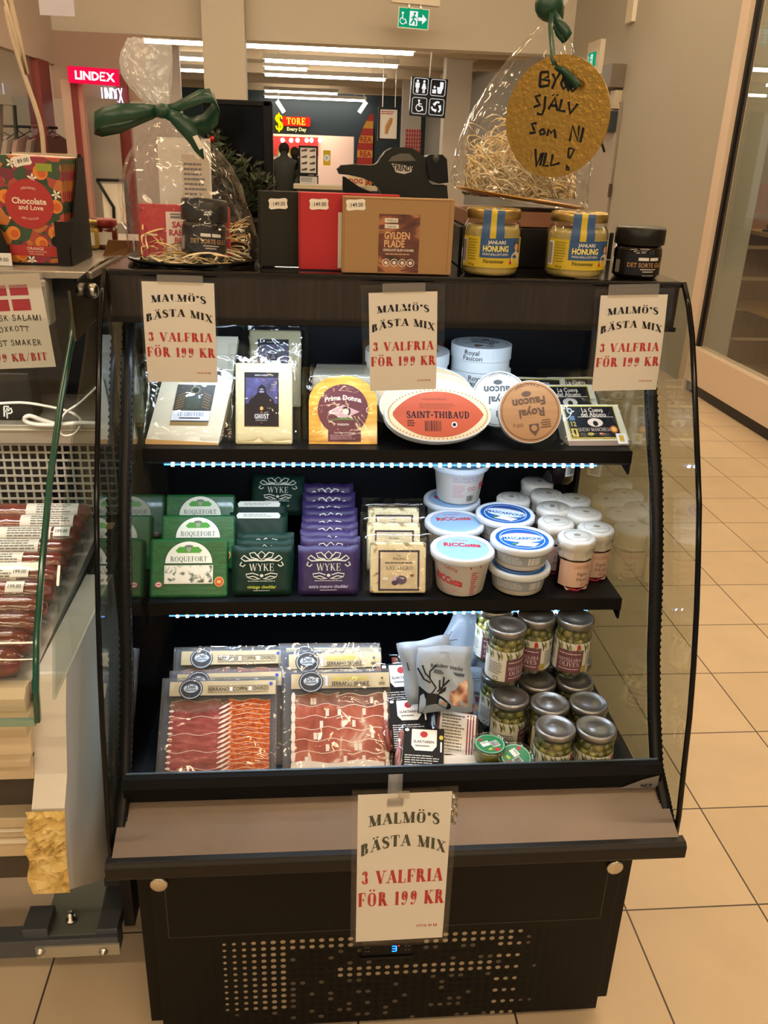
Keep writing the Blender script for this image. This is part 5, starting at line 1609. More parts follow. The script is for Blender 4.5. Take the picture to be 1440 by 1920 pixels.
def jam_proto():
    R, h = .032, .098
    t = thing('jam_jar', 'jam jar', 'jar', (0, 0, -5), group='jam jars with paper caps')
    k = MB(); k.lathe([(0, 0), (R - .003, 0), (R, .004), (R, h - .03), (R - .003, h - .022), (R - .004, h - .018)], JAMD, 28); k.build('jam_glass', t)
    k = MB(); mp = cyl(R + .0004, 0)
    LB = M('#d9b7a4', .5)
    k.rect(mp, -.042, .006, .042, .058, LB, 0, 18); k.disc(mp, 0, .006, .026, .012, LB, .0001, a0=180, a1=360)
    k.text(mp, 'GANCIENNE', .004, .048, .007, M('#b9836a', .5), maxw=.034, d=.0006); k.text(mp, 'Figue', .006, .034, .007, M('#5a3328', .5), d=.0006); k.text(mp, 'Fikon', .006, .023, .007, M('#5a3328', .5), d=.0006); k.disc(mp, .008, .013, .005, .004, M('#c79a84', .5), .0006); k.stroke(mp, [(-.016, .003), (0, .0), (.02, .009)], .005, M('#b23a44', .5), .0008)
    k.build('jar_label', t)
    k = MB(); wob = lambda a, z: 1 + (.035 * math.sin(8 * a) if z < h - .013 else .02 * abs(math.sin(4 * a)))
    k.lathe([(R + .001, h - .036), (R + .002, h - .03), (R - .001, h - .021), (R + .003, h - .017), (R + .003, h - .004), (R, h), (0, h + .0005)], CAPP, 40, wob=wob)
    m2 = top(h + .0006); GR_ = M('#a9a294', .6)
    k.ring(m2, 0, 0, R * .78, R * .78, .0012, GR_); k.disc(m2, .002, .004, .007, .005, M('#857b6a', .6)); k.text(m2, 'ANCIENNE', 0, -R * .28, .006, GR_, maxw=R * 1.1)
    m3 = cyl(R + .0028, 0)
    for i in range(9):
        k.disc(m3, -.05 + i * .0125, h - .027, .0032, .0032, M('#c2b49e', .6), .0004, 10)
    k.build('paper_cap', t)
    return t


JAM = jam_proto()
zc = S2Z + .098
jl = [((1082, 1006), 'front left jam jar beside the mascarpone'), ((1129, 990), 'front right jam jar at the glass side'), ((1043, 978), 'jam jar right behind the front mascarpone tub'), ((1109, 963), 'jam jar behind the front right one'),
      ((1043, 955), 'jam jar with paper cap in the third row, left'), ((1092, 937), 'jam jar with paper cap in the back right'), ((1028, 930), 'jam jar in the fourth row, right of the leftmost one'), ((963, 933), 'leftmost jam jar, behind the rear mascarpone'), ((1010, 906), 'rearmost jam jar left of the dark bottle')]
placed = []
for i, ((px, py), lb) in enumerate(jl):
    c = onZ(zc, px, py)
    for q in placed:
        d = Vector((c.x - q.x, c.y - q.y, 0))
        if d.length < .0735: c = Vector((q.x, q.y, c.z)) + d.normalized() * .0735
    placed.append(c)
    lo = Vector((min(c.x, .403), c.y, S2Z + .001)); rz = rnd.uniform(-25, 5) * D2R
    if i: dup(JAM, 'dark ' + lb, lo, (0, 0, rz + (rnd.uniform(-2, 2) if i > 3 else 0)))
    else: JAM.location = lo; JAM.rotation_euler = (0, 0, 5 * D2R); JAM['label'] = 'dark ' + lb
# dark jar lying on the rear caps with its bar code to the front
c = onY(placed[8].y, 1070, 915)
t = thing('dark_jar', 'dark preserve jar with white bar code label standing on the rear jam jars', 'jar', (min(c.x, .395), placed[8].y, zc + .003))
k = MB(); k.lathe([(0, 0), (.03, 0), (.033, .005), (.033, .085), (.028, .1)], M('#1b1214', .1, coat=.6), 28); k.build('jar_body', t)
k = MB(); mp = cyl(.0335, .15); k.rect(mp, 0, .02, .03, .085, WHITE, .0002, 8); k.barcode(mp, .004, .024, .026, .045, INK); k.lines(mp, .003, .05, .027, .08, 6, INKGREY); k.build('jar_label', t)
k = MB(); k.lathe([(.031, .095), (.031, .11), (0, .11)], M('#222', .4) if False else BLACKPLASTIC, 28); k.build('jar_lid', t)

# ---------------------------------------------------------------- bottom tray
# vacuum trays of sliced ham
HAM = ramp_mat('cured_ham', [(.25, '#6b2024'), (.45, '#8f3a3c'), (.6, '#a35250'), (.74, '#c88878'), (.84, '#dcc8b8')], 28, .3, coat=.5, stretch=(1, 1, 3), dist=1.2)
HAM2 = ramp_mat('serrano_ham', [(.3, '#84302a'), (.5, '#a44c3e'), (.64, '#b86a56'), (.74, '#e6d6c6')], 22, .3, coat=.5, stretch=(1.5, 1, 1), dist=1.0)
CHOR = ramp_mat('chorizo', [(.3, '#8e2a0e'), (.5, '#b84a16'), (.64, '#cc662a'), (.78, '#e0a878')], 130, .3, coat=.5)
FAT = M('#ecdfcf', .4, coat=.4)
KRAFT = M('#b5a27b', .55)


def ham_pack(P, W, H, lean, label, kind, yaw=0, full=True):
    t = thing('ham_pack', label, 'meat pack', P, (-lean * D2R, 0, yaw * D2R), 'sliced ham packs')
    k = MB(); k.box(0, W, .004, .012, 0, H, TRAYCLEAR); k.box(.004, W - .004, .0095, .0115, .004, H - .004, M('#39485c', .5)); k.build('tray', t, bevel=.004)
    k = MB()
    x0, x1, z0, z1 = W * .09, W * .94, H * .03, H * .76
    def slab(xa, xb, za, zb, y, mat, wob, seed, edge=None):
        r = random.Random(seed); n = 8; ph = [r.uniform(0, 6) for _ in range(4)]
        up = [(xa + (xb - xa) * i / n, zb + wob * math.sin(i * 1.3 + ph[0])) for i in range(n + 1)]
        lo = [(xb - (xb - xa) * i / n, za + wob * math.sin(i * 1.1 + ph[1])) for i in range(n + 1)]
        pts = lo[::-1] + up[::-1]
        k.prism(pts, lambda a, b_: (a, y + .0015, b_), lambda a, b_: (a, y - .0008, b_), mat)
        if edge:
            k.stroke(flat(y - .001), up, edge, FAT, .0004)
    n = 13
    if kind == 'mix':
        xa, xb, xc = x0, x0 + (x1 - x0) * .50, x0 + (x1 - x0) * .58
        for i in range(n):
            zb = z1 - (z1 - z0) * i / n; za = max(z0, zb - (z1 - z0) * .3)
            slab(xa, xb, za, zb, .0055 - i * .00045, HAM, .0025, i, .0008 if i % 3 == 0 else None)
            k.disc(flat(.005 - i * .00045), xa + .002, zb - .008, .0045, .0022, FAT, .0006, 10)
        for i in range(15):
            zb = z1 - (z1 - z0) * i / 15; za = max(z0, zb - (z1 - z0) * .2)
            slab(xb - .004, xc + .012, za, zb - .003, .0052 - i * .0004, HAM, .002, 50 + i)
            k.stroke(flat(.0036 - i * .0004), [(xb - .003, zb - .016), (xb + .006, zb - .012), (xc + .006, zb - .004)], [.0015, .0045, .0015], FAT, .0006)
            k.stroke(flat(.003 - i * .0004), [(xc + .004, zb - .012), (xc + (x1 - xc) * .45, zb - .006), (x1 - .006, zb - .011)], [.0005, .0016, .0005], M('#e0a070', .4, coat=.4), .0012)
            slab(xc, x1, za, zb, .0045 - i * .0004, CHOR, .002, 80 + i, .0006)
    else:
        for i in range(6):
            zb = z1 - (z1 - z0) * i / 6.6; za = max(z0 + .012, zb - (z1 - z0) * .26)
            xm = x0 + (x1 - x0) * rnd.uniform(.42, .62)
            slab(x0, xm + .006, za, zb, .0055 - i * .0009, HAM2, .003, 120 + i, .001)
            slab(xm, x1, za - .003, zb - .003, .0052 - i * .0009, HAM2, .003, 150 + i, .0014)
            for q in range(3):
                cx = rnd.uniform(x0 + .01, x1 - .01); k.rect(flat(.0045 - i * .0009), cx, zb - .02, cx + .006, zb - .008, FAT, .001)
        slab(x0 + .004, x1 - .006, z0 - .004, z0 + .016, -.0015, FAT, .003, 200)
        for sx in (x0 - .003, x1 - .004):
            for i in range(8):
                zz = z0 + (z1 - z0) * (i + .5) / 8; k.disc(flat(-.0005), sx + .004, zz, .004, .011, FAT, .0006, 10)
    k.build('ham_slices', t)
    k = MB()
    def lab(u, v, d): return (u, -.0042 - d + .0008 * math.sin(u * 60), v)
    a, b_, c, d_ = W * .075, W * .985, H * .80, H * .945
    k.rect(lab, a, c, b_, d_, KRAFT, 0, 10); h = d_ - c; w = b_ - a
    cx, cz = a + w * .2, c + h * .45
    NV = M('#20262e', .45)
    k.disc(lab, cx, cz, h * .82, h * .74, NV, .0006, 36); k.ring(lab, cx, cz, h * .74, h * .66, h * .045, M('#b9c4cc', .5), .001, 36); k.disc(lab, cx, cz + h * .05, h * .5, h * .3, M('#b9c4cc', .5), .001, 20)
    k.text(lab, 'Deli', cx, cz + h * .18, h * .26, NV, weight=2, d=.0013); k.text(lab, 'Gourmet', cx, cz - h * .05, h * .17, NV, maxw=h * .8, weight=2, d=.0013)
    if kind == 'mix':
        k.text(lab, 'SERRANO', a + w * .46, c + h * .42, h * .26, INK, maxw=w * .2, d=.0008, weight=1); k.rect(lab, a + w * .565, c + h * .3, a + w * .59, c + h * .56, WHITE, .0008); k.text(lab, 'COPPA', a + w * .665, c + h * .43, h * .26, INK, maxw=w * .14, d=.0008, weight=1); k.rect(lab, a + w * .745, c + h * .3, a + w * .77, c + h * .56, WHITE, .0008); k.text(lab, 'CHORIZO', a + w * .86, c + h * .44, h * .26, INK, maxw=w * .15, d=.0008, weight=1)
        k.rect(lab, a + w * .36, c + h * .18, a + w * .93, c + h * .21, INK, .0008, 4); k.rect(lab, a + w * .36, c + h * .62, a + w * .93, c + h * .65, INK, .0008, 4)
        k.disc(lab, a + w * .955, c + h * .74, h * .12, h * .12, M('#2a3f9a', .5), .001)
    else:
        YL = M('#c7b23c', .5)
        k.text(lab, 'GRAN RESERVA', a + w * .6, c + h * .65, h * .26, YL, maxw=w * .36, d=.0008, weight=2); k.text(lab, 'SERRANO SKINKE', a + w * .6, c + h * .3, h * .26, INK, maxw=w * .38, d=.0008, weight=1); k.rect(lab, a + w * .38, c + h * .1, a + w * .8, c + h * .13, INK, .0008, 4); k.rect(lab, a + w * .345, c + h * .15, a + w * .37, c + h * .85, M('#b9bcc0', .5), .0008)
        k.disc(lab, a + w * .925, c + h * .62, h * .15, h * .15, YL, .0008); k.disc(lab, a + w * .925, c + h * .62, h * .085, h * .085, M('#2a3f9a', .5), .0011); k.lines(lab, a + w * .89, c + h * .15, a + w * .96, c + h * .36, 2, INK, .0008)
    k.build('paper_label', t)
    k = MB()
    k.grid(lambda u, v: (W * .01 + u * W * .98, -.0055 + .0016 * math.sin(u * 15 + v * 4) * math.sin(v * 11) + (.004 * (abs(u - .5) * 2) ** 4), H * .005 + v * H * .99), 14, 16, FILM); k.build('film', t)
    return t


LN = 50
pl = onZ(BZ, 296, 1462); 
fy = onZ(BZ, 420, 1459).y
gp = Vector((onY(fy, 289, 1460).x, fy, BZ + .001)); gw = onY(fy, 518, 1460).x - gp.x
gh = fit_h(gp, LN, 420, 1268)
ham_pack(gp, gw, gh, LN, 'SERRANO COPPA CHORIZO pack at the front left of the bottom tray', 'mix', 0)
P = foot_from_top(BZ, LN, gh, 430, 1250); ham_pack(Vector((gp.x + .012, gp.y + .024, BZ + .001)), gw, gh, LN, 'SERRANO COPPA CHORIZO pack directly behind the front left one', 'mix', 1)
P = foot_from_top(BZ, LN - 6, gh, 430, 1212); ham_pack(Vector((P.x - gw / 2, P.y, BZ + .001)), gw, gh, LN - 6, 'SERRANO COPPA CHORIZO pack at the back left of the bottom tray', 'mix', 0)
gp2 = Vector((onY(fy, 529, 1452).x, fy, BZ + .001)); gw2 = onY(fy, 740, 1452).x - gp2.x
gh2 = fit_h(gp2, LN - 2, 632, 1253)
ham_pack(gp2, gw2, gh2, LN - 2, 'GRAN RESERVA SERRANO SKINKE pack at the front middle of the bottom tray', 'ser', 0)
P = foot_from_top(BZ, LN - 8, gh2, 628, 1217); ham_pack(Vector((P.x - gw2 / 2, P.y, BZ + .001)), gw2 * .96, gh2, LN - 8, 'serrano ham pack at the back, behind the GRAN RESERVA one', 'ser', 1)
P = foot_from_top(BZ, LN - 8, gh2, 622, 1211); ham_pack(Vector((P.x - gw2 / 2 - .004, P.y + .012, BZ + .001)), gw2 * .98, gh2, LN - 8, 'serrano ham pack, rearmost of the middle row', 'ser', -1)

# snack bags
BAG = M('#8f9ca9', .4, bump=.3, bscale=35, coat=.2)
NUT = ramp_mat('snack_chips', [(.1, '#5a3226'), (.35, '#8a553f'), (.6, '#b98a70'), (.9, '#d9bfa4')], 75, .45, kind='voronoi')


def bag_shape(k, W, H, tk, mat, seed=0, nu=14, nv=16):
    r = random.Random(seed); ph = [r.uniform(0, 6) for _ in range(3)]
    def sh(a, b_, s):
        e = max(0, min(1, a / .14, (1 - a) / .14, b_ / .12, (1 - b_) / .16))
        return (a * W + .002 * math.sin(b_ * 9 + ph[0]), tk / 2 + s * tk / 2 * e ** .6 + .0018 * math.sin(a * 14 + b_ * 8 + ph[1]), b_ * H + .0015 * math.sin(a * 8 + ph[2]))
    k.grid(lambda a, b_: sh(a, b_, -1), nu, nv, mat); k.grid(lambda a, b_: sh(1 - a, b_, 1), nu, nv, mat)
    return lambda u, v, d: Vector(sh(max(.001, min(.999, u / W)), max(.001, min(.999, v / H)), -1)) + Vector((0, -d - .0009, 0))


def deer(k, mp, W, H, s=1):
    BK = M('#14161b', .45)
    head = [(-.12, .02), (.08, .0), (.14, .12), (.3, .13), (.5, .03), (.56, .05), (.55, .1), (.42, .2), (.3, .27), (.14, .3), (.0, .4), (-.1, .34)]
    # split the head in two convex-ish patches
    k.poly(mp, [(W * x, H * z) for x, z in [(-.0, .02), (.08, .0), (.14, .12), (.14, .3), (.0, .4)]], BK, .0009)
    k.poly(mp, [(W * x, H * z) for x, z in [(.14, .12), (.3, .13), (.3, .27), (.14, .3)]], BK, .0009)
    k.poly(mp, [(W * x, H * z) for x, z in [(.3, .13), (.5, .03), (.56, .05), (.55, .1), (.42, .2), (.3, .27)]], BK, .0009)
    k.poly(mp, [(W * x, H * z) for x, z in [(.3, .24), (.44, .3), (.46, .36), (.36, .33)]], BK, .0009)
    for pts in ([(.2, .28), (.28, .36), (.2, .5), (.22, .6), (.34, .68)], [(.21, .5), (.14, .58), (.1, .7)], [(.2, .44), (.1, .5), (.02, .66)], [(.3, .3), (.42, .38), (.52, .46)], [(.4, .37), (.44, .5)], [(.34, .33), (.36, .46)]):
        k.stroke(mp, [(W * x, H * z) for x, z in pts], W * .028, BK, .0009)


def snack(P, W, H, rot, label, front=True, kind=0):
    t = thing('snack_bag', label, 'snack bag', P, tuple(a * D2R for a in rot), 'grey reindeer snack bags')
    k = MB(); mp = bag_shape(k, W, H, .026, BAG, int(abs(P.x) * 1e4)); k.build('bag', t)
    k = MB(); BK = M('#23262d', .5)
    if front:
        k.text(mp, 'Reindeer snacks', W * .55, H * .69, H * .06, BK, maxw=W * .58, weight=2, rot=-6, d=.0008); k.poly(mp, [(W * .3, H * .6), (W * .84, H * .54), (W * .86, H * .585), (W * .32, H * .655)], M('#3a4a5a', .5), .0009)
        k.ring(mp, W * .56, H * .79, W * .055, H * .045, W * .008, M('#8a94a0', .5), .0008); k.disc(mp, W * .56, H * .86, W * .02, H * .018, M('#8a94a0', .5), .0008); k.stroke(mp, [(W * .42, H * .905), (W * .58, H * .895)], W * .012, M('#7d8894', .5), .0008)
        deer(k, mp, W * 1.08, H * 1.05)
        k.disc(mp, W * .45, H * .13, W * .035, H * .022, M('#b5703a', .5), .0009)
        k.build('printed_front', t)
        k = MB()
        k.poly(mp, [(W * .62, H * .1), (W * .9, H * .1), (W * .9, H * .5), (W * .76, H * .46), (W * .66, H * .34), (W * .56, H * .3), (W * .56, H * .2)], NUT, .0012); k.build('window', t)
    elif kind == 1:
        k.text(mp, 'snacks', W * .6, H * .62, H * .06, BK, maxw=W * .5, weight=2, d=.0008); k.rect(mp, W * .2, H * .5, W * .9, H * .57, M('#5a2c2c', .5), .0009); k.lines(mp, W * .1, H * .8, W * .9, H * .95, 4, M('#9aa3ad', .5), .0008)
        k.build('printed_front', t)
        k = MB(); k.poly(mp, [(W * .15, H * .06), (W * .85, H * .06), (W * .8, H * .42), (W * .5, H * .46), (W * .2, H * .3)], NUT, .0012); k.build('window', t)
    else:
        k.stroke(mp, [(W * .1, H * .55), (W * .95, H * .8)], W * .014, BK, .0009); k.stroke(mp, [(W * .1, H * .55), (W * .1, H * .68)], W * .02, BK, .0009); k.build('printed_front', t)
    return t


gw = .098; P = onY(-.135, 777, 1338)
h = fit_h(P, 30, 845, 1212)
snack(P + Vector((.008, 0, 0)), gw, h, (-30, -3, -4), 'grey reindeer snack bag with black deer head, on top at the front')
snack(P + Vector((-.006, .030, -.008)), gw, h * .98, (-28, -10, 2), 'grey reindeer snack bag tucked behind the front deer bag, left edge showing', False)
c = onY(.03, 800, 1225)
snack(Vector((c.x + .002, .04, c.z - .07)), .085, .165, (-24, 24, -6), 'grey snack bag standing folded at the back with a pointed corner', False)
snack(Vector((c.x + .05, .075, c.z - .075)), .085, .14, (-24, 14, -12), 'grey snack bag leaning at the back beside the olive jars', False)
c = onY(-.03, 882, 1360)
snack(Vector((c.x - .034, -.028, c.z - .012)), .072, .125, (-26, 8, -4), 'grey snack bag with brown snack window beside the olive jars', False, 1)

# cured meat in black-label clear packs
def meat_pack(P, rot, label, W=.075, H=.10, art=True):
    t = thing('meat_pack', label, 'meat pack', P, tuple(a * D2R for a in rot), 'black label meat packs')
    k = MB(); r = random.Random(int(abs(P.x * 1000) + abs(P.y * 100)))
    for i in range(7):
        x = W * (.12 + .76 * r.random()); z = H * (.1 + .8 * r.random())
        k.ball((x, .009, z), .013, M('#7d3a36', .35, coat=.4, var=.25, vscale=60), 9, 6, (1, .5, 1.1))
    k.tube([(-.004, .009, H * .06), (-.008, .009, H * .5), (-.003, .009, H * .95)], .006, M('#9a5048', .35, coat=.4, var=.2, vscale=80)); k.build('meat', t)
    k = MB(); mp = flat(-.0045); BK = M('#131418', .4)
    k.rect(mp, 0, 0, W, H * .98, BK, 0); k.poly(mp, [(W * .2, H * .95), (W * .2, H * .66), (W * .3, H * .57), (W * .72, H * .57), (W * .82, H * .66), (W * .82, H * .95)], WHITE, .0005)
    k.disc(mp, W * .5, H * .86, W * .1, H * .06, RED, .0009, 7); k.text(mp, 'SLAKTAREN', W * .5, H * .73, H * .045, INK, maxw=W * .5, weight=1, d=.0009); k.lines(mp, W * .3, H * .63, W * .7, H * .68, 1, INKGREY, .0009)
    k.disc(mp, W * .08, H * .93, W * .055, H * .028, WHITE, .0006); k.disc(mp, W * .93, H * .82, W * .05, H * .04, M('#cfc23a', .5), .0006); k.rect(mp, W * .91, H * .56, W * .95, H * .74, WHITE, .0006)
    k.lines(mp, W * .05, H * .05, W * .95, H * .5, 11, M('#d0d0d0', .5), .0007, .4)
    k.build('paper_label', t)
    k = MB(); pillow(k, None, W, H, .018, FILM, .014, .003, 31); k.build('film', t)
    return t


P = onY(-.205, 752, 1440); P.z = BZ + .012
meat_pack(Vector((P.x, -.215, BZ + .016)), (-62, 0, -8), 'black-label meat pack with white crest at the front edge of the bottom tray', .072, .105)
P = onY(-.15, 742, 1372)
meat_pack(Vector((P.x - .004, -.155, BZ + .034)), (-58, 0, 2), 'black-label meat pack in the middle, half under the snack bag', .07, .10)
P = onY(-.09, 726, 1322)
meat_pack(Vector((P.x - .002, -.095, BZ + .055)), (-50, 0, 4), 'black-label meat pack highest at the back beside the ham', .075, .11)
P = onY(.0, 760, 1275)
meat_pack(Vector((P.x, -.01, P.z - .05)), (-45, 0, 10), 'dark meat pack lying behind the others under the deer bag', .075, .1)
# packs lying with the paper side up
t = thing('meat_pack', 'clear meat pack showing white text label with maroon stripes', 'meat pack', Vector((onY(-.16, 812, 1400).x, -.18, BZ + .030)), (-60 * D2R, 6 * D2R, -8 * D2R), 'clear packs, paper side up')
k = MB(); k.box(0, .075, .004, .016, 0, .10, M('#6a3f3c', .4, var=.2, vscale=50)); k.build('meat', t, bevel=.004)
k = MB(); mp = flat(0); k.rect(mp, .004, .02, .07, .1, WHITE); k.lines(mp, .008, .026, .05, .096, 12, INKGREY)
for i in range(3): k.rect(mp, .054 + i * .005, .022, .0565 + i * .005, .098, M('#8a1f4a', .5), .0008)
k.build('paper_label', t); k = MB(); pillow(k, None, .075, .10, .018, FILM, .012, .002, 3); k.build('film', t)
t = thing('meat_pack', 'clear meat pack with white bar code label at the front edge', 'meat pack', Vector((onY(-.22, 834, 1442).x, -.222, BZ + .016)), (-58 * D2R, -2 * D2R, -3 * D2R), 'clear packs, paper side up')
k = MB(); k.box(0, .066, .004, .014, 0, .05, M('#6a3f3c', .4, var=.2, vscale=50)); k.build('meat', t, bevel=.004)
k = MB(); mp = flat(0); k.rect(mp, 0, 0, .06, .052, WHITE); k.barcode(mp, .024, .018, .05, .036, INK); k.lines(mp, .01, .006, .052, .016, 2, INKGREY); k.build('paper_label', t)
k = MB(); pillow(k, None, .066, .055, .016, FILM, .01, .002, 4); k.build('film', t)

# green-lidded dip tubs
def dip(loc, label, tilt=(0, 0, 0)):
    R, h = .031, .034
    t = thing('dip_tub', label, 'tub', loc, tuple(a * D2R for a in tilt), 'green-lidded clear tubs')
    k = MB(); k.lathe([(0, 0), (R * .78, 0), (R * .82, .003), (R * .96, h - .006), (R, h - .004)], JARGLASS, 32); k.build('tub_body', t)
    k = MB(); k.lathe([(0, .002), (R * .74, .002), (R * .9, h - .008), (0, h - .007)], M('#7d7a3a', .25, coat=.4, var=.3, vscale=90), 28); k.build('contents', t)
    k = MB(); k.lathe([(R + .001, h - .006), (R + .002, h), (R - .002, h + .001), (R - .003, h - .001), (0, h - .001)], clear_mat('lid_clear%d' % len(bpy.data.materials), ior=1.45, rough=.06, base=.05), 36)
    mp = top(h - .0008); k.disc(mp, 0, 0, R * .86, R * .86, M('#1d7a45', .4), .0002, 32); k.ring(mp, 0, 0, R * .8, R * .8, .0008, M('#cfe6d4', .5), .0005, 32)
    k.rect(mp, -R * .5, -R * .1, R * .0, R * .3, M('#dfe8e2', .5), .0006); k.text(mp, 'CREMA', -R * .25, R * .18, R * .11, INK, maxw=R * .42, d=.0009); k.barcode(mp, R * .06, -R * .3, R * .46, R * .12, INK, .0009); k.rect(mp, R * .04, -R * .34, R * .5, R * .16, M('#dfe8e2', .5), .0005)
    k.disc(mp, R * .15, -R * .58, R * .18, R * .14, RED, .0006); k.disc(mp, -R * .35, R * .5, R * .14, R * .1, RED, .0006); k.poly(mp, [(-R * .3, -R * .5), (-R * .05, -R * .45), (-R * .1, -R * .3), (-R * .34, -R * .36)], M('#b8c23a', .5), .0006)
    k.build('tub_lid', t)
    return t


c = onZ(.692, 920, 1381)
dip(Vector((c.x, c.y, BZ + .001)), 'green-lidded tub underneath the left one of the pair')
dip(Vector((c.x, c.y, BZ + .048)), 'green-lidded clear tub on top, left of the pair', (0, 0, 20)).location.z = BZ + .038
c2 = onZ(.668, 969, 1416)
dip(Vector((c2.x - .002, max(c2.y, -.200), BZ + .030)), 'green-lidded clear tub tilted to the right, front one of the pair', (8, 14, -60))

# olive jars
OLV = [M('#4c5020', .3, coat=.6), M('#5e5f28', .3, coat=.6), M('#4c4f1f', .3, coat=.6), M('#86803a', .3, coat=.6)]
LIDM = M('#8c8a86', .28, .85)


def olive_proto(label, lab_col, words, yaw=0):
    R, h = .0335, .117
    t = thing('olive_jar', label, 'jar', (0, 0, -6), group='olive jars')
    k = MB(); k.lathe([(0, 0), (R - .004, 0), (R, .005), (R, h - .024), (R - .003, h - .016), (R - .004, h - .006)], JARGLASS, 32); k.build('jar_glass', t)
    k = MB(); r = random.Random(len(words)); k.lathe([(0, .003), (R - .008, .003), (R - .008, h - .026), (0, h - .026)], M('#3d3d16', .3, coat=.4), 20)
    for zz in range(6):
        for a in range(9):
            an = a / 9 * 6.283 + zz * .35 + r.uniform(-.1, .1)
            k.ball(((R - .0115) * math.cos(an), (R - .0115) * math.sin(an), .012 + zz * .0155 + r.uniform(-.002, .002)), .0098, r.choice(OLV), 8, 6, (1, 1, 1.0), R=Euler((r.uniform(0, 3), r.uniform(0, 3), 0)).to_matrix())
    tag(k.build('olives', t), None, kind='stuff')
    k = MB(); k.lathe([(R - .001, h - .014), (R + .0015, h - .012), (R + .0015, h - .002), (R - .0005, h), (R - .004, h), (R - .006, h - .0015), (R * .42, h - .0015), (R * .36, h - .0005), (0, h - .0008)], LIDM, 40); k.build('jar_lid', t)
    k = MB(); mp = cyl(R + .0004); LW = M('#d9d9d0', .5); LC = M(lab_col, .5)
    k.rect(mp, -.075, .016, .075, .078, LW, 0, 30); k.rect(mp, -.016, .016, .034, .064, LC, .0004, 10)
    GL = M('#4d5a3a', .5)
    for i in range(9):
        u = -.07 + i * .017
        k.poly(mp, [(u, .079), (u + .004, .066), (u + .006, .056), (u + .008, .068)], GL, .0006); k.poly(mp, [(u + .008, .079), (u + .013, .07), (u + .012, .06), (u + .007, .07)], M('#8a8f5a', .5), .0007)
    k.poly(mp, [(-.016, .064), (-.008, .07), (.0, .065), (.01, .071), (.034, .066), (.034, .062), (-.016, .062)], LW, .0006); k.rect(mp, .014, .066, .02, .076, LW, .0009); k.rect(mp, .02, .066, .026, .076, RED, .0009)
    k.lines(mp, -.012, .054, .03, .058, 1, M('#e0cdd0', .5), .0008, ragged=.03); k.text(mp, words, .009, .044, .0068, M('#e8dade', .5), maxw=.042, font='roman', d=.0008); k.text(mp, 'OLIVES', .009, .034, .009, M('#e8dade', .5), maxw=.044, font='roman', d=.0008); k.lines(mp, -.01, .022, .028, .026, 1, M('#e0cdd0', .5), .0008, ragged=.03)
    k.lines(mp, -.05, .03, -.02, .055, 6, INKGREY, .0006); k.lines(mp, .042, .026, .07, .058, 8, INKGREY, .0006); k.disc(mp, .038, .024, .007, .007, M('#a89a4a', .5), .001); k.ring(mp, -.034, .022, .005, .004, .001, INK, .0008)
    k.build('jar_label', t)
    return t


OJA = olive_proto('', '#6b4450', 'NOCELLARA'); OJB = olive_proto('', '#5c4a40', 'CERIGNOLA')
lt, ut = BZ + .118, BZ + .236
ol = [(1042, 1361, 0, 'front left of the pair at the ridge', 0, 8), (1115, 1362, 0, 'front right of the pair at the ridge', 1, 5), (957, 1304, 0, 'leftmost in the second row behind the green tubs', 0, 48), (1027, 1319, 0, 'middle of the second row', 0, 60), (1096, 1315, 0, 'right end of the second row', 1, 30),
      (1010, 1277, 0, 'in the third row with bare lid, middle', 0, 20), (1077, 1277, 0, 'in the third row with bare lid, right', 1, 20), (942, 1262, 0, 'under the tall-standing left one of the upper tier', 0, 10),
      (1009, 1242, 0, 'lower tier at the back, under the middle upper jar', 0, 10), (1070, 1246, 0, 'lower tier at the back, under the right upper jar', 0, 10),
      (952, 1171, 1, 'in the upper tier with dark lid, front left', 0, 20), (1007, 1152, 1, 'in the upper tier, middle', 0, -48), (1073, 1156, 1, 'in the upper tier, right by the glass', 0, -36), (932, 1140, 1, 'half hidden at the back left of the upper tier', 0, -20)]
pl_ = {0: [], 1: []}; used = [False, False]
for px, py, tier, lb, kd, yw in ol:
    c = onZ(ut if tier else lt, px, py)
    x, y = c.x, c.y
    for q in pl_[tier]:
        d = Vector((x - q[0], y - q[1]))
        if d.length < .071: d = d.normalized() * .071; x, y = q[0] + d.x, q[1] + d.y
    x = min(x, .4025); pl_[tier].append((x, y))
    lab_ = 'olive jar with %s label, %s' % ('maroon' if kd == 0 else 'brown', lb)
    lo = Vector((x, y, BZ + .001 + (.1185 if tier else 0))); rt = (0, 0, yw * D2R)
    pr = OJA if kd == 0 else OJB
    if not used[kd]:
        used[kd] = True; pr.location = lo; pr.rotation_euler = rt; pr['label'] = lab_
    else: dup(pr, lab_, lo, rt)

# ------------------------------------------------------------------ on top of the fridge
STRAW = M('#f2d49a', .6)
STRAWP = M('#fae8c2', .6)
RIB = M('#0a3b28', .4, coat=.12)
BAGF = clear_mat('cellophane', ior=1.5, rough=.07, base=.0, boost=1.0, bump=1.0, bscale=14, haze=.012, frn=False)
BAGTOP = clear_mat('cellophane_gathered', ior=1.5, rough=.12, base=.05, boost=2.0, bump=1.0, bscale=26, haze=.34)


def lerp_rows(rows, n):
    """rows: list of tuples of floats sorted by first entry; smooth resample"""
    out = []
    m = len(rows) - 1
    for i in range(n + 1):
        t = i / n * m; k = min(int(t), m - 1); f = t - k
        p0, p1, p2, p3 = rows[max(k - 1, 0)], rows[k], rows[k + 1], rows[min(k + 2, m)]
        out.append(tuple(.5 * (2 * b + (c - a) * f + (2 * a - 5 * b + 4 * c - d) * f * f + (3 * b - a - 3 * c + d) * f ** 3) for a, b, c, d in zip(p0, p1, p2, p3)))
    return out


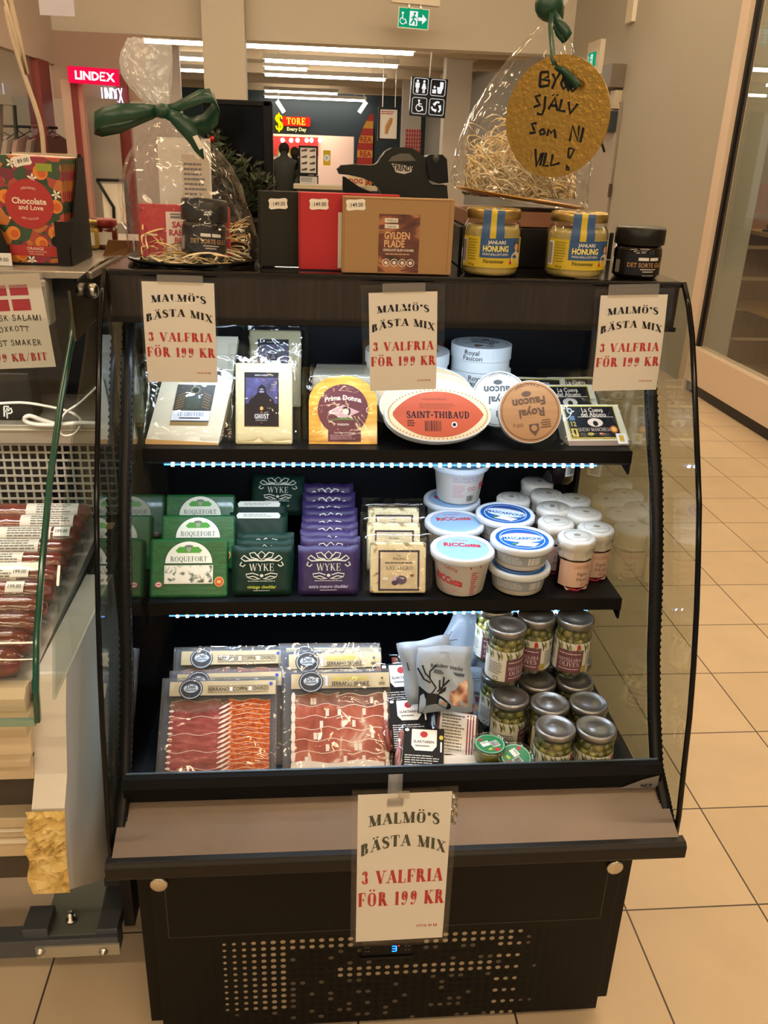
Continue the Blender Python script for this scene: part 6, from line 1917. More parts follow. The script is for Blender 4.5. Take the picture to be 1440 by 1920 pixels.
def cello_bag(k, rows, y0, depth, seed, mat, neck, nr=44, seg=44, tilt=0.0):
    """rows of (py, xl, xr, depth factor) read at distance y0"""
    r = random.Random(seed); R = lerp_rows(rows, nr); vs = []
    ph = [r.uniform(0, 6.3) for _ in range(6)]
    for i, (py, xl, xr, df) in enumerate(R):
        a = onY(y0, xl, py); b_ = onY(y0, xr, py); c = (a + b_) / 2; hw = abs(b_.x - a.x) / 2
        for j in range(seg):
            th = 2 * math.pi * j / seg
            cr = 1 + .035 * math.sin(7 * th + ph[0] + i * .12) + .03 * math.sin(13 * th + ph[1] - i * .2) + r.uniform(-.034, .034)
            co, si = math.cos(th), math.sin(th)
            x = hw * co * (cr if abs(si) > .3 else 1 + (cr - 1) * .4); y = min(depth, hw * 1.1) * df * si * cr
            vs.append((c.x + x, y0 + y, c.z + tilt * x * max(0, (i / nr) * 1.0) + r.uniform(-.0012, .0012)))
    fs = []
    for i in range(nr):
        for j in range(seg):
            j2 = (j + 1) % seg; q = (i * seg + j, (i + 1) * seg + j, (i + 1) * seg + j2, i * seg + j2)
            fs += [(q[0], q[1], q[2]), (q[0], q[2], q[3])] if (i + j) % 2 else [(q[0], q[1], q[3]), (q[1], q[2], q[3])]
    nk = int(nr * neck) * seg * 2
    o = len(k.v); k.add(vs, fs[:nk], BAGTOP, False); kk = k.mi(mat)
    for f in fs[nk:]: k.f.append([q + o for q in f]); k.m.append(kk); k.sm.append(False)


def straw_heap(name, label, cx, cy, z0, rx, ry, hfun, n, seed, mats, curl=1.0):
    r = random.Random(seed); k = MB()
    for i in range(n):
        q = math.sqrt(r.random()); a = r.uniform(0, 6.28)
        x, y = cx + rx * q * math.cos(a), cy + ry * q * math.sin(a)
        d = r.uniform(0, 6.28); L = r.uniform(.03, .08); hz = hfun((x - cx) / rx, (y - cy) / ry)
        z = z0 + .003 + hz * r.random(); tz = r.uniform(-.25, .5) * curl; bend = r.uniform(-14, 14) * curl
        pts = []
        for j in range(6):
            pts.append((x, y, max(z, z0 + .002))); x += math.cos(d) * L / 5; y += math.sin(d) * L / 5; z += tz * L / 5; d += bend * L / 5; tz -= .22 * curl
            ex, ey = (x - cx) / rx, (y - cy) / ry; e = math.hypot(ex, ey)
            if e > .97: x, y = cx + rx * ex / e * .96, cy + ry * ey / e * .96; d += 1.2
        k.band(pts, Vector((r.uniform(-1, 1), r.uniform(-1, 1), r.uniform(.2, 1))).normalized() * .0015, r.choice(mats), .0003)
    o = k.build(name)
    return tag(o, label, 'straw', None, 'stuff')


def price_sticker(k, mp, cu, cv, w, txt, rot=0):
    h = w * .55
    ca, sa = math.cos(rot * D2R), math.sin(rot * D2R)
    m2 = lambda u, v, d: mp(cu + u * ca - v * sa, cv + u * sa + v * ca, d)
    pts = [(-w / 2, -h * .36), (-w * .38, -h / 2), (0, -h * .44), (w * .38, -h / 2), (w / 2, -h * .36), (w * .46, 0), (w / 2, h * .36), (w * .38, h / 2), (0, h * .44), (-w * .38, h / 2), (-w / 2, h * .36), (-w * .46, 0)]
    k.poly(m2, pts, M('#e9e4da', .5), .0008); k.text(m2, txt, w * .06, 0, h * .36, INK, maxw=w * .62, d=.0012, weight=1); k.text(m2, ':', -w * .34, 0, h * .36, INK, d=.0012)


# --- left gift bag with its contents
BY = .115
bc = onZ(DECK, 366, 499)
t = thing('gift_bag', 'clear cellophane gift bag with green bow standing on the left of the fridge', 'gift bag')
k = MB()
rows = [(72, 240, 322, .16), (108, 226, 324, .2), (145, 230, 323, .25), (180, 258, 321, .4), (208, 292, 319, .8), (230, 286, 338, .9), (262, 262, 388, .9), (305, 238, 430, .9), (350, 229, 452, .92), (400, 232, 470, .95), (450, 240, 484, .97), (495, 248, 488, .97), (501, 262, 476, .9)]
cello_bag(k, rows, BY, .098, 5, BAGF, .40); k.build('cellophane', t)
k = MB(); c0 = onY(BY, 367, 500)
k.lathe([(0, .0), (.100, .0), (.108, .004), (.110, .008), (.106, .006), (.098, .003), (0, .003)], BLACKGLOSS, 44, T=Matrix.Translation((c0.x, BY, DECK + .001)), sy=.95); k.build('base_tray', t)
def pxpath(pts): return [onY(y, px, py) for px, py, y in pts]
k = MB()
WV = Vector((.0, .002, .0125))
k.band(pxpath([(302, 207, .07), (270, 208, .055), (230, 211, .045), (196, 217, .045), (178, 226, .055), (176, 236, .07), (190, 241, .085), (225, 235, .085), (262, 222, .08), (300, 209, .075)]), [WV * s for s in (.55, .8, 1, 1.0, .95, .95, .95, .9, .7, .5)], RIB)
k.band(pxpath([(306, 206, .07), (330, 202, .06), (352, 192, .05), (378, 180, .048), (398, 180, .052), (407, 194, .062), (402, 215, .07), (386, 232, .075), (364, 236, .078), (340, 222, .078), (312, 210, .075)]), [Vector((-.004 * s, .003, .011 * s)) for s in (.5, .6, .7, .8, .9, 1.1, 1.2, 1.2, 1, .8, .5)], RIB)
k.band(pxpath([(306, 210, .064), (326, 218, .055), (348, 238, .05), (362, 256, .05), (372, 276, .05), (382, 298, .05)]), [Vector((.008 * s, 0, .009 * s)) for s in (.6, .8, 1, .9, .7, .1)], RIB)
k.ball(onY(.068, 305, 208), .012, RIB, 10, 8, (1.2, .9, .9)); k.build('ribbon_bow', t)
k = MB(); pa = onY(.046, 364, 255); pb = onY(.046, 380, 280)
k.add([onY(.046, 361, 256), onY(.046, 370, 253), onY(.046, 384, 276), onY(.046, 374, 281)], [(0, 1, 2, 3)], PAPER); k.build('price_tag', t, solid=.0006)
z1 = DECK + .006
# red carton inside the bag
pl = onY(.125, 246, 490); pr = onY(.125, 452, 490); tp = onY(.125, 345, 383)
t = thing('gift_carton', 'red carton with white SALT RABARBER label inside the left gift bag', 'box', (pl.x + .016, .115, z1), (-6 * D2R, 0, 0))
W = pr.x - pl.x - .034; H = tp.z - z1
k = MB(); k.box(0, W, 0, .035, 0, H, M('#b0242c', .5)); k.build('carton', t, bevel=.0015)
k = MB(); mp = flat(0); k.rect(mp, W * .31, H * .1, W * .64, H * .86, M('#e4d3cd', .55)); 
for i, s in enumerate(('SALT', 'RABAR', 'BER')): k.text(mp, s, W * .475, H * (.62 - .15 * i), H * .11, RED, weight=4, d=.0008, maxw=W * .27)
k.rect(mp, W * .36, H * .74, W * .6, H * .78, INKGREY, .0008); k.rect(mp, W * .36, H * .80, W * .6, H * .83, INKGREY, .0008); k.ring(mp, W * .4, H * .17, .005, .005, .001, INKGREY, .0008); k.rect(mp, W * .005, 0, W * .02, H, M('#7d161c', .5), .0003); k.rect(mp, W * .86, 0, W * .872, H, M('#7d161c', .5), .0003)
k.build('carton_label', t)
# black jar in the bag
DSG = M('#17161a', .3, coat=.4)
def sorte_jar(loc, R, h, lid_h, label, rot, lidR=1.0):
    t = thing('liquorice_jar', label, 'jar', loc, rot, 'DET SORTE GULD jars')
    k = MB(); k.lathe([(0, 0), (R - .004, 0), (R, .004), (R, h - lid_h - .008), (R - .003, h - lid_h - .002), (R - .005, h - lid_h)], M('#151013', .08, coat=.7), 36); k.build('jar_body', t)
    k = MB(); k.lathe([(R * lidR, h - lid_h), (R * lidR + .001, h - lid_h + .002), (R * lidR + .001, h - .003), (R * lidR - .002, h), (0, h)], BLACKPLASTIC, 40)
    k.build('jar_lid', t)
    k = MB(); mp = cyl(R + .0003, 0); H = h - lid_h - .012
    k.rect(mp, -R * 1.3, .006, R * 1.5, H, DSG, 0, 20)
    k.rect(mp, -R * .22, H * .72, R * .22, H * .84, PAPER, .0004, 3); k.rect(mp, R * .28, H * .72, R * .72, H * .84, PAPER, .0004, 3)
    k.text(mp, 'DET SORTE GULD', R * .22, H * .55, H * .17, M('#b98f5c', .45), maxw=R * 1.75, weight=1, d=.0008); k.rect(mp, -R * .1, H * .36, R * .62, H * .4, M('#b9b4ac', .5), .0006, 3); k.rect(mp, 0, H * .27, R * .5, H * .31, M('#b9b4ac', .5), .0006, 3); k.rect(mp, 0, H * .12, R * .55, H * .15, M('#8d8880', .5), .0006, 3)
    k.rect(mp, -R * 1.28, .008, -R * 1.02, H * .7, M('#8a857d', .5), .0005, 2); k.build('jar_label', t)
    return t


pj = onY(.075, 385, 465); hj = onY(.075, 385, 376).z - (z1 + .006)
sorte_jar((pj.x - .004, .083, z1 + .008), .036, hj, .034, 'black DET SORTE GULD jar tilted inside the left gift bag', (-5 * D2R, 4 * D2R, 10 * D2R), 1.0)
straw_heap('straw_filler', 'pale wood-wool straw inside the left gift bag', c0.x + .003, BY, z1 - .002, .092, .084, lambda u, v: .012 + .03 * max(0, abs(u) - .2) + (.035 if u < -.55 or u > .6 else 0), 190, 3, [STRAW, STRAWP, M('#c9a566', .6)], .7)

# --- three chocolate boxes with price stickers
def choc_box(pxl, pxr, pyb, pyt, y, dep, col, label, extra):
    a = onY(y, pxl, pyb); b_ = onY(y, pxr, pyb); tz = onY(y, (pxl + pxr) / 2, pyt).z
    W, H = b_.x - a.x, tz - DECK - .0015
    t = thing('chocolate_box', label, 'box', (a.x, y, DECK + .0015), (0, 0, 0), 'gift boxes in front of the label gun')
    MAT = M(col, .6, bump=.03, bscale=300)
    k = MB(); k.box(0, W, 0, dep, 0, H, MAT); k.build('carton', t, bevel=.0012)
    k = MB(); mp = flat(0); DKC = M('#000000', .6) if col == '#25241f' else M('#6d1015', .6) if col == '#ad1a23' else M('#8a6436', .6)
    k.rect(mp, W * .012, .0, W * .012 + .0012, H, DKC, .0003)
    extra(k, mp, W, H); k.build('carton_print', t)
    return t


def bx_black(k, mp, W, H):
    price_sticker(k, mp, W * .24, H * .84, .03, '149.00', 3); k.rect(mp, W * .52, H * .05, W * .62, H * .75, M('#b9b2a4', .5))
def bx_red(k, mp, W, H):
    price_sticker(k, mp, .032, H * .855, .03, '149.00', 2); k.rect(mp, .062, H * .03, .11, H * .76, M('#d9d0c2', .5))
    k.text(mp, 'SALT', .079, H * .55, H * .12, INK, rot=90, weight=4, d=.0008); k.text(mp, 'LAKRITS', .079, H * .24, H * .12, INK, rot=90, weight=4, d=.0008, maxw=H * .38)
def bx_kraft(k, mp, W, H):
    price_sticker(k, mp, W * .115, H * .895, .03, '149.00', 4)
    SW_ = ramp_mat('bronze_swirl', [(.3, '#3a2018'), (.5, '#6b3a26'), (.62, '#b0784e'), (.75, '#4a2a1e')], 7, .35, coat=.3, dist=3, stretch=(1, 1, 3))
    a, b_, c, d_ = W * .325, W * .695, H * .02, H * .79
    k.rect(mp, a, c, b_, d_, SW_); w = b_ - a; h = d_ - c
    k.rect(mp, a + w * .14, c + h * .86, a + w * .46, c + h * .93, PAPER, .0008); k.rect(mp, a + w * .14, c + h * .76, a + w * .48, c + h * .83, PAPER, .0008); k.text(mp, 'Wilfred', a + w * .3, c + h * .895, h * .04, INK, d=.0011); k.text(mp, 'Lakrids', a + w * .31, c + h * .795, h * .04, INK, d=.0011)
    GT = M('#d9b183', .5)
    k.text(mp, 'GYLDEN', a + w * .45, c + h * .64, h * .12, GT, maxw=w * .62, weight=2, d=.0008); k.text(mp, 'PLADE', a + w * .39, c + h * .5, h * .12, GT, maxw=w * .5, weight=2, d=.0008); k.text(mp, 'HÅNDLAVET BLØD KARAMEL', a + w * .5, c + h * .39, h * .04, PAPER, maxw=w * .76, weight=2, d=.0008)
    k.lines(mp, a + w * .18, c + h * .3, a + w * .8, c + h * .34, 1, M('#c9a98a', .5), .0008, ragged=.05)
    for i in range(4): k.ring(mp, a + w * (.2 + .2 * i), c + h * .17, .006, .006, .001, PAPER, .0008); k.disc(mp, a + w * (.2 + .2 * i), c + h * .17, .003, .003, PAPER, .0008, 6)
    k.rect(mp, W * .01, H * .975, W * .99, H * .982, M('#7d5a30', .6), .0003); k.rect(mp, W * .955, 0, W * .962, H, M('#8a6436', .6), .0003)


choc_box(486, 640, 504, 360, .063, .022, '#25241f', 'charcoal gift box with 149 price sticker, leftmost of the three', bx_black)
choc_box(560, 745, 507, 363, .036, .024, '#ad1a23', 'red gift box with 149 price sticker between the charcoal and kraft ones', bx_red)
choc_box(641, 845, 514, 371, .008, .025, '#9b7a50', 'kraft GYLDEN PLADE box with bronze label and 149 price sticker', bx_kraft)

# --- price label gun
GUNM = M('#22231f', .42, bump=.05, bscale=400)
gy = .125
def g2(x, y): p = onY(gy, 400 + x / 2.88, y / 2.88); return (p.x, p.z)
t = thing('label_gun', 'black price label gun with TRENDY badge behind the gift boxes', 'label gun')
zb_ = DECK + .002
out = [(668, 915), (690, 893), (760, 887), (850, 893), (885, 885), (905, 850), (930, 818), (965, 798), (1020, 795), (1075, 800), (1110, 822), (1140, 850), (1150, 900), (1160, 980), (1190, 1000), (1262, 1000), (1268, 1070)]
pts = [g2(*q) for q in out] + [(g2(1268, 1070)[0], zb_), (g2(930, 1070)[0], zb_)] + [g2(*q) for q in ((915, 1060), (895, 1020), (860, 985), (800, 960), (730, 945), (680, 940))]
k = MB(); k.prismy(pts[::-1], gy, gy + .034, GUNM); k.build('body', t, bevel=.004)
k = MB(); k.prismy([g2(*q) for q in ((1150, 845), (1165, 835), (1235, 835), (1258, 860), (1266, 985), (1215, 992), (1170, 975), (1155, 940))][::-1], gy - .008, gy + .04, BLACKPLASTIC)
c = g2(1198, 858); k.lathe([(0, 0), (.006, 0), (.006, .003), (0, .003)], M('#2e2e2e', .3), 16, T=Matrix.Translation((c[0], gy - .008, c[1])) @ Matrix.Rotation(90 * D2R, 4, 'X')); k.build('roll_cover', t, bevel=.003)
k = MB(); k.prismy([g2(*q) for q in ((700, 955), (712, 955), (790, 1010), (860, 1040), (900, 1062), (760, 1062), (700, 1062))][::-1], gy + .008, gy + .026, BLACKPLASTIC); k.build('trigger_lever', t, bevel=.003)
k = MB(); fl_ = lambda u, v, d: (u, gy - d, v)
k.poly(fl_, [g2(*q) for q in ((942, 872), (965, 845), (1010, 828), (1060, 830), (1095, 868))], M('#59554e', .5), .0008); k.poly(fl_, [g2(*q) for q in ((962, 882), (1083, 900), (1070, 928), (1030, 940), (985, 930))], M('#c9c5bb', .4), .001)
c = g2(1026, 908); k.text(fl_, 'TRENDY', c[0], c[1], .0085, INK, maxw=.036, weight=3, rot=-3, d=.0014); k.build('badge', t)

# --- boxes that carry the right-hand gift bag
pa = onY(.14, 862, 440); pb = onY(.14, 1092, 440); zt = onY(.14, 980, 428).z
tag(MB().box(pa.x, pb.x, .14, .33, DECK + .001, zt, M('#191919', .5)).build('black_carton', None, bevel=.0015), 'black carton lying behind the honey jars', 'box')
zk = onY(.14, 980, 398).z
tag(MB().box(pa.x + .01, pb.x - .004, .15, .32, zt + .001, zk, M('#8d5f44', .6)).build('brown_carton', None, bevel=.0015), 'brown carton on the black one under the right gift bag', 'box')
# --- right gift bag
RY = .235
t = thing('gift_bag', 'tall clear cellophane bag of straw tied with green ribbon on the right', 'gift bag')
rows = [(-70, 990, 1105, .2), (-35, 1005, 1092, .25), (-5, 1022, 1068, .4), (22, 1034, 1052, .9), (45, 1018, 1060, .9), (80, 985, 1072, .9), (130, 945, 1080, .9), (190, 905, 1092, .9), (250, 874, 1102, .92), (300, 858, 1106, .95), (345, 848, 1102, .97), (372, 848, 1098, .97), (380, 866, 1082, .9)]
k = MB(); cello_bag(k, rows, RY, .12, 9, BAGF, .30, tilt=-.16); k.build('cellophane', t)
cb = onY(RY, 973, 378); rx = (onY(RY, 1098, 378).x - onY(RY, 848, 378).x) / 2
k = MB(); TB = Matrix.Translation((cb.x, RY, max(cb.z, zk + .016))) @ Matrix.Rotation(7 * D2R, 4, 'Y')
k.lathe([(0, 0), (rx * .93, 0), (rx * .97, .004), (rx * .97, .006), (rx * .9, .004), (0, .004)], M('#b98a3c', .3, .8), 48, T=TB, sy=.85); k.build('base_board', t)
k = MB()
k.band(pxpath([(1018, 2, .2), (1030, 12, .19), (1046, 22, .19), (1056, 30, .2)]), Vector((0, 0, .014)), RIB); k.ball(onY(.19, 1030, 10), .022, RIB, 10, 8, (1.1, .8, 1.1))
k.band(pxpath([(1034, 24, .17), (1032, 50, .13), (1034, 75, .105), (1036, 105, .085), (1040, 122, .078)]), Vector((.004, 0, 0)), RIB)
k.band(pxpath([(1036, 26, .17), (1050, 44, .16), (1062, 58, .155), (1067, 70, .155), (1060, 74, .16), (1048, 60, .165), (1038, 36, .17)]), Vector((.004, 0, .006)), RIB)
k.build('ribbon', t)
straw_heap('straw_filler', 'curly pale straw piled inside the right gift bag', cb.x, RY, max(cb.z, zk + .016) + .004, rx * .86, rx * .72, lambda u, v: .125 * max(0, 1 - (u * u + v * v)) ** .8 + .02 - .015 * u, 620, 12, [STRAWP, STRAW, M('#efe0bd', .6)], 1.5)
# gold tag
gc = onY(.075, 1043, 220); GR = .5 * (onY(.075, 1043, 104).z - onY(.075, 1043, 335).z)
t = thing('gold_tag', 'round gold cardboard tag with black handwriting hanging on the right gift bag', 'tag', gc, (0, 2 * D2R, -39 * D2R))
t.scale = (1, 1, 1)
GM = M('#c39848', .3, .9, bump=.5, bscale=130)
k = MB(); k.lathe([(0, -.001), (GR, -.001), (GR, .001), (0, .001)], GM, 64, T=Matrix.Rotation(90 * D2R, 4, 'X'), smooth=False); k.build('cardboard_disc', t)
k = MB(); mp = flat(-.0012); MK = M('#12161c', .5); q = GR / 115 
def hw_(pts, wd=5): k.stroke(mp, [(x * q, y * q) for x, y in pts], wd * q, MK, .0005)
def P_(px, py): return ((px - 1043) * 1.29, 220 - py)
def H(*pts, w=5.2): hw_([P_(*p) for p in pts], w)
H((1007, 138), (1008, 165)); H((1007, 138), (1020, 137), (1021, 146), (1010, 151), (1024, 153), (1023, 162), (1008, 165)); H((1028, 140), (1034, 152), (1040, 138)); H((1034, 152), (1030, 168))
H((1056, 145), (1047, 146), (1044, 158), (1049, 167), (1056, 160), (1050, 158)); H((1070, 150), (1062, 151), (1060, 163), (1065, 171), (1071, 164), (1065, 161)); H((1047, 133), (1052, 150), (1062, 168), w=14)
H((1012, 180), (1003, 183), (1008, 192), (1013, 198), (1002, 203)); H((1020, 182), (1021, 205), (1018, 216), (1009, 215)); H((1028, 206), (1037, 184), (1044, 208)); H((1030, 198), (1042, 199)); H((1033, 178), (1034, 180)); H((1040, 178), (1041, 180)); H((1049, 186), (1047, 207), (1058, 208)); H((1061, 190), (1066, 212), (1077, 193))
H((1011, 233), (1002, 235), (1007, 245), (1010, 251), (1000, 253)); H((1024, 243), (1018, 247), (1020, 254), (1027, 252), (1024, 243)); H((1032, 256), (1033, 243), (1038, 250), (1043, 243), (1047, 259)); H((1072, 263), (1073, 234), (1086, 262), (1084, 233)); H((1092, 236), (1090, 264))
H((1014, 282), (1020, 317), (1026, 290)); H((1029, 288), (1026, 314)); H((1034, 288), (1032, 314), (1041, 313)); H((1046, 290), (1045, 312), (1060, 306)); H((1072, 276), (1082, 278), (1076, 296), (1073, 294), (1072, 276), w=3.6); H((1073, 308), (1073, 318), (1077, 318), (1077, 313), (1073, 313), w=3.6)
k.build('handwriting', t)
k = MB(); k.band([(-.012, -.002, GR * .80), (.004, -.005, GR * .74), (.02, -.008, GR * .62), (.034, -.01, GR * .5)], [Vector((.001, 0, .003)), Vector((.002, 0, .005)), Vector((.002, 0, .006)), Vector((.003, 0, .005))], RIB); k.build('ribbon_end', t)

# --- honey jars and black jar
HON = M('#a8965a', .3, coat=.6, sub=.15)
LIDG = M('#b39a5c', .3, .85)
def honey(px0, px1, pyb, pyt, y, label, yaw):
    a = onY(y, px0, pyb); b_ = onY(y, px1, pyb); R = (b_.x - a.x) / 2; h = onY(y, px0, pyt).z - DECK
    t = thing('honey_jar', label, 'jar', ((a.x + b_.x) / 2, y + R * .2, DECK + .001), (0, 0, yaw * D2R), 'JANLARS HONUNG jars')
    k = MB(); k.lathe([(0, .002), (R * .88, .002), (R * .95, .008), (R * .95, h * .66), (R * .88, h * .76), (0, h * .76)], HON, 36); k.build('honey', t)
    k = MB(); k.lathe([(0, 0), (R * .92, 0), (R, .006), (R, h * .68), (R * .93, h * .77), (R * .84, h * .82), (R * .84, h * .86)], JARGLASS, 36); k.build('jar_glass', t)
    k = MB(); k.lathe([(R * .9, h * .855), (R * .92, h * .86), (R * .92, h * .975), (R * .88, h), (R * .8, h), (R * .78, h - .0015), (0, h - .0015)], LIDG, 40, wob=lambda a_, z: 1 + .006 * math.sin(40 * a_)); k.build('jar_lid', t)
    k = MB(); mp = cyl(R + .0005); YL = M('#bfa926', .5); BU = M('#264e80', .5); H_ = h * .50; z0 = h * .14
    k.rect(mp, -R * 1.25, z0, R * 1.25, z0 + H_ * .92, YL, 0, 22); k.rect(mp, -R * .45, z0 + H_ * .3, R * 1.1, z0 + H_ * .9, BU, .0003, 14)
    k.text(mp, 'JANLARS', R * .12, z0 + H_ * .77, H_ * .1, PAPER, maxw=R * .85, weight=2, d=.0007); k.text(mp, 'HONUNG', R * .1, z0 + H_ * .58, H_ * .17, M('#e9dc7a', .5), maxw=R * .88, weight=3, d=.0007); k.text(mp, 'FRÅN BALLASTUREN', R * .1, z0 + H_ * .41, H_ * .065, PAPER, maxw=R * .88, d=.0007); k.text(mp, 'Försommar', R * .05, z0 + H_ * .2, H_ * .11, INK, maxw=R * .7, weight=1, d=.0007); k.text(mp, '350 gr', -R * .75, z0 + H_ * .08, H_ * .07, INK, d=.0007)
    k.lines(mp, -R * .95, z0 + H_ * .2, -R * .52, z0 + H_ * .86, 8, M('#8a7d20', .5), .0006); k.rect(mp, -R * 1.24, z0 + H_ * .1, -R * 1.0, z0 + H_ * .85, PAPER, .0005, 3); k.barcode(mp, -R * 1.22, z0 + H_ * .15, -R * 1.04, z0 + H_ * .8, INK, .0008)
    # bearded man with cap printed on the label
    k.poly(mp, [(R * .66, z0 + H_ * .12), (R * 1.12, z0 + H_ * .12), (R * 1.1, z0 + H_ * .42), (R * .9, z0 + H_ * .52), (R * .7, z0 + H_ * .4)], M('#c9bba6', .5), .0008); k.disc(mp, R * .9, z0 + H_ * .62, R * .1, H_ * .11, M('#c08d6c', .5), .001, 14); k.poly(mp, [(R * .78, z0 + H_ * .68), (R * 1.02, z0 + H_ * .68), (R * .99, z0 + H_ * .8), (R * .82, z0 + H_ * .8)], M('#4a4a44', .5), .0012); k.poly(mp, [(R * .6, z0 + H_ * .12), (R * .72, z0 + H_ * .12), (R * .66, z0 + H_ * .28)], RED, .0011)
    # blue and yellow paper band over the shoulder and lid
    def sh(u, v, d):
        s = [(R + .001, z0 + H_ * .88), (R + .001, h * .69), (R * .95, h * .77), (R * .945, h * .86), (R * .945, h * .985), (R * .5, h + .001)]
        i = min(int(v * 5), 4); f = v * 5 - i; rr = s[i][0] + (s[i + 1][0] - s[i][0]) * f; zz = s[i][1] + (s[i + 1][1] - s[i][1]) * f; a_ = u / R
        return ((rr + d) * math.sin(a_), -(rr + d) * math.cos(a_), zz + (d if v > .95 else 0))
    for u0, u1, m_ in ((-R * .42, -R * .14, BU), (-R * .14, R * .06, YL), (R * .06, R * .34, BU)):
        k.grid(lambda a_, b2: sh(u0 + (u1 - u0) * a_, b2, .0004), 3, 10, m_)
    k.build('jar_label', t)
    return t


honey(866, 972, 516, 390, .035, 'JANLARS HONUNG honey jar beside the kraft box', -8)
honey(1022, 1132, 518, 397, .035, 'JANLARS HONUNG honey jar beside the black liquorice jar', -4)
a = onY(.05, 1148, 520); b_ = onY(.05, 1234, 520); h = onY(.05, 1190, 426).z - DECK
sorte_jar(((a.x + b_.x) / 2, .055, DECK + .001), (b_.x - a.x) / 2 * .98, h, .027, 'black DET SORTE GULD jar at the right end of the fridge top', (0, 0, -4 * D2R), 1.02)
pa = onY(.30, 1142, 485); tag(MB().box(pa.x - .004, pa.x + .004, .30, .306, DECK + .001, onY(.30, 1142, 436).z, BLACKPLASTIC).build('black_pen', None, bevel=.002), 'thin black pen-like stick standing behind the liquorice jar', 'pen')

# --- black monitor, plant and paper sheet behind
my = .40
a = onY(my, 392, 480); b_ = onY(my, 513, 480); zt = onY(my, 460, 190).z
t = thing('monitor', 'tall black monitor standing at the back of the fridge top behind the plant', 'monitor')
MB().box(a.x, b_.x, my, my + .03, DECK + .02, zt, M('#0b0b0c', .15)).build('screen', t, bevel=.004)
k = MB(); q = .016
k.box(b_.x - q, b_.x + .002, my - .003, my + .032, DECK + .02, zt + .002, BLACKPLASTIC); k.box(a.x, b_.x, my - .003, my + .032, zt - .008, zt + .002, BLACKPLASTIC); k.build('bezel', t, bevel=.002)
MB().box(a.x + .02, b_.x - .02, my - .02, my + .045, DECK + .001, DECK + .02, BLACKPLASTIC).build('stand', t, bevel=.003)
pc = onY(.31, 452, 480)
t = thing('potted_plant', 'bushy dark green plant behind the left gift bag', 'plant', (pc.x, .31, DECK + .001))
MB().lathe([(0, 0), (.035, 0), (.042, .05), (.044, .055), (.038, .055), (.03, .045), (0, .045)], M('#2b2622', .5), 20).build('pot', t)
r = random.Random(4); k = MB(); ks = MB()
LG = [M('#2f3d24', .6), M('#3b4a2a', .6), M('#26331f', .6)]
ztop = onY(.31, 410, 235).z - DECK
for i in range(34):
    tx = r.uniform(-.085, .075); tz = .09 + (ztop - .1) * (1 - abs(tx + .05) / .16) * r.uniform(.5, 1.05); ty = r.uniform(-.05, .05)
    pth = [(tx * f ** 1.3, ty * f, .05 + (tz - .05) * f) for f in (0, .25, .5, .75, 1)]
    ks.tube(pth, .0012, M('#3a2f22', .7), 5)
    for j in range(26):
        f = r.uniform(.25, 1.0); p = Vector((tx * f ** 1.3, ty * f, .05 + (tz - .05) * f))
        d = Vector((r.uniform(-1, 1), r.uniform(-1, 1), r.uniform(-.1, 1))).normalized(); L = r.uniform(.014, .024); s_ = d.cross(Vector((r.uniform(-1, 1), r.uniform(-1, 1), 0.3))).normalized() * L * .16
        k.add([p, p + d * L * .5 + s_, p + d * L, p + d * L * .5 - s_], [(0, 1, 2, 3)], r.choice(LG))
ks.build('stem', t); k.build('foliage', t); t2 = MB().ball((onY(.26, 397, 262).x - pc.x, -.05, onY(.26, 397, 262).z - DECK), .005, M('#c01f1f', .3), 8, 6); t2.build('berry', t)
pa = onY(.235, 300, 392); pb = onY(.235, 392, 258)
k = MB(); W = pb.x - pa.x; H_ = pb.z - DECK - .002; k.box(0, W, 0, .002, 0, H_, PAPER); mp = flat(0); k.rect(mp, W * .44, H_ * .1, W * .96, H_ * .86, M('#cfc4b2', .6)); k.lines(mp, W * .48, H_ * .2, W * .92, H_ * .8, 14, INKGREY, .0006)
tag(k.build('paper_sheet', None, (pa.x, .235, DECK + .001), (-5 * D2R, 0, 0)), 'white printed sheet standing behind the left gift bag', 'sheet')
pa = onY(2.2, 75, 28); pb = onY(2.2, 136, -20)
k = MB(); k.box(0, pb.x - pa.x, 0, .004, 0, pb.z - pa.z, M('#c9c6d6', .6)); k.box(.02, .024, 0, .004, pb.z - pa.z, 4.2 - pa.z, STEEL); k.box(pb.x - pa.x - .024, pb.x - pa.x - .02, 0, .004, pb.z - pa.z, 4.2 - pa.z, STEEL)
tag(k.build('hanging_sign', None, pa), 'plain pale sign sheet hanging at the upper left', 'sign')
k = MB(); pts = [onY(.62, px, py) for px, py in ((6, -60), (10, 0), (18, 50), (34, 105), (52, 160), (66, 200), (77, 240), (82, 290), (84, 420))]
pts.insert(0, Vector((pts[0].x - .3, .62, 4.2))); pts[-1].z = 1.43
k.tube(lerp_rows([tuple(p) for p in pts], 40), .005, M('#c9b59a', .5), 8); tag(k.build('hanging_cable'), 'pale cable hanging from the ceiling to the left counter', 'cable')

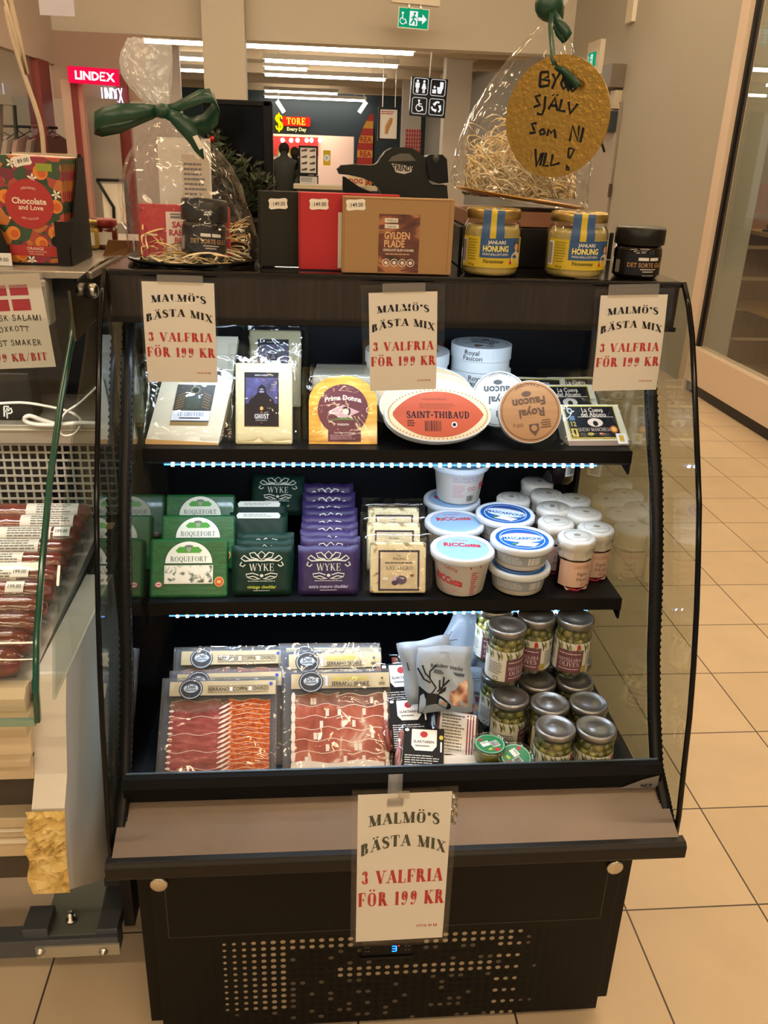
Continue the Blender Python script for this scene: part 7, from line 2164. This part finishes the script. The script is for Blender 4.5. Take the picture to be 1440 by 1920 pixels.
# ------------------------------------------------------------------ serve-over counter on the left
CREAM = M('#d9c6a8', .4); CWHITE = M('#cfcac2', .35)
CX0, CX1 = -1.55, -.565       # body; the end panel is from -.565 to -.517
t = CT = thing('deli_counter', 'cream serve-over deli counter with tilted glass front left of the fridge', 'deli counter')
CZ = 1.425
MB().box(CX0, -.50, .09, .75, CZ - .012, CZ, M('#a8a196', .3, .5)).build('top_board', t, bevel=.002)
MB().box(CX0, -.575, .092, .13, 1.335, CZ - .012, M('#c9c2b6', .3, .35)).build('light_canopy', t, bevel=.006)
ld = bpy.data.lights.new('counter_lamp', 'AREA'); ld.shape = 'RECTANGLE'; ld.size = .9; ld.size_y = .03; ld.energy = 3.5; ld.color = (1, .95, .86)
lo = bpy.data.objects.new('counter_lamp', ld); COL.objects.link(lo); lo.location = (-1.05, .10, 1.332)
MB().box(-.55, -.517, .50, .85, .873, CZ - .013, M('#1a1714', .5)).build('added_dark_panel', t)  # added dark panel, blocks the bright hall from showing through the fridge glass
k = MB(); k.box(CX0, -.54, .50, .53, .80, CZ - .012, M('#0d0b09', .5)); k.build('back_panel', t)
ep = [onX(-.517, *q) for q in ((178, 1138), (96, 1318))]
def yz(px, py, x=-.517): p = onX(x, px, py); return (p.y, p.z)
A = yz(122, 1342); B = yz(126, 1450); C = yz(121, 1515); D = yz(131, 1668); E_ = yz(196, 1648)
poly = [(.55, .872), (A[0] + .03, .872), (A[0] + .004, A[1]), B, C, (C[0] - .002, C[1] - .02), D, E_, (.55, E_[1])]
k = MB(); MB().box(-.56, -.519, .10, .85, E_[1], .871, M('#24272a', .5)).build('painted_shade_panel', t)  # dark grey here paints the shade on the end panel's rear half
k = MB(); k.prismx([(.10 if y == .55 else y, z) for y, z in poly], -.565, -.517, CWHITE); k.build('end_panel', t, bevel=.010, seg=3)
# broken insulation on the front edge of the end panel
FOAM = ramp_mat('broken_foam', [(.3, '#a8894a'), (.5, '#cdb06a'), (.7, '#dcc58a')], 40, .9, bump=.5)
k = MB(); rr_ = random.Random(2)
def foam(u, v):
    f = v * (len(pp) - 1); i = min(int(f), len(pp) - 2); q = f - i
    y = pp[i][0] + (pp[i + 1][0] - pp[i][0]) * q; z = pp[i][1] + (pp[i + 1][1] - pp[i][1]) * q
    e = 0 if u in (0, 1) or v in (0, 1) else rr_.uniform(-.004, .009)
    return (-.573 + .058 * u + (.003 * math.sin(v * 20) if u == 0 else 0), y - .006 - e, z)
pp = [C, (C[0] - .012, C[1] - .04), ((C[0] + D[0]) / 2 - .008, (C[1] + D[1]) / 2), D]
k.grid(foam, 9, 26, FOAM, False); k.build('broken_foam_edge', t)
k = MB(); DKB = M('#3a332c', .4)
fy = B[0]
def zz(py, y): return onY(y, 30, py).z
MB().box(CX0, CX1, fy + .03, .50, zz(1672, fy), zz(1400, fy), DKB).build('body', t)
AL = M('#c8b99c', .35, .3)
k = MB(); k.box(CX0, CX1, fy - .005, fy + .05, zz(1380, fy), zz(1352, fy), AL); k.box(CX0, CX1, fy + .002, fy + .05, zz(1425, fy), zz(1380, fy), CREAM); k.box(CX0, CX1, fy - .012, fy + .05, zz(1430, fy), zz(1416, fy), AL); k.box(CX0, CX1, fy + .0, fy + .05, zz(1462, fy), zz(1430, fy), AL); k.build('upper_rail', t, bevel=.002)
k = MB(); k.box(CX0, CX1, fy + .0, fy + .04, zz(1606, fy), zz(1534, fy), AL); k.box(CX0, CX1, fy - .006, fy + .0, zz(1556, fy), zz(1552, fy), M('#efe6d2', .3, .5)); k.box(CX0, CX1, fy - .006, fy + .0, zz(1578, fy), zz(1570, fy), M('#efe6d2', .3, .5)); k.build('bumper_rail', t, bevel=.002)
ly = -.262; zl_ = zz(1290, ly)
k = MB(); k.prismx([(ly - .012, zl_ - .055), (ly - .012, zl_ - .012), (ly, zl_), (ly + .02, zl_), (ly + .02, zl_ - .055)], CX0, -.572, CREAM); k.build('tray_lip', t)
GP = [(.125, 1.412), (.04, 1.322), (-.06, 1.245), (-.157, 1.157), (-.24, 1.06), (-.305, .972), (-.335, .91), (-.345, .863)]
GP2 = [(y + .006, z - .004) for y, z in GP]
GG = M('#0e4a3a', .15, coat=.5)
k = MB(); n = len(GP)
k.grid(lambda a, b_: (CX0 + (-.534 - CX0) * a, GP[min(int(b_ * (n - 1) + .001), n - 1)][0], GP[min(int(b_ * (n - 1) + .001), n - 1)][1]), 1, n - 1, GLASS); k.build('front_glass', t)
k = MB(); k.band([(-.531, y, z) for y, z in GP], (.0035, 0, 0), GG, .005); k.build('glass_edge', t)
k = MB(); k.prismx([(-.349, .858), (-.339, .858), (-.339, .866), (-.349, .868)], CX0, -.534, M('#7d9a88', .2, coat=.5)); k.build('glass_bottom_edge', t)
eg = [(.14, 1.405), (.05, 1.31), (-.15, 1.145), (-.29, .97), (-.325, .885), (.49, .885), (.49, 1.405)]
k = MB(); k.prismx(eg, -.514, -.510, GLASS); k.build('end_glass', t)
kp = [yz(*q, -.508) for q in ((128, 545), (148, 522), (188, 490), (212, 482), (215, 560), (140, 640))]
k = MB(); k.prismx(kp, -.509, -.505, clear_mat('dark_glass', '#5b564d', ior=1.5, rough=.03, base=.05, boost=1.5)); k.build('end_cap', t)
kb = onX(-.505, 164, 545)
k = MB(); k.lathe([(0, 0), (.012, 0), (.012, .012), (.009, .016), (0, .017)], STEEL, 20, T=Matrix.Translation(kb) @ Matrix.Rotation(90 * D2R, 4, 'Y')); k.build('glass_clamp', t)
# inner shelf, wire grille, tray
sy = .27
zs_ = onY(sy, 60, 797).z
k = MB(); k.box(CX0, -.53, sy, .50, zs_ - .012, zs_, M('#8d8678', .5, .3, var=.2, vscale=20)); k.box(CX0, -.53, sy - .006, sy, onY(sy, 60, 830).z, zs_ + .002, ALU); k.box(CX0, -.53, sy - .010, sy - .006, zs_ - .010, zs_ - .006, ALU); k.build('inner_shelf', t, bevel=.001)
gz0, gz1 = onY(sy + .02, 60, 948).z - .02, onY(sy + .02, 60, 832).z
k = MB(); k.box(CX0, -.53, sy + .03, sy + .034, gz0, gz1, M('#171a22', .5)); WR = M('#c4c0b4', .4, .4)
nx = int((-.53 - (-1.1)) / .0165)
for i in range(nx + 1): x = -1.1 + i * .0165; k.box(x - .002, x + .002, sy + .016, sy + .02, gz0, gz1, WR)
nz = int((gz1 - gz0) / .0165)
for i in range(nz + 1): z = gz1 - i * .0165; k.box(-1.1, -.53, sy + .014, sy + .017, z - .002, z + .002, WR)
k.build('wire_grille', t)
ty0, ty1 = -.245, sy + .012
tz0, tz1 = onY(-.25, 40, 1262).z - .02, gz0 - .004
k = MB(); k.prismx([(ty0, tz0), (ty1, tz1), (ty1, tz1 - .02), (ty0, tz0 - .02)], CX0, -.57, M('#b9b0a4', .4, .3)); k.build('product_tray', t)
# chassis: rail, plate with bolt, side channel, bracket, castor
GREYM = M('#5a5f66', .45, .5); cy_ = -.10
ch = [onY(cy_, *q) for q in ((222, 1766), (222, 1788), (80, 1790))]
k = MB(); k.box(CX0, ch[0].x, cy_, cy_ + .04, ch[1].z, ch[0].z + .012, GREYM); k.build('chassis_rail', t, bevel=.002)
k = MB(); k.box(onY(cy_, 68, 1780).x, ch[0].x + .002, cy_ - .004, cy_, ch[1].z + .002, ch[0].z - .002, M('#b9b3a2', .35, .5)); 
for px in (77, 195):
    p = onY(cy_, px, 1780); k.lathe([(0, 0), (.009, 0), (.009, .003), (.005, .003), (.005, .01), (0, .01)], STEEL, 12, T=Matrix.Translation((p.x, cy_ - .004, p.z)) @ Matrix.Rotation(90 * D2R, 4, 'X'))
k.build('joint_plate', t)
pzl = ch[0].z + .012
a = onZ(pzl, 90, 1690); b_ = onZ(pzl, 176, 1690); c_ = onZ(pzl, 80, 1752); d_ = onZ(pzl, 180, 1752)
k = MB(); k.add([(a.x, a.y + .3, pzl + .002), (b_.x + .01, b_.y + .3, pzl + .002), (d_.x, cy_ + .01, pzl + .002), (c_.x, cy_ + .01, pzl + .002), (a.x, a.y + .3, pzl - .01), (b_.x + .01, b_.y + .3, pzl - .01), (d_.x, cy_ + .01, pzl - .01), (c_.x, cy_ + .01, pzl - .01)], [(3, 2, 1, 0), (4, 5, 6, 7), (0, 1, 5, 4), (2, 3, 7, 6), (1, 2, 6, 5), (3, 0, 4, 7)], M('#7d8582', .4, .5)); k.build('castor_plate', t)
k = MB(); p = onZ(pzl, 134, 1728); k.lathe([(0, 0), (.011, 0), (.011, .006), (.006, .006), (.006, .022), (0, .022)], STEEL, 14, T=Matrix.Translation((p.x, p.y, pzl + .003))); k.build('bolt', t)
k = MB(); k.box(d_.x, ch[0].x - .002, cy_ + .01, .7, pzl - .02, pzl + .012, GREYM); k.build('side_channel', t, bevel=.002)
MB().box(ch[0].x - .05, ch[0].x - .012, .02, .06, pzl + .012, .46, M('#3d3a36', .5)).build('support_post', t); MB().box(-1.5, -1.46, .02, .06, pzl, .5, M('#3d3a36', .5)).build('support_post', t)
k = MB(); p = onZ(pzl, 70, 1735); k.box(p.x - .02, p.x + .03, p.y - .03, p.y + .03, pzl - .01, pzl + .022, GREYM); k.build('side_bracket', t, bevel=.002)
k = MB(); p = onY(-.02, 120, 1780); k.lathe([(0, -.014), (.05, -.014), (.054, -.008), (.054, .008), (.05, .014), (0, .014)], BLACKPLASTIC, 28, T=Matrix.Translation((p.x, .02, .054)) @ Matrix.Rotation(90 * D2R, 4, 'Y') @ Matrix.Rotation(35 * D2R, 4, 'X')); k.build('castor_wheel', t)
k = MB(); k.lathe([(0, -.014), (.05, -.014), (.054, -.008), (.054, .008), (.05, .014), (0, .014)], BLACKPLASTIC, 28, T=Matrix.Translation((-1.4, .02, .054)) @ Matrix.Rotation(90 * D2R, 4, 'Y')); k.build('castor_wheel', t)
k = MB(); k.box(ch[0].x - .002, ch[0].x + .02, cy_ + .06, .7, .12, .40, M('#23211f', .5)); k.build('rear_channel', t)

# --- salami logs
SAL = ramp_mat('salami_skin', [(.3, '#571a12'), (.55, '#7a281c'), (.75, '#943a28')], 25, .28, coat=.7, bump=.15)
SLAB = M('#e6e0d8', .5)
rows_py = [1262, 1195, 1140, 1093, 1050, 1014, 987, 1066]
N = 11
names = ['front row', 'second row', 'third row', 'fourth row', 'fifth row', 'sixth row', 'seventh row', 'eighth row', 'ninth row', 'tenth row', 'rearmost row']
for i in range(N):
    f = i / (N - 1)
    y = ty0 + .018 + (ty1 - .03 - ty0 - .018) * f; zc = tz0 + (tz1 - tz0) * ((y - ty0) / (ty1 - ty0)) + .0235
    R = .0215
    t = thing('salami', 'dark red salami in clear wrap with white label, %s of the left counter' % names[i], 'salami', (-.585, y, zc), (0, 0, 0), 'salami logs in the left counter')
    L = .30
    k = MB(); T_ = Matrix.Rotation(-90 * D2R, 4, 'Y')
    k.lathe([(0, 0), (R * .6, .002), (R * .95, .014), (R, .03), (R, L - .03), (R * .95, L - .014), (R * .6, L - .002), (0, L)], SAL, 22, T=T_, wob=lambda a_, z: 1 + .03 * math.sin(z * 90 + a_ * 3)); k.build('sausage', t)
    k = MB(); k.lathe([(R * .35, -.014), (R * 1.05, .008), (R * 1.09, .03), (R * 1.09, L - .03), (R * 1.05, L), (R * .3, L + .015)], FILM, 22, T=T_, wob=lambda a_, z: 1 + .04 * math.sin(z * 120 + a_ * 5)); k.build('film', t)
    k = MB(); ps = {0: .22, 1: .16, 2: .14, 3: .115, 4: .09, 5: .07, 6: .075, 7: .06, 8: .05, 9: .02, 10: .022}[i]
    LW_ = .10
    def mp(u, v, d, ps=ps): a_ = v / R + .55; return (-ps - LW_ + u, -(R * 1.11 + d) * math.cos(a_), (R * 1.11 + d) * math.sin(a_))
    for q in range(6):
        k.rect(mp, 0, -.012 + q * .0055, LW_, -.012 + (q + 1) * .0055, SLAB, 0)
    k.lines(mp, .02, -.006, LW_ * .95, .018, 5, INKGREY, .0005); 
    if i in (3, 5, 6): k.barcode(mp, .004, -.01, .026, .0, INK, .0006)
    k.build('paper_label', t)
    if i in (0, 4, 5, 8):
        k = MB(); off = {0: .10, 4: .045, 5: .05, 8: .015}[i]
        m2 = lambda u, v, d: mp(u + LW_ + ps - off - .03, v, d + .001)
        k.rect(m2, 0, .0, .03, .009, WHITE); k.rect(m2, 0, .009, .03, .018, WHITE); k.text(m2, '199.00', .015, .009, .006, INK, maxw=.024, d=.0008); k.build('price_sticker', t)

# --- poster with flag
tl, tr, bl = corners(.07, (-42, 517), (93, 512), (-24, 693))
o = thing('flag_poster', 'white poster with red Danish flag and salami price hanging in front of the left counter', 'poster')
W = (tr - tl).length; H = (tl - bl).length
ex = (tr - tl).normalized(); ez = (tl - bl).normalized(); ey = ez.cross(ex).normalized(); ez = ex.cross(ey)
Tm = Matrix((ex, ey, ez)).transposed().to_4x4(); Tm.translation = bl; o.matrix_basis = Tm
k = MB(); mp = flat(-.001); k.rect(mp, 0, 0, W, H, PAPER, 0)
FRD = M('#a82a3c', .55)
for u0, u1 in ((.34, .50), (.545, .80)):
    for v0, v1 in ((.62, .74), (.78, .89)): k.rect(mp, W * u0, H * v0, W * u1, H * v1, FRD, .0005)
for s, v, m_, fo, hh, mw in (('DANSK SALAMI', .535, INK, 'hand', .062, .93), ('OXKÖTT', .42, INK, 'hand', .058, .5), ('3 ST SMAKER', .27, INK, 'hand', .06, .8), ('199 KR/BIT', .12, RED, 'didone', .085, .95)):
    k.text(mp, s, W * .5, H * v, H * hh, m_, maxw=W * mw, font=fo, d=.0006, arc=H * (.012 if fo == 'hand' else 0))
k.build('paper_sheet', o)
k = MB(); k.grid(lambda a, b_: (-.012 + a * (W + .024), -.004 - .002 * math.sin(b_ * 9 + a * 3), -.02 + b_ * (H + .03)), 8, 14, SLEEVE); k.build('sleeve', o)
k = MB(); k.grid(lambda a, b_: (W * (.2 + .85 * a), -.0055, H * (.86 + .17 * b_)), 2, 2, TAPE); k.build('tape', o)

# --- card terminal box and white cables on the inner shelf
p = onY(.30, 0, 795); q = onY(.30, 66, 795); zt = onY(.30, 30, 700).z
t = thing('card_reader_box', 'black box with white PP mark on the inner shelf of the left counter', 'box', (q.x - .16, .30, zs_ + .001))
MB().box(0, .16, 0, .06, 0, zt - zs_, M('#151515', .45)).build('box_body', t, bevel=.003)
k = MB(); mp = flat(0); c = onY(.30, 12, 772); uu, vv = c.x - (q.x - .16), c.z - zs_
for du, dv in ((0, 0), (.005, -.004)):
    k.stroke(mp, [(uu + du - .005, vv + dv - .011), (uu + du - .003, vv + dv + .010)], .003, WHITE, .0006); k.stroke(mp, [(uu + du - .003, vv + dv + .010), (uu + du + .005, vv + dv + .010), (uu + du + .006, vv + dv + .003), (uu + du + .002, vv + dv), (uu + du - .004, vv + dv)], .003, WHITE, .0006)
k.build('logo', t)
def cable(pxs, y, r_, label):
    k = MB(); pts = [tuple(onY(yy, px, py)) for px, py, yy in pxs]; k.tube(lerp_rows(pts, 48), r_, M('#dcd6ca', .4), 8)
    return tag(k.build('white_cable'), label, 'cable', 'white cables on the inner shelf')


cable([(-20, 758, .262), (40, 755, .262), (90, 762, .262), (130, 772, .262), (150, 785, .262), (148, 800, .258)], .26, .0028, 'thin white cable running over the inner shelf of the left counter')
cable([(195, 795, .25), (150, 793, .25), (100, 797, .25), (60, 795, .25), (46, 786, .25), (56, 780, .25), (80, 788, .252), (110, 797, .254)], .25, .0045, 'thick white cable lying in a loop on the inner shelf')
cable([(185, 722, .245), (150, 755, .245), (122, 775, .245), (112, 800, .243), (118, 816, .243), (138, 814, .243), (150, 800, .245)], .24, .0022, 'thin white cable curling down from the dark side of the left counter')

# --- chocolate bars in a black display carton
FRUIT = ramp_mat('fruit_print', [(0, '#6d1f2e'), (.16, '#a8442a'), (.32, '#24391c'), (.48, '#b86a24'), (.62, '#8e2433'), (.76, '#2f4722'), (.9, '#b04a2c')], 62, .4, kind='cells', coat=.25)
RD = M('#a8241f', .45)
by_ = .16
pa = onY(by_, 12, 492); pb = onY(by_, 84, 492); ptl = onY(by_ + .02, -8, 293); ptr = onY(by_ + .02, 122, 293)
W = .105; H = ptl.z - CZ
t0 = None
def choc_bar(label):
    t = thing('chocolate_bar', label, 'chocolate bar', (0, 0, 0), (0, 0, 0), 'orange chocolate bars in the display carton')
    MB().box(0, W, 0, .010, 0, H, FRUIT).build('wrapper', t, bevel=.001)
    k = MB(); mp = flat(0); LE = M('#2f4a22', .5); WF = M('#efe8d6', .5); OG = M('#d9832a', .5); YG = M('#8a9a2c', .5)
    r = random.Random(6)
    for i in range(22):
        u, v = r.uniform(.06, .94) * W, r.uniform(.03, .97) * H; a_ = r.uniform(0, 6.28); L = .012
        k.poly(mp, [(u, v), (u + L * .5 * math.cos(a_ + .5), v + L * .5 * math.sin(a_ + .5)), (u + L * math.cos(a_), v + L * math.sin(a_)), (u + L * .5 * math.cos(a_ - .5), v + L * .5 * math.sin(a_ - .5))], LE, .0004)
    for u, v, rr in ((.2, .28, .011), (.85, .3, .012), (.62, .2, .01), (.68, .86, .012), (.88, .55, .011), (.3, .08, .01), (.12, .62, .011)):
        k.disc(mp, W * u, H * v, rr, rr, OG, .0005, 18); k.disc(mp, W * u + .002, H * v - .001, rr * .6, rr * .6, M('#c75a1c', .5), .0007, 12)
    for u, v in ((.25, .93), (.55, .8), (.9, .66), (.22, .44), (.72, .13), (.45, .03)):
        for j in range(5):
            a_ = j * 1.257 + u * 5; k.poly(mp, [(W * u, H * v), (W * u + .005 * math.cos(a_ + .4), H * v + .005 * math.sin(a_ + .4)), (W * u + .009 * math.cos(a_), H * v + .009 * math.sin(a_)), (W * u + .005 * math.cos(a_ - .4), H * v + .005 * math.sin(a_ - .4))], WF, .0009)
    k.rect(mp, W * .62, H * .87, W * .86, H * .94, YG, .0008)
    k.disc(mp, W * .48, H * .56, W * .37, W * .37, RD, .0011, 40); k.text(mp, 'Chocolate', W * .48, H * .59, H * .055, CRM, maxw=W * .54, weight=3, d=.0014); k.text(mp, 'and Love', W * .5, H * .53, H * .045, CRM, maxw=W * .38, weight=2, d=.0014); k.text(mp, 'ORGANIC', W * .48, H * .70, H * .022, CRM, maxw=W * .4, arc=H * .012, d=.0014); k.text(mp, '65% COCOA', W * .48, H * .435, H * .02, CRM, maxw=W * .38, arc=-H * .012, d=.0014)
    k.rect(mp, W * .12, H * .07, W * .9, H * .17, RD, .0011); k.text(mp, 'ORANGE', W * .52, H * .143, H * .028, CRM, maxw=W * .4, weight=1, d=.0014); k.text(mp, 'DARK CHOCOLATE', W * .55, H * .113, H * .014, CRM, maxw=W * .5, d=.0014); k.text(mp, 'WITH ORANGE', W * .53, H * .09, H * .014, CRM, maxw=W * .42, d=.0014)
    k.disc(mp, W * .86, H * .22, .009, .009, INK, .0012)
    k.build('printed_front', t); return t


xb = onY(by_, 48, 400).x - W * .44
bar = choc_bar('front orange chocolate bar with red round emblem and 89 price sticker')
bar.location = (xb, by_, CZ + .004); bar.rotation_euler = (-3 * D2R, 1.5 * D2R, 0)
for i in range(8):
    dup(bar, 'orange chocolate bar, %s behind the front one in the display carton' % ['first', 'second', 'third', 'fourth', 'fifth', 'sixth', 'seventh', 'eighth'][i], (xb + .0002 * (i + 1), by_ + .012 * (i + 1), CZ + .004), (-3 * D2R, 1.5 * D2R, 0))
k = MB(); price_sticker(k, flat(-.0003), W * .42, H * .955, .030, '89.00', 14); k.build('price_sticker', bar)
t = thing('display_carton', 'black display carton holding the orange chocolate bars', 'display carton', (xb, by_, CZ + .001))
CK = M('#1b1917', .6)
dd = .135
k = MB(); k.prismx([(-.008, 0), (dd, 0), (dd, H * 1.0), (dd * .75, H * 1.0), (dd * .45, H * .70), (.03, H * .45), (-.008, H * .42)], W + .008, W + .011, CK); k.build('side_wall', t)
k = MB(); k.prismx([(-.008, 0), (dd, 0), (dd, H * 1.0), (dd * .75, H * 1.0), (dd * .45, H * .70), (.03, H * .45), (-.008, H * .42)], -.011, -.008, CK); k.build('side_wall', t)
k = MB(); k.box(-.008, W + .008, dd - .002, dd, 0, H * 1.03, CK); k.box(-.008, W + .008, -.006, dd, 0, .0025, CK); k.build('back_wall', t)
for (ua, ub, s) in ((-.008, .016, 1), (W - .012, W + .008, -1)):
    k = MB(); k.prismy([(ua, 0), (ub, 0), (ub, .02), (ub + (.01 if s < 0 else -.014), H * .42), (ua, H * .42)], -.012, -.009, CK); k.build('front_flap', t)
k = MB(); k.box(-.002, W + .002, dd - .012, dd - .003, H * .995, H * 1.03, M('#c9b79a', .6)); k.build('top_edge', t)
pa = onY(.10, -12, 497)
t = MB(); t.box(0, .034, 0, .002, 0, .020, WHITE); t.text(flat(0), '89.00', .02, .010, .006, INK, maxw=.024, d=.0006)
tag(t.build('price_sticker_card', None, (onY(.135, -18, 480).x, .132, CZ + .001)), 'small white 89.00 price card at the bottom left of the chocolate display', 'price card')
k = MB(); k.grid(lambda a, b_: (-.78 + .22 * a, .088, CZ - .012 + .014 * b_), 2, 1, TAPE); tag(k.build('clear_tape'), 'strip of clear tape on the front edge of the left counter top', 'tape')
# --- jars and carton on the counter top behind
t = thing('small_jar', 'small yellow preserve jar with white label and gold lid behind the chocolate display', 'jar', (onY(.42, 166, 488).x, .42, CZ + .001), (0, 0, 0), 'small jars on the left counter')
def sjar(t, c1, c2):
    k = MB(); k.lathe([(0, 0), (.024, 0), (.027, .004), (.027, .036), (.023, .042)], c1, 24); k.build('jar_glass', t)
    k = MB(); k.lathe([(.026, .042), (.027, .044), (.027, .053), (.025, .055), (0, .055)], c2, 24); k.build('jar_lid', t)
    k = MB(); k.rect(cyl(.0275, .3), -.014, .008, .014, .032, PAPER, .0, 8); k.build('jar_label', t)
sjar(t, M('#a8883c', .15, coat=.5), LIDG)
t = thing('small_jar', 'small red preserve jar with red lid partly behind the cardboard flap', 'jar', (onY(.44, 199, 488).x, .44, CZ + .001), (0, 0, 0), 'small jars on the left counter'); sjar(t, M('#5c1c16', .15, coat=.5), M('#8a1f1f', .4))
a = onY(.30, 194, 486); b_ = onY(.30, 240, 455)
k = MB(); k.add([(a.x, .30, CZ + .001), (b_.x + .02, .34, CZ + .001), (b_.x + .02, .34, b_.z), (a.x + .012, .30, b_.z + .004)], [(0, 1, 2, 3)], M('#8d6238', .6)); tag(k.build('cardboard_flap', None, solid=.003), 'brown cardboard flap standing between the left counter and the gift bag', 'cardboard')
